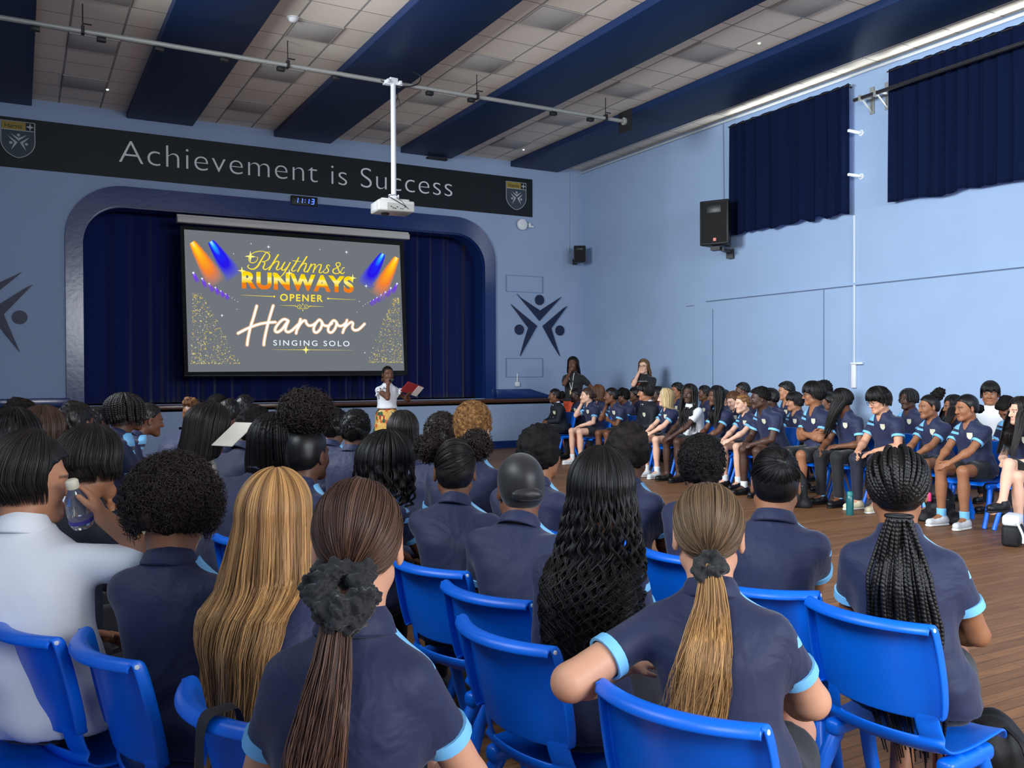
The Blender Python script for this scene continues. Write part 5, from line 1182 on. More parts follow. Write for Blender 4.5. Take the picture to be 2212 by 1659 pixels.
def hang_ropes(p, root, col, n=26, zend=-.4, tm=120, wid=(.088, .105, .09), dep=(.10, .08, .06), rad=.0062, name='braids', back=(-.02, -.04), front=None):
    """long loose braids falling from the crown"""
    out = []
    for i in range(n):
        th = math.radians(tm)*(2*(i+.5)/n-1); th += RNG.normal()*.05; ze = zend*RNG.uniform(.82, 1.0); rh = RNG.uniform(.9, 1.05); pts = []
        for f in np.linspace(0, 1, 7):
            ph = math.radians(10)+f*math.radians(80); pts.append(p.hc+p.H @ (np.array([wid[0]*math.sin(th)*math.sin(ph)*rh, -.014-dep[0]*math.cos(th)*math.sin(ph)*rh, .028+.094*math.cos(ph)])*p.k))
        for f in np.linspace(.1, 1, 10):
            z = ze*f; a = np.interp(f, [0, .4, 1], wid); b = np.interp(f, [0, .4, 1], dep); sh = np.interp(f, [0, .4, 1], [-.014, back[0], back[1]])
            q = np.array([a*math.sin(th)*rh, sh-b*math.cos(th)*rh, z]); 
            if front is not None: q = front(q, th, f)
            q[0] += .004*math.sin(f*9+i); q = rz(q*p.k, p.hyaw); pts.append(p.hc+q)
        out.append(np.array(pts))
    if zend < -.2: out = list(outside(p, np.array(out), .036, .02, front=back[1] > 0))
    return ropes(name, out, rad*p.k, col, root, .014)
# ================================================================ blue plastic chairs
chair_m = mat('chair_blue', S(0, 106, 228), rough=.33, spec=.45, var=.06, vscale=9)
bolt_m = mat('chair_plug', S(214, 222, 230), rough=.4)
def grid_mesh(P, quad_ok=None):
    n, m = P.shape[:2]; idx = np.arange(n*m).reshape(n, m); Q = np.stack([idx[:-1, :-1], idx[:-1, 1:], idx[1:, 1:], idx[1:, :-1]], -1)
    if quad_ok is not None: Q = Q[quad_ok]
    return P.reshape(-1, 3), Q.reshape(-1, 4)
def make_chair(name='school_chair'):
    t = thing(name, 'x', 'chair')
    # backrest panel with a rim folded back along the top and sides
    us = [-1.0, -1.0, -1.0, -.985, -.94, -.86, -.7, -.5, -.25, 0, .25, .5, .7, .86, .94, .985, 1.0, 1.0, 1.0]; ub = [.036, .022, .010, .003, 0]+[0]*9+[0, .003, .010, .022, .036]
    rows = [(.520, -.178, .186, 0), (.528, -.180, .192, 0), (.56, -.187, .200, 0), (.62, -.200, .206, 0), (.70, -.217, .206, 0), (.76, -.231, .202, 0), (.785, -.238, .199, 0), (.797, -.242, .196, .004), (.802, -.245, .195, .014), (.800, -.246, .195, .026), (.790, -.246, .195, .036), (.778, -.244, .195, .040)]
    P = np.zeros((len(rows), len(us), 3))
    for i, (z, y, w, rb) in enumerate(rows):
        for j, (u, b) in enumerate(zip(us, ub)):
            rnd = .022*max(0, abs(u)-.86)/.14 if i < 1 else 0
            P[i, j] = (u*w, y+.062*abs(u)**2.1-max(b, rb), z+rnd)
    V, Q = grid_mesh(P); o = link('backrest', raw_mesh('backrest', V, Q), chair_m, t)
    sd = o.modifiers.new('thickness', 'SOLIDIFY'); sd.thickness = .009; sd.offset = 0; sb = o.modifiers.new('smooth', 'SUBSURF'); sb.levels = sb.render_levels = 2
    # seat with rear bar, two uprights and the hand slot between them
    us = np.array([-1, -.9, -.66, -.6, -.3, 0, .3, .6, .66, .9, 1]); rows = [(-.186, .548, .172), (-.182, .522, .176), (-.172, .480, .182), (-.162, .470, .184), (-.158, .452, .186), (-.138, .424, .190), (-.10, .412, .196), (-.02, .410, .204), (.08, .418, .206), (.15, .424, .205), (.19, .418, .200), (.205, .398, .195)]
    P = np.zeros((len(rows), len(us), 3))
    for i, (y, z, w) in enumerate(rows):
        for j, u in enumerate(us):
            up = .018*abs(u)**3 if 4 < i < 11 else 0
            P[i, j] = (u*w, y+(.052*abs(u)**2.1 if i < 4 else .03*abs(u)**2.1*(i < 6)), z+up)
    ok = np.ones((len(rows)-1, len(us)-1), bool); ok[0:3, 2:8] = False
    V, Q = grid_mesh(P, ok); o = link('seat', raw_mesh('seat', V, Q), chair_m, t)
    sd = o.modifiers.new('thickness', 'SOLIDIFY'); sd.thickness = .010; sd.offset = 0; sb = o.modifiers.new('smooth', 'SUBSURF'); sb.levels = sb.render_levels = 2
    for s in (-1, 1):
        b = MB(); b.box((s*.178, .0, .388), (.052, .24, .05)); b.build('leg_housing', chair_m, t, bevel=.018, seg=3)
    for s in (-1, 1):
        for y0, y1, y2 in ((-.07, -.15, -.25), (.07, .12, .215)):
            b = MB(); b.tube(smooth_path([(s*.178, y0*.5, .392), (s*.182, y0, .38), (s*.196, y1, .24), (s*.212, y2, .0)], 5), [.020, .024]+[.0245]*3+[.0235]*4+[.0225]*3+[.021]*3+[.0195], 12); b.build('leg', chair_m, t, smooth=True)
    for s in (-1, 1):
        M = Matrix.Rotation(s*math.pi/2, 3, 'Y'); b = MB(); b.lathe([(.0065, 0), (.0065, .003), (.004, .005)], (s*.1985, -.203, .790), 12, M); b.build('bolt', bolt_m, t)
    return t
CHAIR0 = None; CHAIRS = []
def chair_at(x, y, az, label, group='blue school chairs'):
    """az: facing, degrees from the stage direction (+Y) towards the right wall (+X)"""
    global CHAIR0
    r = -math.radians(az)
    if CHAIR0 is None: CHAIR0 = make_chair(); CHAIR0.location = (x, y, 0); CHAIR0.rotation_euler = (0, 0, r); CHAIR0['label'] = label; CHAIR0['group'] = group; o = CHAIR0
    else: o = dup(CHAIR0, (x, y, 0), r, label, group)
    CHAIRS.append(o); return o
def chair_under(T, az, label, back=-.0): return chair_at(T[0], T[1], az, label)
# the near chairs, by the two ends of their top rails
def chair_by_rail(x0, y0, x1, y1, az, label):
    m = onZ((x0+x1)/2, (y0+y1)/2, .79); a = math.radians(az); f = np.array([math.sin(a), math.cos(a)]); c = m[:2]+f*.255; return chair_at(c[0], c[1], az, label)
# ================================================================ cast
TOP = {}
def person(label, px, py, plane, az, tone, sex='m', tw=0, head=None, hair=None, cloth='polo', bottom=None, sock=None, shoe=None, hp=0, h=.016, hh=.0075, hth=.012, cat='person', group=None, su=None, glasses=False, chair=None, feat=True, hands=False, zmax=1.14, stand=False, hero=False, seedv=0, beard=0, cs=.62, col=True, on=None, fwd=.01, **kw):
    """place a person by the crown of the head; az / head are compass directions measured from the stage (+Y) towards the right wall (+X); tw turns the chest past the hips"""
    T = onX(px, py, plane[1]) if plane[0] == 'X' else atd(px, py, plane[1]); T = T-np.array([0, 0, hth])
    hy = (head if head is not None else az+tw)-(az+tw)
    mk = lambda s: Pose(sex=sex, stand=stand, su=s, tw=tw, hy=hy, hp=hp, **kw)
    a = -math.radians(az); D = plane[1]; side = kw.pop('side', 0)
    for it in range(14 if on is not None else 1):
        if on is not None: T = atd(px, py, D)-np.array([0, 0, hth])
        mk = lambda s: Pose(sex=sex, stand=stand, su=s, tw=tw, hy=hy, hp=hp, side=side, **kw)
        s = 1. if su is None else su
        if su is None:
            for _ in range(4): P = mk(s); s *= (T[2]-.0 if stand else T[2]-P.zp)/((P.top[2]) if stand else (P.top[2]-P.zp)); s = min(max(s, .84), zmax)
        P = mk(s); off = rz(P.top, a); loc = np.array([T[0]-off[0], T[1]-off[1], 0])
        if on is not None:   # slide along the sight line until the hips are over the chair
            ch = np.array(on.location); ca = -on.rotation_euler.z; f = np.array([math.sin(ca), math.cos(ca), 0]); r = np.array([f[1], -f[0], 0])
            D += (fwd-(loc-ch)@f)*.7*np.sign(ray(px, py)@f)/max(.35, abs(ray(px, py)@f)); lt = (loc-ch)@r; side = float(np.clip(side+np.degrees(lt/.75)*.6*math.cos(math.radians(az)+0-ca), -14, 14))
    if on is not None: print('SEAT', label[:40], 'D %.2f->%.2f' % (plane[1], D), 'su %.2f side %.1f' % (s, side), 'off', np.round([(loc-ch)@f, (loc-ch)@r], 2))
    root = thing('person', label, cat, tuple(loc), a, group)
    for q in ('la', 'ra'):
        if isinstance(kw.get(q), dict) and 'px' in kw[q]:   # a hand given by its place in the hall
            w = rz(atd(*kw[q]['px'])-loc, -a); kw[q] = dict(kw[q], w=w); kw[q].pop('px')
            if 'epx' in kw[q]: kw[q]['e'] = rz(atd(*kw[q].pop('epx'))-loc, -a)
            for v in ('p', 'h', 'n'):
                if v in kw[q]: kw[q][v] = np.asarray(kw[q][v], float)
    P = mk(s)
    V, Q = body(P, h, hh, hands, feat); me = raw_mesh('body', V, Q); head_attrs(me, P, V, beard); link('body', me, skin_mat(tone), root)
    if feat: eyes(P, root, glasses)
    hc = .013 if h < .02 else .019
    if cloth == 'polo':
        top(P, 'polo', root, hc, seedv=seedv, hero=hero, sleeve=cs, vneck=feat); cuffs(P, root, sleeve=cs)
        if col: collar(P, root, polo_mat('polo_collar', NAVY, False), open_front=True)
        badge(P, root)
    elif cloth == 'blazer':
        top(P, 'blazer', root, hc, off=.020, longs=True, mat_=mat('blazer_cloth', S(22, 26, 36), rough=.75, bump=.2, bscale=8), name='blazer', seedv=seedv)
        collar(P, root, white_cloth, name='shirt_collar'); b = MB(); V = [front_pt(P, s_, x, .024+.004) for s_, x in ((.93, -.036), (.93, .036), (.42, .006), (.42, -.006))]; b.add(V, [(0, 1, 2, 3)]); o = b.build('shirt_front', white_cloth, root); sd = o.modifiers.new('t', 'SOLIDIFY'); sd.thickness = .008
        b = MB(); V = [front_pt(P, s_, x, .033) for s_, x in ((.93, -.014), (.93, .014), (.60, .022), (.50, .0), (.60, -.022))]; b.add(V, [(0, 1, 2, 3, 4)]); o = b.build('tie', navy_cloth, root); sd = o.modifiers.new('t', 'SOLIDIFY'); sd.thickness = .006
        badge(P, root, off=.034, x=-.085, s=.62)
    elif cloth in ('white', 'cream'):
        m = white_cloth if cloth == 'white' else cream_cloth; top(P, 'shirt', root, hc, off=.020, mat_=m, name='shirt', sleeve=.82, loose=.03, seedv=seedv, hero=True); collar(P, root, m, hgt=.044, open_front=True)
    elif cloth in ('tee_white', 'tee_black'):
        top(P, 'tee', root, hc, mat_=white_cloth if cloth == 'tee_white' else black_cloth, name='t_shirt', seedv=seedv)
    if bottom: bottoms(P, bottom[0], root, bottom[1])
    if shoe is None and not stand: shoe = shoe_black
    if shoe is not None: shoes(P, root, shoe, sock)
    if hair:
        for fn in hair: fn(P, root)
    P.root = root; P.loc = loc; P.az = az
    if chair:
        f = np.array([math.sin(math.radians(az)), math.cos(math.radians(az))]); chair_at(loc[0]-f[0]*.014, loc[1]-f[1]*.014, az, chair)
    return P
# hair recipes
def H_short(col='black', t=.012, line='short', noise=.004, nf=70, **k): return lambda p, r: scalp(p, r, col, t, line, noise, nf, **k)
def H_mop(col='black', t=.022, noise=.004, nf=45, **k):
    def f(p, r):
        scalp(p, r, col, t, 'fringe', noise, nf, **k)
        def fr(o, th):   # fringe: strands that pass the brow are lifted to it
            y = o[..., 1]; z = o[..., 2]; o[..., 2] = np.where(y > .03, np.maximum(z, .026+.008*np.sin(th*9)[:, None]), z); return o
        fall(p, r, col, 420, -.055, tm=180, wid=(.0735+t+.004,)*3, dep=(.095+t+.004, .09+t, .085+t), back=(-.012, -.012), r0=.0028, pts=20, endvar=.35, front=fr, name='hair_strands', rho=(.985, 1.05), hgt=.092+t)
    return f
def H_afro(col='black', t=.045, noise=.011, nf=75, line='short', **k):
    def f(p, r): scalp(p, r, col, t*.8, line, noise*.6, 120, **k); curls(p, r, col, (0, -.016, .026), (.0735+t*.8, .094+t*.8, .088+t*.8), 800, amp=.006, ln=.03, r0=.0026, zmin=-.55, name='curls')
    return f
def puff(col, c, r, n=700, amp=.007, ln=.04):
    """a round puff of tight curls: centre and radii in head units"""
    def f(p, rt): blob(p, rt, col, [(c, np.array(r)*.9)], .006, 110, name='hair_puff'); curls(p, rt, col, c, np.array(r)*.92, n, amp=amp, ln=ln, r0=.0024, zmin=-1.1, face=False, name='puff_curls')
    return f
def H_base(col='black', t=.006): return lambda p, r: scalp(p, r, col, t, 'short', .0, name='scalp_hair')
# ================================================================ the near audience, seen from behind
def back_of(c=.0): return None
HOLD = {}
# girl with the fair ponytail, elbow on the chair back
CH = chair_by_rail(1268, 1495, 1600, 1590, 71, 'blue chair under the fair-haired ponytail girl leaning her elbow on its back')
P = person('girl with fair low ponytail and small black scrunchie, elbow on her chair back', 1530, 1037, ('D', 2.12), 50, 'light', 'f', tw=-6, head=41, h=.011, hh=.0045, hero=True, on=CH, fwd=.03, lean=12, slouch=6, build=1.0, bottom=('shorts', black_cloth),  hands=True, legs='sit', arm=1.3,
  la={'px': (1352, 1440, 2.22), 'epx': (1232, 1474, 1.98), 'h': (.8, .6, 0), 'n': (0, 0, -1)}, ra='thigh', seedv=1, cs=.60,
  hair=[lambda p, r: scalp(p, r, 'darkblonde', .006, 'short', nape=False, name='scalp_hair'), lambda p, r: slicked(p, r, 'darkblonde', (0, -.100, -.045), 2600, .0011),
        lambda p, r: tail(p, r, 'blonde', (0, -.108, -.05), 1500, .43, w=(.012, .030, .046, .056, .052, .04), r0=.0013, wave=.012, wf=1.1, push=.02, backoff=(0, .03, .075, .10), sx=-.05, curve=.02, endvar=.35)])
def scrunchie(p, root, at, R, r, n=9, seed=0, name='scrunchie', m=None, h=.004, noise=.006):
    c = LH(p, at); ax = p.H[:, 1]*.75-p.H[:, 2]*.65; ax = norm(ax); u = norm(np.cross(ax, p.H[:, 0])); w = np.cross(ax, u); rr = np.random.default_rng(seed)
    F_ = Field(c-R-2.6*r, c+R+2.6*r, h)
    for k in range(n):
        a = 2*math.pi*k/n+rr.uniform(-.12, .12); q = c+(u*math.cos(a)+w*math.sin(a))*R*rr.uniform(.85, 1.2)+ax*rr.uniform(-.4, .4)*r
        d = norm(rr.normal(size=3)); e = norm(np.cross(d, rr.normal(size=3))); M = np.stack([d, e, np.cross(d, e)], 1); F_.ell(q, np.array([1.25, .95, .62])*r*rr.uniform(.85, 1.2), M, .006)
    V, Q = F_.mesh(1); N = vnormals(V, Q); f = bumpy(V, 1, 85, seed, 2); V = V+N*(noise*(np.abs(f)*2-.7))[:, None]
    return link(name, raw_mesh(name, V, Q), m or mat('scrunchie_black', S(15, 15, 16), rough=.7, sheen=.2, bump=.3, bscale=60), root)
scrunchie(P, P.root, (0, -.118, -.055), .023, .018, 12, 3)
# brunette ponytail with the big scrunchie
P = person('girl with a long brunette ponytail gathered by a large black scrunchie', 772, 1025, ('D', 1.64), 38, 'light', 'f', tw=-4, head=20, h=.010, hh=.004, hero=True, lean=7, slouch=4, hk=.94, build=.80, bottom=('shorts', black_cloth),  legs='wide', la='lap', ra='thigh', arm=1.15, seedv=4, cs=.57,
  hair=[lambda p, r: scalp(p, r, 'brunette', .007, 'short', nape=False, name='scalp_hair'), lambda p, r: slicked(p, r, 'brunette', (-.02, -.098, -.05), 3200, .0010),
        lambda p, r: tail(p, r, 'brunette', (-.028, -.118, -.075), 1500, .50, w=(.016, .030, .042, .046, .040, .02), r0=.0013, wave=.008, wf=1.3, push=.03, backoff=(.0, .03, .06, .08), sx=-.075, curve=-.0, endvar=.3)])
scrunchie(P, P.root, (-.028, -.120, -.062), .042, .030, 13, 8, noise=.009)
# long fair hair
CH = chair_by_rail(365, 1480, 500, 1600, 78, 'blue chair under the girl with very long loose golden hair')
P = person('girl with very long loose golden hair hanging over her chair back', 592, 1012, ('D', 1.92), 48, 'fair', 'f', tw=-4, head=36, h=.011, hh=.005, hero=True, on=CH, fwd=.03, lean=10, slouch=5, bottom=('trousers', navy_cloth), feat=True, la='lap', ra='lap', seedv=6,
  hair=[lambda p, r: scalp(p, r, 'blonde', .002, 'bob', name='scalp_hair'), lambda p, r: fall(p, r, 'blonde', 3000, -.56, tm=128, wid=(.086, .118, .085), dep=(.108, .055, .035), back=(-.10, -.20), r0=.0014, wave=.006, wfreq=2.4, clump=.5, pts=46, endvar=.10, shiftx=-.02)])
# curly crop, head bowed
CH = chair_by_rail(150, 1375, 225, 1445, 77, 'blue chair under the pupil with the curly dark brown crop')
P = person('pupil with a big curly dark brown crop bowing forward', 380, 1003, ('D', 2.55), 42, 'tan', 'm', tw=0, head=22, h=.012, hh=.006, hero=True, on=CH, build=.92, lean=9, slouch=7, hp=-20, hth=.05, bottom=('trousers', navy_cloth),  la='knees', ra='knees', seedv=9,
  hair=[lambda p, r: scalp(p, r, 'curly', .044, 'short', .007, 90, name='hair'), lambda p, r: curls(p, r, 'curly', (0, -.018, .026), (.124, .138, .130), 3600, amp=.007, ln=.05, r0=.0017, zmin=-.62)])
# white shirt, drinking bottle raised
CH = chair_by_rail(-62, 1342, 95, 1390, 72, 'blue chair under the boy in the white shirt')
P = person('boy in a white short-sleeved shirt raising a clear drink bottle', 68, 930, ('D', 2.66), 34, 'olive', 'm', tw=0, head=80, h=.012, hh=.005, hero=True, cloth='white', build=.92, lean=8, slouch=8, side=-15, hp=-6, hth=.024, bottom=('trousers', black_cloth), hands=True, la='lap',
  ra={'px': (224, 1118, 2.60), 'p': (.35, -.2, -1.6), 'h': (-.5, .35, .8), 'n': (-.8, -.2, -.2)}, seedv=12, col=True,
  hair=[lambda p, r: scalp(p, r, 'softblack', .022, 'short', .002, 40, name='hair'), lambda p, r: fall(p, r, 'softblack', 1100, -.062, tm=106, hgt=.116, wid=(.102, .100, .086), dep=(.130, .118, .098), back=(-.008, .0), r0=.0017, pts=24, endvar=.5, rho=(.97, 1.05), name='hair_strands')])
W = P.wr[1]; d, n_ = P.hd[1]; q = rz(W+d*.085*P.su+n_*.045, -math.radians(P.az))+P.loc
bt = thing('drink_bottle', 'clear plastic drink bottle held up by the boy in the white shirt', 'bottle', tuple(q), 0)
Mx = Matrix.Rotation(math.radians(14), 3, 'X') @ Matrix.Rotation(math.radians(-12), 3, 'Y')
clear = mat('clear_plastic', (.86, .9, .92), rough=.08, trans=.92, spec=.5)
b = MB(); b.lathe([(.001, -.075), (.028, -.075), (.034, -.06), (.035, -.02), (.032, .015), (.018, .04), (.0145, .055)], (0, 0, 0), 28, Mx); b.build('bottle_body', clear, bt, smooth=True)
b = MB(); b.lathe([(.0175, .05), (.0182, .054), (.0182, .072), (.014, .076)], (0, 0, 0), 24, Mx); b.build('bottle_cap', mat('cap_cream', S(206, 200, 176), rough=.5), bt, smooth=True)
b = MB(); b.lathe([(.0353, -.058), (.0353, -.046)], (0, 0, 0), 28, Mx); b.build('bottle_label', mat('label_violet', S(60, 56, 140), rough=.5), bt, smooth=True)
# dark mop in front of him
person('boy with a dark brown mop of hair, in front of the white shirt', 197, 918, ('D', 3.35), 58, 'tan', 'm', head=55, h=.013, hh=.006, hero=True, cloth='blazer', lean=16, hp=-8, hth=.026, bottom=('trousers', black_cloth), la='knees', ra='chin', seedv=14,
  hair=[lambda p, r: scalp(p, r, 'softblack', .022, 'short', .002, 40), lambda p, r: fall(p, r, 'softblack', 900, -.06, tm=140, hgt=.116, wid=(.098, .10, .09), dep=(.126, .112, .10), back=(-.005, .0), r0=.0018, pts=22, endvar=.4, rho=(.97, 1.06), name='hair_strands')])
# middle row
CH = chair_by_rail(840, 1215, 965, 1245, 73, 'blue chair behind the girl with two dark puffs, left of the nested pair')
P = person('pupil with slicked centre parting and two dark hair puffs', 982, 946, ('D', 3.45), 48, 'brown', 'f', tw=0, head=26, h=.013, hh=.006, hero=True, on=CH, fwd=.03, lean=20, slouch=8, build=1.1, bottom=('trousers', black_cloth),  la='knees', ra='knees', seedv=17,
  hair=[lambda p, r: scalp(p, r, 'softblack', .005, 'short', name='scalp_hair'), lambda p, r: slicked(p, r, 'softblack', (.085, -.02, .06), 700, .0013), puff('curly', (-.098, .05, .085), (.052, .052, .05), 500), puff('curly', (.088, .05, .095), (.056, .056, .054), 500)])
CH = chair_by_rail(945, 1270, 1100, 1310, 74, 'blue chair under the pupil in the smooth black head wrap')
P = person('pupil in a smooth black head wrap with a light blue left cuff', 1124, 976, ('D', 2.85), 58, 'brown', 'm', tw=-4, head=16, h=.012, hh=.005, hero=True, on=CH, fwd=.03, lean=20, slouch=10, build=1.0, bottom=('trousers', black_cloth),  la='thigh', ra='knees', seedv=19,
  hair=[lambda p, r: scalp(p, r, 'black', .010, 'short', name='head_wrap', m=mat('head_wrap', S(24, 22, 22), rough=.45, sheen=.2)), lambda p, r: blob(p, r, 'black', [((0, -.112, -.012), (.06, .02, .022))], .002, 40, name='wrap_band', m=mat('head_wrap', S(24, 22, 22)))])
CH = chair_by_rail(972, 1336, 1140, 1422, 80, 'blue chair nearest behind the girl with long black curls')
P = person('girl with long black curls reaching her waist', 1300, 962, ('D', 2.52), 62, 'olive', 'f', tw=-6, head=42, h=.012, hh=.006, hero=True, on=CH, fwd=.03, lean=8, slouch=4, bottom=('trousers', black_cloth), feat=True, la='knees', ra='knees', build=.92, seedv=21, hth=.016,
  hair=[lambda p, r: scalp(p, r, 'black', .004, 'bob', .003, name='scalp_hair'), lambda p, r: fall(p, r, 'black', 1500, -.43, tm=135, wid=(.090, .112, .098), dep=(.112, .075, .06), back=(-.075, -.14), r0=.0019, wave=.017, wfreq=13, clump=.7, pts=80, endvar=.28)])
# front row of this side
CH = chair_by_rail(1375, 1185, 1470, 1215, 88, 'blue chair top showing right of the long black curls')
P = person('pupil with short dense black curls, mostly hidden behind the fair ponytail', 1517, 970, ('D', 3.6), 84, 'dark', 'f', tw=-6, head=46, h=.013, hh=.006, hero=True, on=CH, fwd=.05, lean=12, slouch=8, bottom=('shorts', black_cloth),  la='knees', ra='knees', hth=.02, seedv=23,
  hair=[lambda p, r: scalp(p, r, 'black', .016, 'short', .006, 70), lambda p, r: curls(p, r, 'black', (0, -.016, .026), (.092, .11, .104), 900, amp=.006, ln=.03, r0=.0022, zmin=-.5, name='hair_twists')])
P = person('pupil with a smooth black bun and clipped neckline', 1675, 962, ('D', 3.15), 56, 'tan', 'm', tw=-4, head=44, h=.012, hh=.005, hero=True, lean=14, slouch=8, build=.97, bottom=('trousers', black_cloth),  la='knees', ra='knees', seedv=25,
  hair=[lambda p, r: scalp(p, r, 'black', .007, 'short', name='scalp_hair'), lambda p, r: slicked(p, r, 'black', (.02, -.085, .07), 1500, .0012), lambda p, r: blob(p, r, 'black', [((.018, -.095, .072), (.026, .018, .026))], .004, 90)],
  chair='blue chair under the pupil with the smooth black bun')
CH = chair_by_rail(1725, 1300, 1972, 1368, 84, 'blue chair under the girl with long black braids, nearest the floor')
P = person('girl with long black box braids gathered low behind', 1938, 962, ('D', 2.36), 62, 'tan', 'f', tw=-4, head=50, h=.011, hh=.005, hero=True, on=CH, fwd=.03, lean=6, slouch=4, build=.97, bottom=('shorts', black_cloth),  la='lap', ra='lap', legs='tuckin', shoe=shoe_cream, sock=cream_cloth, seedv=27, cs=.60, hth=.010,
  hair=[lambda p, r: scalp(p, r, 'black', .004, 'short', name='scalp_hair', m=skin_mat('tan') if False else hair_mat('black'))])
def box_braids(p, root, col='black', tie=(0, -.118, -.075)):
    C0 = np.array([0, -.014, .028]); R = np.array([.0735, .094, .088])+.009; td = (np.array(tie)-C0)/R; td /= np.linalg.norm(td); out = []
    rows = [(ph, a) for ph, n in ((20, 6), (42, 10), (64, 13), (86, 15), (104, 12)) for a in np.linspace(0, 360, n, endpoint=False)+ph]
    for ph, az in rows:
        f = math.radians(ph); a = math.radians(az); d = np.array([math.sin(f)*math.sin(a), math.sin(f)*math.cos(a), math.cos(f)])
        if d[1] > .62 and d[2] < .55: continue
        om = math.acos(np.clip(d @ td, -1, 1)); 
        if om < .35: continue
        t = np.linspace(0, 1, 12); q = np.sin((1-t)*om)[:, None]/math.sin(om)*d+np.sin(t*om)[:, None]/math.sin(om)*td; q /= np.linalg.norm(q, axis=1)[:, None]
        out.append(p.hc+((C0+q*R*(1+.05*np.sin(t*math.pi))[:, None])*p.k) @ p.H.T)
    ropes('braids', out, .0062*p.k, col, root, .012)
    T0 = LH(p, tie); out = []; c, s = math.cos(p.hyaw), math.sin(p.hyaw)
    for i in range(46):
        a = i*2.4; r = math.sqrt((i+.5)/46); L = RNG.uniform(.40, .66) if i % 4 else RNG.uniform(.62, .74); t = np.linspace(0, 1, 16); w = np.interp(t, [0, .12, .4, .75, 1], [.032, .055, .100, .115, .085])
        x = math.cos(a)*r*w+.05*t**2; y = math.sin(a)*r*w*.45-.03-.012*np.sin(t*5+i); z = -L*t; out.append(T0+np.stack([x*c-y*s, x*s+y*c, z], 1)*p.k)
    out = list(outside(p, np.array(out), .034, .03)); ropes('hanging_braids', out, .0058*p.k, col, root, .012)
    V = MB(); V.tube([T0+p.H @ (np.array([.036*math.cos(a), .02*math.sin(a)-.004, .004])) for a in np.linspace(0, 2*math.pi, 20)], .006, 8, caps=False); V.build('hair_tie', black_m, root, smooth=True)
box_braids(P, P.root)
P = person('boy with short black hair looking right, in front of the black head wrap', 1167, 914, ('D', 4.1), 66, 'tan', 'm', tw=-4, head=62, h=.013, hh=.006, hero=True, lean=16, slouch=8, hth=.022, bottom=('trousers', black_cloth), feat=True, la='knees', ra='knees', seedv=29,
  hair=[H_short('black', .022, 'short', .007, 50)], chair='blue chair under the short-haired boy in front of the head wrap')
P = person('pupil with short black hair partly behind the long black curls', 1357, 910, ('D', 4.0), 66, 'brown', 'm', tw=-2, head=50, h=.013, hh=.006, hero=True, lean=14, slouch=4, hth=.020, bottom=('trousers', black_cloth),  la='knees', ra='knees', seedv=31,
  hair=[H_short('softblack', .020, 'short', .006, 50)], chair='blue chair under the short-haired pupil behind the long black curls')
P = person('boy with curly ginger hair and glasses', 1020, 864, ('D', 4.55), 56, 'light', 'm', head=44, h=.013, hh=.006, hero=True, lean=10, slouch=6, hth=.034, bottom=('trousers', black_cloth), feat=True, glasses=True, la='lap', ra='lap', seedv=33,
  hair=[lambda p, r: scalp(p, r, 'ginger', .006, 'fade', .003, 60), lambda p, r: scalp(p, r, 'ginger', .014, 'fringe', .006, 110, bias=(0, .004, .012), seed=5, name='curly_top', nape=False), lambda p, r: curls(p, r, 'ginger', (0, -.006, .045), (.082, .098, .09), 1100, amp=.006, ln=.032, r0=.002, zmin=-.35)])
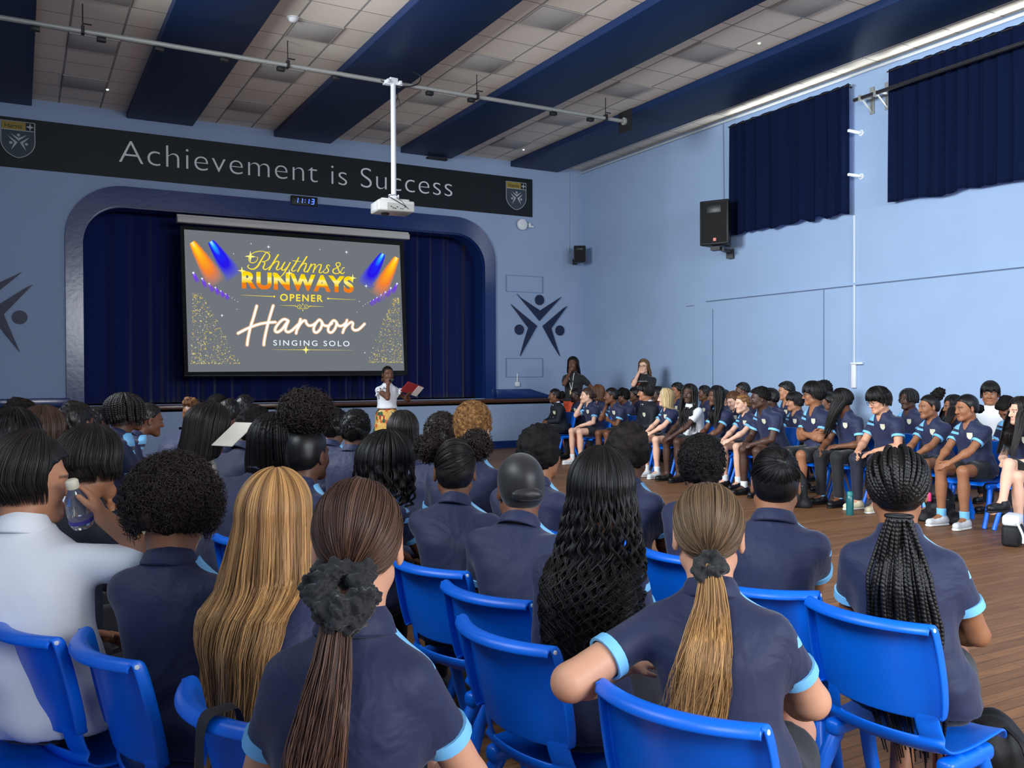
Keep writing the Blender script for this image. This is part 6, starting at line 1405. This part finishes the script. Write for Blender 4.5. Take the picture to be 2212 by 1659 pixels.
# farther along this side
L_ = [  # label, px, py, D, az, head, tone, sex, cloth, hair list, extra
 ('pupil with a big mass of long dark curls, face turned right', 832, 930, 3.9, 60, 66, 'brown', 'f', 'polo', [H_afro('curly', .030, .009), lambda p, r: fall(p, r, 'black', 500, -.26, tm=150, hgt=.122, wid=(.12, .15, .13), dep=(.13, .11, .09), back=(-.03, -.05), r0=.0034, wave=.020, wfreq=15, clump=.75, pts=70, endvar=.3)], dict(hth=.036, lean=16)),
 ('pupil with a large afro puff above a dark head band', 664, 920, 4.0, 58, 54, 'dark', 'f', 'polo', [H_base('black', .008), puff('curly', (0, -.02, .185), (.115, .11, .092), 1500, .010, .055)], dict(hth=.008, lean=14, chair='blue chair under the pupil with the large afro puff')),
 ('pupil with dark shoulder-length hair and hunched navy back, left of the large puff', 590, 892, 4.4, 66, 40, 'dark', 'f', 'polo', [H_afro('black', .026, .007), lambda p, r: fall(p, r, 'black', 350, -.17, tm=150, hgt=.116, wid=(.11, .12, .11), dep=(.12, .11, .10), back=(-.02, -.03), r0=.0045, pts=26, endvar=.2)], dict(hth=.03, lean=30)),
 ('pupil with short dark curls and a raised collar, below the projection screen', 768, 882, 5.9, 50, 24, 'dark', 'm', 'polo', [H_afro('black', .022, .008)], dict(hth=.024, lean=10)),
 ('pupil with dark curly hair behind the large afro puff', 722, 878, 6.5, 58, 40, 'dark', 'm', 'polo', [H_afro('black', .026, .008)], dict(hth=.03, lean=14)),
 ('pupil with a short dark afro and rounded navy back', 548, 872, 5.5, 66, 40, 'dark', 'm', 'polo', [H_short('black', .016, 'short', .006)], dict(hth=.02, lean=28)),
 ('girl with long dark hair in a cream blouse reading a sheet', 458, 868, 4.9, 60, 62, 'tan', 'f', 'cream', [H_base('softblack', .012), lambda p, r: fall(p, r, 'softblack', 500, -.40, tm=130, wid=(.095, .12, .10), dep=(.115, .08, .06), back=(-.08, -.16), r0=.003, pts=36, endvar=.2)], dict(hth=.016, lean=26, hp=-14)),
 ('pupil with a reddish brown bun and bent navy back', 420, 854, 7.9, 66, 50, 'brown', 'f', 'polo', [H_base('chestnut', .008), lambda p, r: blob(p, r, 'chestnut', [((0, -.06, .11), (.055, .055, .05))], .008, 70)], dict(hth=.055, lean=34)),
 ('boy with dark twisted locks sitting sideways near the stage', 270, 845, 6.3, 72, 78, 'dark', 'm', 'polo', [H_short('softblack', .018, 'short', .005), lambda p, r: hang_ropes(p, r, 'softblack', 34, -.085, 150, (.098, .11, .108), (.122, .115, .11), .010, 'hair_locks', (-.01, -.01))], dict(hth=.022, lean=16, chair='blue chair under the boy with dark twisted locks')),
 ('child with cornrows leaning forward on both arms near the stage', 325, 870, 7.2, 76, 80, 'brown', 'f', 'polo', [H_short('softblack', .006, 'fade', .003, 90)], dict(hth=.008, lean=36, hp=-10)),
 ('pupil with cropped dark hair in front of the left blue frame', 162, 864, 5.2, 60, 40, 'brown', 'm', 'polo', [H_short('softblack', .010, 'short', .004)], dict(hth=.012)),
 ('pupil with thick dark hair, topmost head at the left picture edge', 42, 858, 5.7, 60, 30, 'brown', 'm', 'polo', [H_short('softblack', .022, 'short', .006)], dict(hth=.024)),
 ('pupil with black hair at the left edge just behind the white shirt', 22, 882, 3.75, 60, 40, 'tan', 'm', 'polo', [H_mop('black', .024)], dict(hth=.026)),
 ('pupil with dark brown hair above the brown mop-haired boy', 86, 877, 4.4, 60, 46, 'tan', 'm', 'polo', [H_mop('brown', .022)], dict(hth=.024)),
 ('pupil with a dark fade half hidden beside the cropped head', 208, 882, 7.4, 64, 60, 'dark', 'm', 'polo', [H_short('black', .012, 'short', .004)], dict(hth=.014)),
 ('girl with long straight dark hair in front of the patterned skirt', 870, 886, 5.5, 50, 28, 'tan', 'f', 'polo', [H_base('softblack', .012), lambda p, r: fall(p, r, 'softblack', 600, -.34, tm=125, wid=(.092, .11, .10), dep=(.112, .08, .06), back=(-.05, -.08), r0=.0028, pts=34, endvar=.12)], dict(hth=.014, lean=8)),
 ('pupil with dark curls between the long straight hair and the ginger hair', 955, 886, 5.05, 56, 40, 'brown', 'f', 'polo', [H_afro('curly', .024, .009)], dict(hth=.03, lean=12)),
 ('small dark head just left of the dark shoulder-length hair, by the stage', 495, 860, 8.0, 66, 40, 'dark', 'm', 'polo', [H_short('black', .014)], dict(hth=.016, lean=14)),
 ('pupil with a dark afro farthest along, under the screen corner', 470, 850, 9.9, 66, 50, 'dark', 'm', 'polo', [H_afro('black', .04, .01)], dict(hth=.04, lean=14)),
 ('pupil in navy with short dark hair under the screen, by the stage', 528, 852, 9.3, 66, 60, 'dark', 'm', 'polo', [H_short('black', .014)], dict(hth=.016, lean=20)),
]
for i, (lab, px, py, D, az, hd, tone, sex, cl, hr, ex) in enumerate(L_):
    ex = dict(dict(lean=14, slouch=6), **ex)
    person(lab, px, py, ('D', D), az, tone, sex, head=hd, hair=hr, cloth=cl, h=.016, hh=.008, hero=True, bottom=('trousers', black_cloth), la='knees', ra='knees', seedv=40+i, **ex)
# sheet of paper held by the girl in the cream blouse
q = atd(505, 938, 4.75); t = thing('paper_sheet', 'white paper sheet held by the girl in the cream blouse', 'paper', tuple(q), math.radians(-60))
b = MB(); b.box((0, 0, 0), (.16, .004, .2), M=Matrix.Rotation(math.radians(-55), 3, 'X')); b.build('sheet', mat('paper_white', S(214, 206, 190), rough=.7), t)
# extra chairs whose backs show between the rows
for x, y, az, lab in ((.04, 1.78, 78, 'blue chair cut by the lower left picture corner'),): pass
q = onZ(-95, 1392, .79); chair_at(q[0]+.08, q[1]+.06, 74, 'blue chair cut by the left picture edge, leftmost of the row')
q = onZ(285, 1005, .6); chair_at(q[0]+.1, q[1], 70, 'bright blue chair seat showing above the curly brown crop')
# bag strap over the golden-haired girl's chair
c4 = [o for o in CHAIRS if 'golden' in o['label']][0]; f = np.array([math.sin(math.radians(78)), math.cos(math.radians(78))]); rt = np.array([f[1], -f[0]])
p0 = np.array(c4.location)[:2]-f*.235+rt*.075
t = thing('shoulder_bag', 'black bag hung by its strap over the golden-haired girl\'s chair', 'bag', (p0[0], p0[1], .3), -math.radians(78))
b = MB(); pth = smooth_path([(0, .045, .12), (0, .05, .3), (0, .03, .495), (0, -.005, .516), (0, -.045, .50), (0, -.052, .4), (0, -.05, .12)], 5); b.tube([tuple(q) for q in pth], .022, 8, flat=.12, up=(0, 1, 0)); b.build('strap', mat('strap_charcoal', S(48, 46, 46), rough=.8), t, smooth=True)
b = MB(); b.box((0, -.075, -.02), (.30, .07, .32)); b.build('bag_body', mat('bag_black', S(18, 18, 20), rough=.7, bump=.3, bscale=12), t, bevel=.03, seg=3)
# ================================================================ the audience along the right wall, and the adults
def bare(t): return None
def longhair(col, ze, n=320, r0=.0034, w=(.092, .115, .10), d=(.112, .08, .06), back=(-.04, -.06), tm=120, **k): return lambda p, r: fall(p, r, col, n, ze, tm=tm, wid=w, dep=d, back=back, r0=r0, pts=30, endvar=.15, **k)
def fwdhair(col, ze, n=300, r0=.0036, x=.10, y=.06, **k):
    """hair drawn forward over both shoulders"""
    def fr(o, th):
        g = np.clip(-o[..., 2]/abs(ze), 0, 1); o[..., 1] += g**.6*y*2.0; o[..., 0] += np.sign(o[..., 0])*g*.02; return o
    return lambda p, r: fall(p, r, col, n, ze, tm=135, wid=(.094, .115, .11), dep=(.112, .06, .03), back=(0, .02), r0=r0, pts=30, endvar=.15, front=fr, **k)
def bun(col, c=(0, -.125, -.02), r=(.036, .034, .038), nz=.006): return lambda p, rt: blob(p, rt, col, [(c, r)], nz, 80)
bk = ('shorts', black_cloth); ls = ('longshorts', black_cloth); tr = ('trousers', black_cloth); nt = ('trousers', navy_cloth); sk = ('skirt', black_cloth)
white_sock = mat('sock_white', S(220, 222, 224), rough=.8)
X1, X2, X3 = 8.1, 9.0, 9.85
R_ = [  # label, px, py, X, head az, tone, sex, cloth, bottom, sock, shoe, hair, extra
 ('girl in a dark blazer and white shirt, farthest seat by the stage', 1198, 838, X1, -62, 'brown', 'f', 'blazer', tr, None, shoe_black, [H_base('black', .008), lambda p, r: blob(p, r, 'black', [((0, -.13, .0), (.06, .05, .07))], .010, 70)], dict(la='lap', ra='lap')),
 ('pale girl with tied brown hair resting her cheek on her hand', 1268, 836, X1, -66, 'fair', 'f', 'polo', bk, white_sock, shoe_white, [H_base('brown', .010), bun('brown')], dict(la='thigh', ra='cheek', lean=14, tw=6)),
 ('brown-skinned girl leaning forward, chin on her hand', 1320, 836, X1, -58, 'brown', 'f', 'polo', bk, white_sock, shoe_white, [H_base('black', .010), bun('black', (0, -.12, .03), (.05, .045, .05))], dict(la='cross', ra='chin', lean=22, tw=4)),
 ('boy in a dark blazer and tie with a black fringe', 1394, 827, X1+.2, -54, 'olive', 'm', 'blazer', tr, None, shoe_black, [H_mop('black', .018)], dict(la='lap', ra='lap', lean=4)),
 ('girl with long pale blonde hair and a white headband', 1438, 838, X1, -52, 'fair', 'f', 'polo', bk, white_sock, shoe_white, [H_base('platinum', .010), longhair('platinum', -.42, 420, .0032, back=(-.02, .02), tm=135)], dict(la='knees', ra='knees', lean=8, band=1)),
 ('girl with long black braids in a white t-shirt', 1489, 828, X1, -112, 'deep', 'f', 'tee_white', bk, None, shoe_black, [H_base('black', .010), lambda p, r: hang_ropes(p, r, 'black', 30, -.50, 135, (.096, .12, .11), (.115, .07, .03), .0075, 'braids', (.02, .06))], dict(la='knees', ra='knees', lean=8)),
 ('girl with long dark braids in navy, holding a small snack', 1547, 833, X1, -66, 'dark', 'f', 'polo', bk, None, shoe_black, [H_base('black', .010), lambda p, r: hang_ropes(p, r, 'black', 28, -.40, 135, (.096, .12, .11), (.115, .07, .04), .0075, 'braids', (.0, .03))], dict(la='knees', ra='knees', lean=14)),
 ('pale girl with strawberry blonde hair tied back', 1603, 849, X1+.05, -70, 'fair', 'f', 'polo', bk, white_sock, shoe_black, [H_base('ginger', .008), bun('ginger')], dict(la='knees', ra='knees', lean=16, hp=-8)),
 ('dark-skinned boy with a short afro leaning forward on his knees', 1641, 835, X1-.25, -58, 'deep', 'm', 'polo', bk, white_sock, shoe_black, [H_short('black', .018, 'fade', .007)], dict(la='knees', ra='knees', lean=24, hp=-4)),
 ('boy with glasses and swept black hair, arms crossed', 1757, 825, X1, -46, 'tan', 'm', 'polo', ls, cyan_m, shoe_black, [H_mop('black', .022)], dict(la='cross', ra='cross', lean=6, glasses=True)),
 ('girl whose long straight black hair covers her face', 1815, 838, X1, -30, 'brown', 'f', 'polo', tr, cyan_m, shoe_black, [H_base('black', .012), fwdhair('black', -.36, 420)], dict(la='lap', ra='knees', lean=16, hp=-10)),
 ('boy with glasses and thick black hair looking down', 1893, 838, X1, -72, 'light', 'm', 'polo', nt, None, shoe_cream, [H_mop('black', .028, .008)], dict(la='thigh', ra='knees', lean=16, hp=-16, glasses=True)),
 ('girl with a high curly afro ponytail', 2006, 850, X1+.2, -64, 'tan', 'f', 'polo', bk, cyan_m, shoe_white, [H_base('black', .008), lambda p, r: blob(p, r, 'black', [((0, -.10, .10), (.06, .055, .06)), ((0, -.13, .13), (.045, .045, .045))], .012, 70, name='hair_puff')], dict(la='knees', ra='knees', lean=14, hp=-6)),
 ('girl with slicked dark hair and low bun, hands between her knees', 2086, 850, X1-.1, -66, 'tan', 'f', 'polo', bk, cyan_m, shoe_white, [H_base('black', .010), bun('black', (0, -.125, -.03), (.035, .045, .045))], dict(la='knees', ra='knees', lean=12, hp=-8, build=1.08)),
 ('girl with long dark brown hair, legs crossed, at the right picture edge', 2206, 856, X1-.05, -62, 'fair', 'f', 'polo', sk, None, shoe_black, [H_base('softblack', .012), fwdhair('softblack', -.40, 420)], dict(la='lap', ra='lap', lean=10, legs=('sit', 'over'))),
 ('boy with folded arms behind the blazer girl', 1244, 853, X2-.4, -70, 'deep', 'm', 'polo', tr, None, None, [H_short('black', .012, 'fade')], dict(la='cross', ra='cross', lean=8)),
 ('girl with loose light brown hair, facing away behind the cheek-resting girl', 1292, 830, X2, -20, 'light', 'f', 'polo', tr, None, None, [H_base('chestnut', .010), longhair('chestnut', -.30)], {}),
 ('boy with glasses and a dark afro resting his chin', 1345, 838, X2-.05, -52, 'dark', 'm', 'polo', tr, None, None, [H_short('black', .020, 'short', .007)], dict(ra='chin', la='cross', lean=14, glasses=True)),
 ('pupil with dark curls behind the blazer boy\'s shoulder', 1371, 836, X2+.45, -60, 'dark', 'm', 'polo', tr, None, None, [H_short('black', .016)], {}),
 ('pupil with short dark hair between the blazer boy and the blonde girl', 1421, 834, X2, -66, 'deep', 'm', 'polo', tr, None, None, [H_short('black', .014)], {}),
 ('girl with glasses and a dark ponytail behind the white t-shirt', 1562, 840, X2+.2, -66, 'light', 'f', 'polo', tr, None, None, [H_base('black', .012)], dict(glasses=True)),
 ('boy with light brown curls looking down', 1580, 846, X2, -84, 'fair', 'm', 'polo', tr, None, None, [H_afro('chestnut', .018, .008)], dict(hp=-22, lean=14)),
 ('pupil with a dark rounded crop behind the forward-leaning afro boy', 1664, 838, X2, -30, 'deep', 'm', 'polo', tr, None, None, [H_short('black', .016)], {}),
 ('boy with a faint moustache and straight black fringe', 1716, 854, X2, -58, 'olive', 'm', 'polo', tr, None, None, [H_mop('black', .016)], dict(beard=.8)),
 ('pupil with dark hair half hidden behind the long straight hair', 1786, 846, X2, -60, 'brown', 'm', 'polo', tr, None, None, [H_short('black', .016)], {}),
 ('girl with dark hair half hidden behind the low bun girl', 2060, 852, X2, -56, 'tan', 'f', 'polo', tr, None, None, [H_base('black', .012), fwdhair('black', -.25)], {}),
 ('boy with a short afro bowing his head over his lap', 2166, 862, X2, -84, 'brown', 'm', 'polo', tr, None, None, [H_short('black', .020, 'fade', .008)], dict(hp=-42, lean=18)),
 ('boy with flat-topped black hair in the back row behind the blonde girl', 1462, 826, X3, -76, 'tan', 'm', 'polo', tr, None, None, [H_short('black', .018)], {}),
 ('pupil with dark hair in the back row beside the long white-shirt braids', 1521, 832, X3+.2, -60, 'dark', 'm', 'polo', tr, None, None, [H_short('black', .014)], {}),
 ('pale boy with straight black hair in the back row', 1549, 833, X3-.15, -56, 'light', 'm', 'polo', tr, None, None, [H_mop('black', .016)], {}),
 ('boy with cropped black hair against the wall above the strawberry blonde girl', 1603, 825, X3+.1, -52, 'dark', 'm', 'polo', tr, None, None, [H_short('black', .014, 'fade')], {}),
 ('boy in profile with a neat black quiff against the wall', 1697, 824, X3, -54, 'olive', 'm', 'polo', tr, None, None, [H_short('black', .022, 'fade', .005)], {}),
 ('pupil with tousled black hair behind the boy with swept hair', 1776, 822, X3, -36, 'tan', 'm', 'polo', tr, None, None, [H_short('black', .024, 'short', .008)], {}),
 ('pupil with short dark locks in the back row, left of the high afro ponytail', 1962, 838, X3-.2, -84, 'deep', 'm', 'polo', tr, None, None, [H_short('black', .012), lambda p, r: hang_ropes(p, r, 'black', 26, -.05, 150, (.094, .105, .105), (.115, .11, .11), .009, 'hair_locks', (-.01, -.01))], {}),
 ('smiling boy in a white shirt in the back row', 2139, 823, X3, -118, 'tan', 'm', 'tee_white', tr, None, None, [H_mop('black', .014)], {}),
]
for i, (lab, px, py, X, hd, tone, sex, cl, bt, sock, shoe, hr, ex) in enumerate(R_):
    ex = dict(dict(la='lap', ra='lap', lean=8, slouch=4, hp=-4, tw=10), **ex); band = ex.pop('band', 0); first = X < 8.5
    P = person(lab, px, py, ('X', X), -90, tone, sex, head=hd, hair=hr, cloth=cl, bottom=bt, sock=sock, shoe=shoe, h=.014, hh=.006, hth=.014, hands=first, seedv=90+i, chair=('blue chair under the '+lab.split(',')[0]) if first else None, **ex)
    if band:
        b = MB(); b.tube([P.hc+P.H @ (np.array([.090*math.cos(a), .035+.0*math.sin(a), .022+.105*math.sin(a)])*P.k) for a in np.linspace(-.1, math.pi+.1, 20)], .014, 8, flat=.25, up=(0, 0, 1)); b.build('headband', white_cloth, P.root, smooth=True)
# presenter
kente = mat('kente_print', S(200, 150, 60), rough=.75); t = kente.node_tree; N = t.nodes.new; L = t.links.new
tc = N('ShaderNodeTexCoord'); mp = N('ShaderNodeMapping'); mp.inputs['Scale'].default_value = (22, 22, 17); L(tc.outputs['Object'], mp.inputs[0])
vo = N('ShaderNodeTexVoronoi'); vo.distance = 'CHEBYCHEV'; vo.inputs['Scale'].default_value = 1; vo.inputs['Randomness'].default_value = .55; L(mp.outputs[0], vo.inputs['Vector'])
sp = N('ShaderNodeSeparateColor'); L(vo.outputs['Color'], sp.inputs[0]); r = N('ShaderNodeValToRGB'); r.color_ramp.interpolation = 'CONSTANT'
for i, (pz, c) in enumerate(((0, S(214, 168, 84)), (.3, S(170, 48, 34)), (.52, S(226, 190, 120)), (.68, S(44, 84, 54)), (.8, S(196, 92, 44)), (.92, S(34, 30, 34)))):
    e = r.color_ramp.elements[i] if i < 2 else r.color_ramp.elements.new(pz); e.position = pz; e.color = (*c, 1)
L(sp.outputs[0], r.inputs[0]); L(r.outputs[0], t.nodes['Principled BSDF'].inputs['Base Color'])
P = person('woman presenting by the stage with microphone, white top and long patterned skirt', 837, 790, ('D', 13.2), 172, 'dark', 'f', head=178, stand=True, cloth=None, h=.013, hh=.006, hands=True, zmax=1.2, lean=2, bottom=('longskirt', kente), shoe=shoe_black, hth=.006,
  hair=[H_base('black', .006), bun('black', (0, -.10, .06), (.04, .04, .04))], ra='chin', la={'w': (-.20, .26, 1.17), 'p': (-1, -.3, -.8), 'h': (.1, 1, .1), 'n': (.2, .2, 1)})
top(P, 'blouse', P.root, .012, mat_=white_cloth, name='blouse', sleeve=.32, hem=P.zp+.11)
b = MB(); 
for i in (0, 1):
    d = P.el[i]-P.sh[i]; a = norm(d); u = norm(np.cross(a, (0, 1, 0))); w = np.cross(a, u); V = []; n = 40
    for j, (tt, rr) in enumerate(((.12, .058), (.26, .075), (.38, .092))):
        V += [P.sh[i]+d*tt+(u*math.cos(q)+w*math.sin(q))*(rr+.012*j*math.sin(q*9)) for q in np.linspace(0, 2*math.pi, n, endpoint=False)]
    b = MB(); b.add(V, [(j*n+k, j*n+(k+1) % n, (j+1)*n+(k+1) % n, (j+1)*n+k) for j in range(2) for k in range(n)]); o = b.build('sleeve_ruffle', white_cloth, P.root, smooth=True); o.modifiers.new('t', 'SOLIDIFY').thickness = .004
for s_ in (-1, 1):
    b = MB(); c = P.hc+P.H @ (np.array([s_*.084, -.005, -.075])*P.k); b.tube([c+P.H @ np.array([.0, .022*math.cos(q), .022*math.sin(q)]) for q in np.linspace(0, 2*math.pi, 18)], .003, 6, caps=False); b.build('hoop_earring', mat('gold_metal', S(190, 150, 80), rough=.3, metal=.8), P.root, smooth=True)
def to_world(P, q): return rz(np.asarray(q, float), -math.radians(P.az))+P.loc
m_ = P.wr[1]+P.hd[1][0]*.07; tip = P.hc+P.H @ (np.array([0, .135, -.085])*P.k); t = thing('microphone', 'black hand microphone held to the presenter\'s mouth', 'microphone', tuple(to_world(P, m_)), -math.radians(P.az))
ax = norm(tip-m_); b = MB(); b.tube([tuple(-ax*.10), tuple(ax*.06)], [.012, .016], 12); b.build('handle', black_m, t, smooth=True)
b = MB(); b.lathe([(.002, -.026), (.018, -.02), (.026, 0), (.02, .018), (.004, .026)], tuple(ax*.08), 16); b.build('head_grille', mat('mic_grille', S(60, 62, 66), rough=.4, metal=.6), t, smooth=True)
q = P.wr[0]+P.hd[0][0]*.10+np.array([0, .02, .03]); t = thing('folder', 'red and white folder in the presenter\'s left hand', 'folder', tuple(to_world(P, q)), -math.radians(P.az-20))
M = Matrix.Rotation(math.radians(42), 3, 'X') @ Matrix.Rotation(math.radians(-24), 3, 'Y')
b = MB(); b.box((-.03, .0, .05), (.26, .20, .012), M=M); b.build('cover', mat('folder_red', S(150, 44, 48), rough=.5), t); b = MB(); b.box(tuple(M @ Vector((-.11, .0, -.008))+Vector((-.03, 0, .05))), (.10, .195, .006), M=M); b.build('pages', mat('folder_white', S(206, 196, 190), rough=.6), t)
# the two adults at the back of the right bank
P = person('woman standing at the corner in black, hand to chin and hand on hip', 1238, 770, ('X', 9.0), -128, 'dark', 'f', head=-128, stand=True, cloth=None, h=.013, hh=.006, hands=True, zmax=1.25, lean=3, bottom=('longskirt', mat('orange_print', S(190, 70, 36), rough=.7, var=.5, vscale=16)), shoe=shoe_black, hth=.012, build=1.08,
  hair=[H_base('black', .010), longhair('black', -.30)], ra='chin', la='hip')
top(P, 'tee', P.root, .012, mat_=black_cloth, name='t_shirt', hem=P.zp+.0)
b = MB(); a_ = [front_pt(P, s_, x, .024) for s_, x in ((.97, -.045), (.8, -.04), (.6, -.025), (.36, -.0))]; c_ = [front_pt(P, s_, x, .024) for s_, x in ((.97, .045), (.8, .04), (.6, .025), (.36, .0))]
for w in (a_, c_): b.tube(w, .008, 6, flat=.4)
o = b.build('lanyard', mat('lanyard_pale', S(190, 190, 186), rough=.6), P.root, smooth=True); c = front_pt(P, .30, 0, .03); MB().box(tuple(c), (.06, .008, .08)).build('identity_card', mat('card_cream', S(216, 190, 140), rough=.5), o)
P = person('blonde woman with glasses in a black printed t-shirt, hand at mouth', 1391, 775, ('X', 9.9), -122, 'fair', 'f', head=-120, stand=True, cloth=None, h=.013, hh=.006, hands=True, zmax=1.25, lean=3, bottom=('trousers', black_cloth), shoe=shoe_black, hth=.012, build=1.15, glasses=True,
  hair=[H_base('darkblonde', .010), longhair('darkblonde', -.25)], ra='cheek', la='cross')
top(P, 'tee', P.root, .012, mat_=black_cloth, name='t_shirt', hem=P.zp-.02)
b = MB(); w = [front_pt(P, .66, x, .022) for x in np.linspace(-.09, .09, 9)]; b.tube(w, .022, 8, flat=.25, up=(0, 1, 0)); b.build('shirt_print', mat('print_red', S(186, 60, 50), rough=.6), P.root)
b = MB(); w = [front_pt(P, .60, x, .022) for x in np.linspace(-.11, .11, 9)]; b.tube(w, .018, 8, flat=.25, up=(0, 1, 0)); w = [front_pt(P, .76+.01*(k % 2), x, .022) for k, x in enumerate(np.linspace(-.10, .10, 15))]; b.tube(w, .010, 6, flat=.3); b.build('shirt_print', white_cloth, P.root)
# bags and bottles by the feet
bagm = mat('bag_nylon', S(20, 20, 23), rough=.65, bump=.3, bscale=9)
def backpack(lab, px, py, rzd, k=1.):
    q = onZ(px, py, 0); t = thing('backpack', lab, 'bag', (q[0], q[1], 0), math.radians(rzd), 'bags on the floor')
    F_ = Field((-.25, -.22, -.01), (.25, .2, .52), .012); F_.ell((0, 0, .20), (.165*k, .10, .24*k), None, .02); F_.ell((0, -.09, .13), (.12*k, .05, .11*k), None, .03); F_.cone((-.13, 0, .03), (.13, 0, .03), .09, .09, .04); F_.cut_below(.004)
    V, Q = F_.mesh(1); N_ = vnormals(V, Q); V = V+N_*bumpy(V, .012, 18, int(px))[:, None]; V[:, 2] = np.maximum(V[:, 2], .003); link('bag_body', raw_mesh('bag_body', V, Q), bagm, t)
    b = MB(); b.tube(smooth_path([(-.03, .02, .42*k), (-.02, .0, .48*k), (.02, .0, .48*k), (.03, .02, .42*k)], 5), .009, 8); b.build('top_handle', bagm, t, smooth=True)
    b = MB(); b.tube([(-.13*k, -.075, .24), (0, -.115, .25), (.13*k, -.075, .24)], .004, 6); b.build('zip', mat('zip_grey', S(90, 92, 96), rough=.4), t, smooth=True); return t
backpack('black backpack slumped on the floor before the boy with swept black hair', 1712, 1094, -60)
t = backpack('black backpack with a pink tag beside the high afro ponytail girl', 2030, 1128, -70, .8)
MB().box((-.06, -.15, .26), (.05, .03, .09)).build('tag', mat('tag_pink', S(214, 60, 120), rough=.4), t, bevel=.01)
backpack('black backpack under the chair of the girl with pale blonde hair', 1466, 1030, -80, .7)
q = onZ(1836, 1112, 0); t = thing('water_bottle', 'teal water bottle standing by the thick-haired boy\'s feet', 'bottle', (q[0], q[1], 0)); teal = mat('teal_plastic', S(26, 92, 96), rough=.25, spec=.5)
MB().lathe([(.036, 0), (.038, .01), (.038, .17), (.028, .20)], (0, 0, 0), 24).build('bottle_body', teal, t, smooth=True); MB().lathe([(.03, .2), (.03, .235), (.02, .245)], (0, 0, 0), 24).build('bottle_cap', mat('teal_cap', S(40, 124, 124), rough=.4), t, smooth=True)
q = onZ(2195, 1176, 0); t = thing('tote_bag', 'white and black bag cut by the right picture edge', 'bag', (q[0]-.05, q[1], 0), .4)
b = MB(); b.box((0, 0, .09), (.26, .14, .18)); b.build('bag_body', bagm, t, bevel=.03); b = MB(); b.box((0, 0, .22), (.25, .13, .09)); b.build('bag_top', white_cloth, t, bevel=.025); MB().tube(smooth_path([(-.13, -.05, .22), (-.17, -.1, .12), (-.15, -.1, .05)], 5), .01, 6).build('strap', white_cloth, t, smooth=True)
q = onZ(2150, 1672, 0); t = thing('backpack', 'black bag on the floor at the lower right, beside the braids girl\'s chair', 'bag', (q[0], q[1], 0), .3)
F_ = Field((-.2, -.2, -.01), (.2, .2, .3), .012); F_.ell((0, 0, .10), (.13, .10, .12), None, .02); F_.ell((.06, .03, .14), (.07, .07, .08), None, .03); F_.cut_below(.003); V, Q = F_.mesh(1); V = V+vnormals(V, Q)*bumpy(V, .012, 22, 3)[:, None]; V[:, 2] = np.maximum(V[:, 2], .003); link('bag_body', raw_mesh('bag_body', V, Q), bagm, t)
MB().tube(smooth_path([(-.05, -.05, .2), (-.1, -.12, .16), (-.12, -.14, .05)], 5), .012, 6, flat=.4).build('strap', bagm, t, smooth=True)
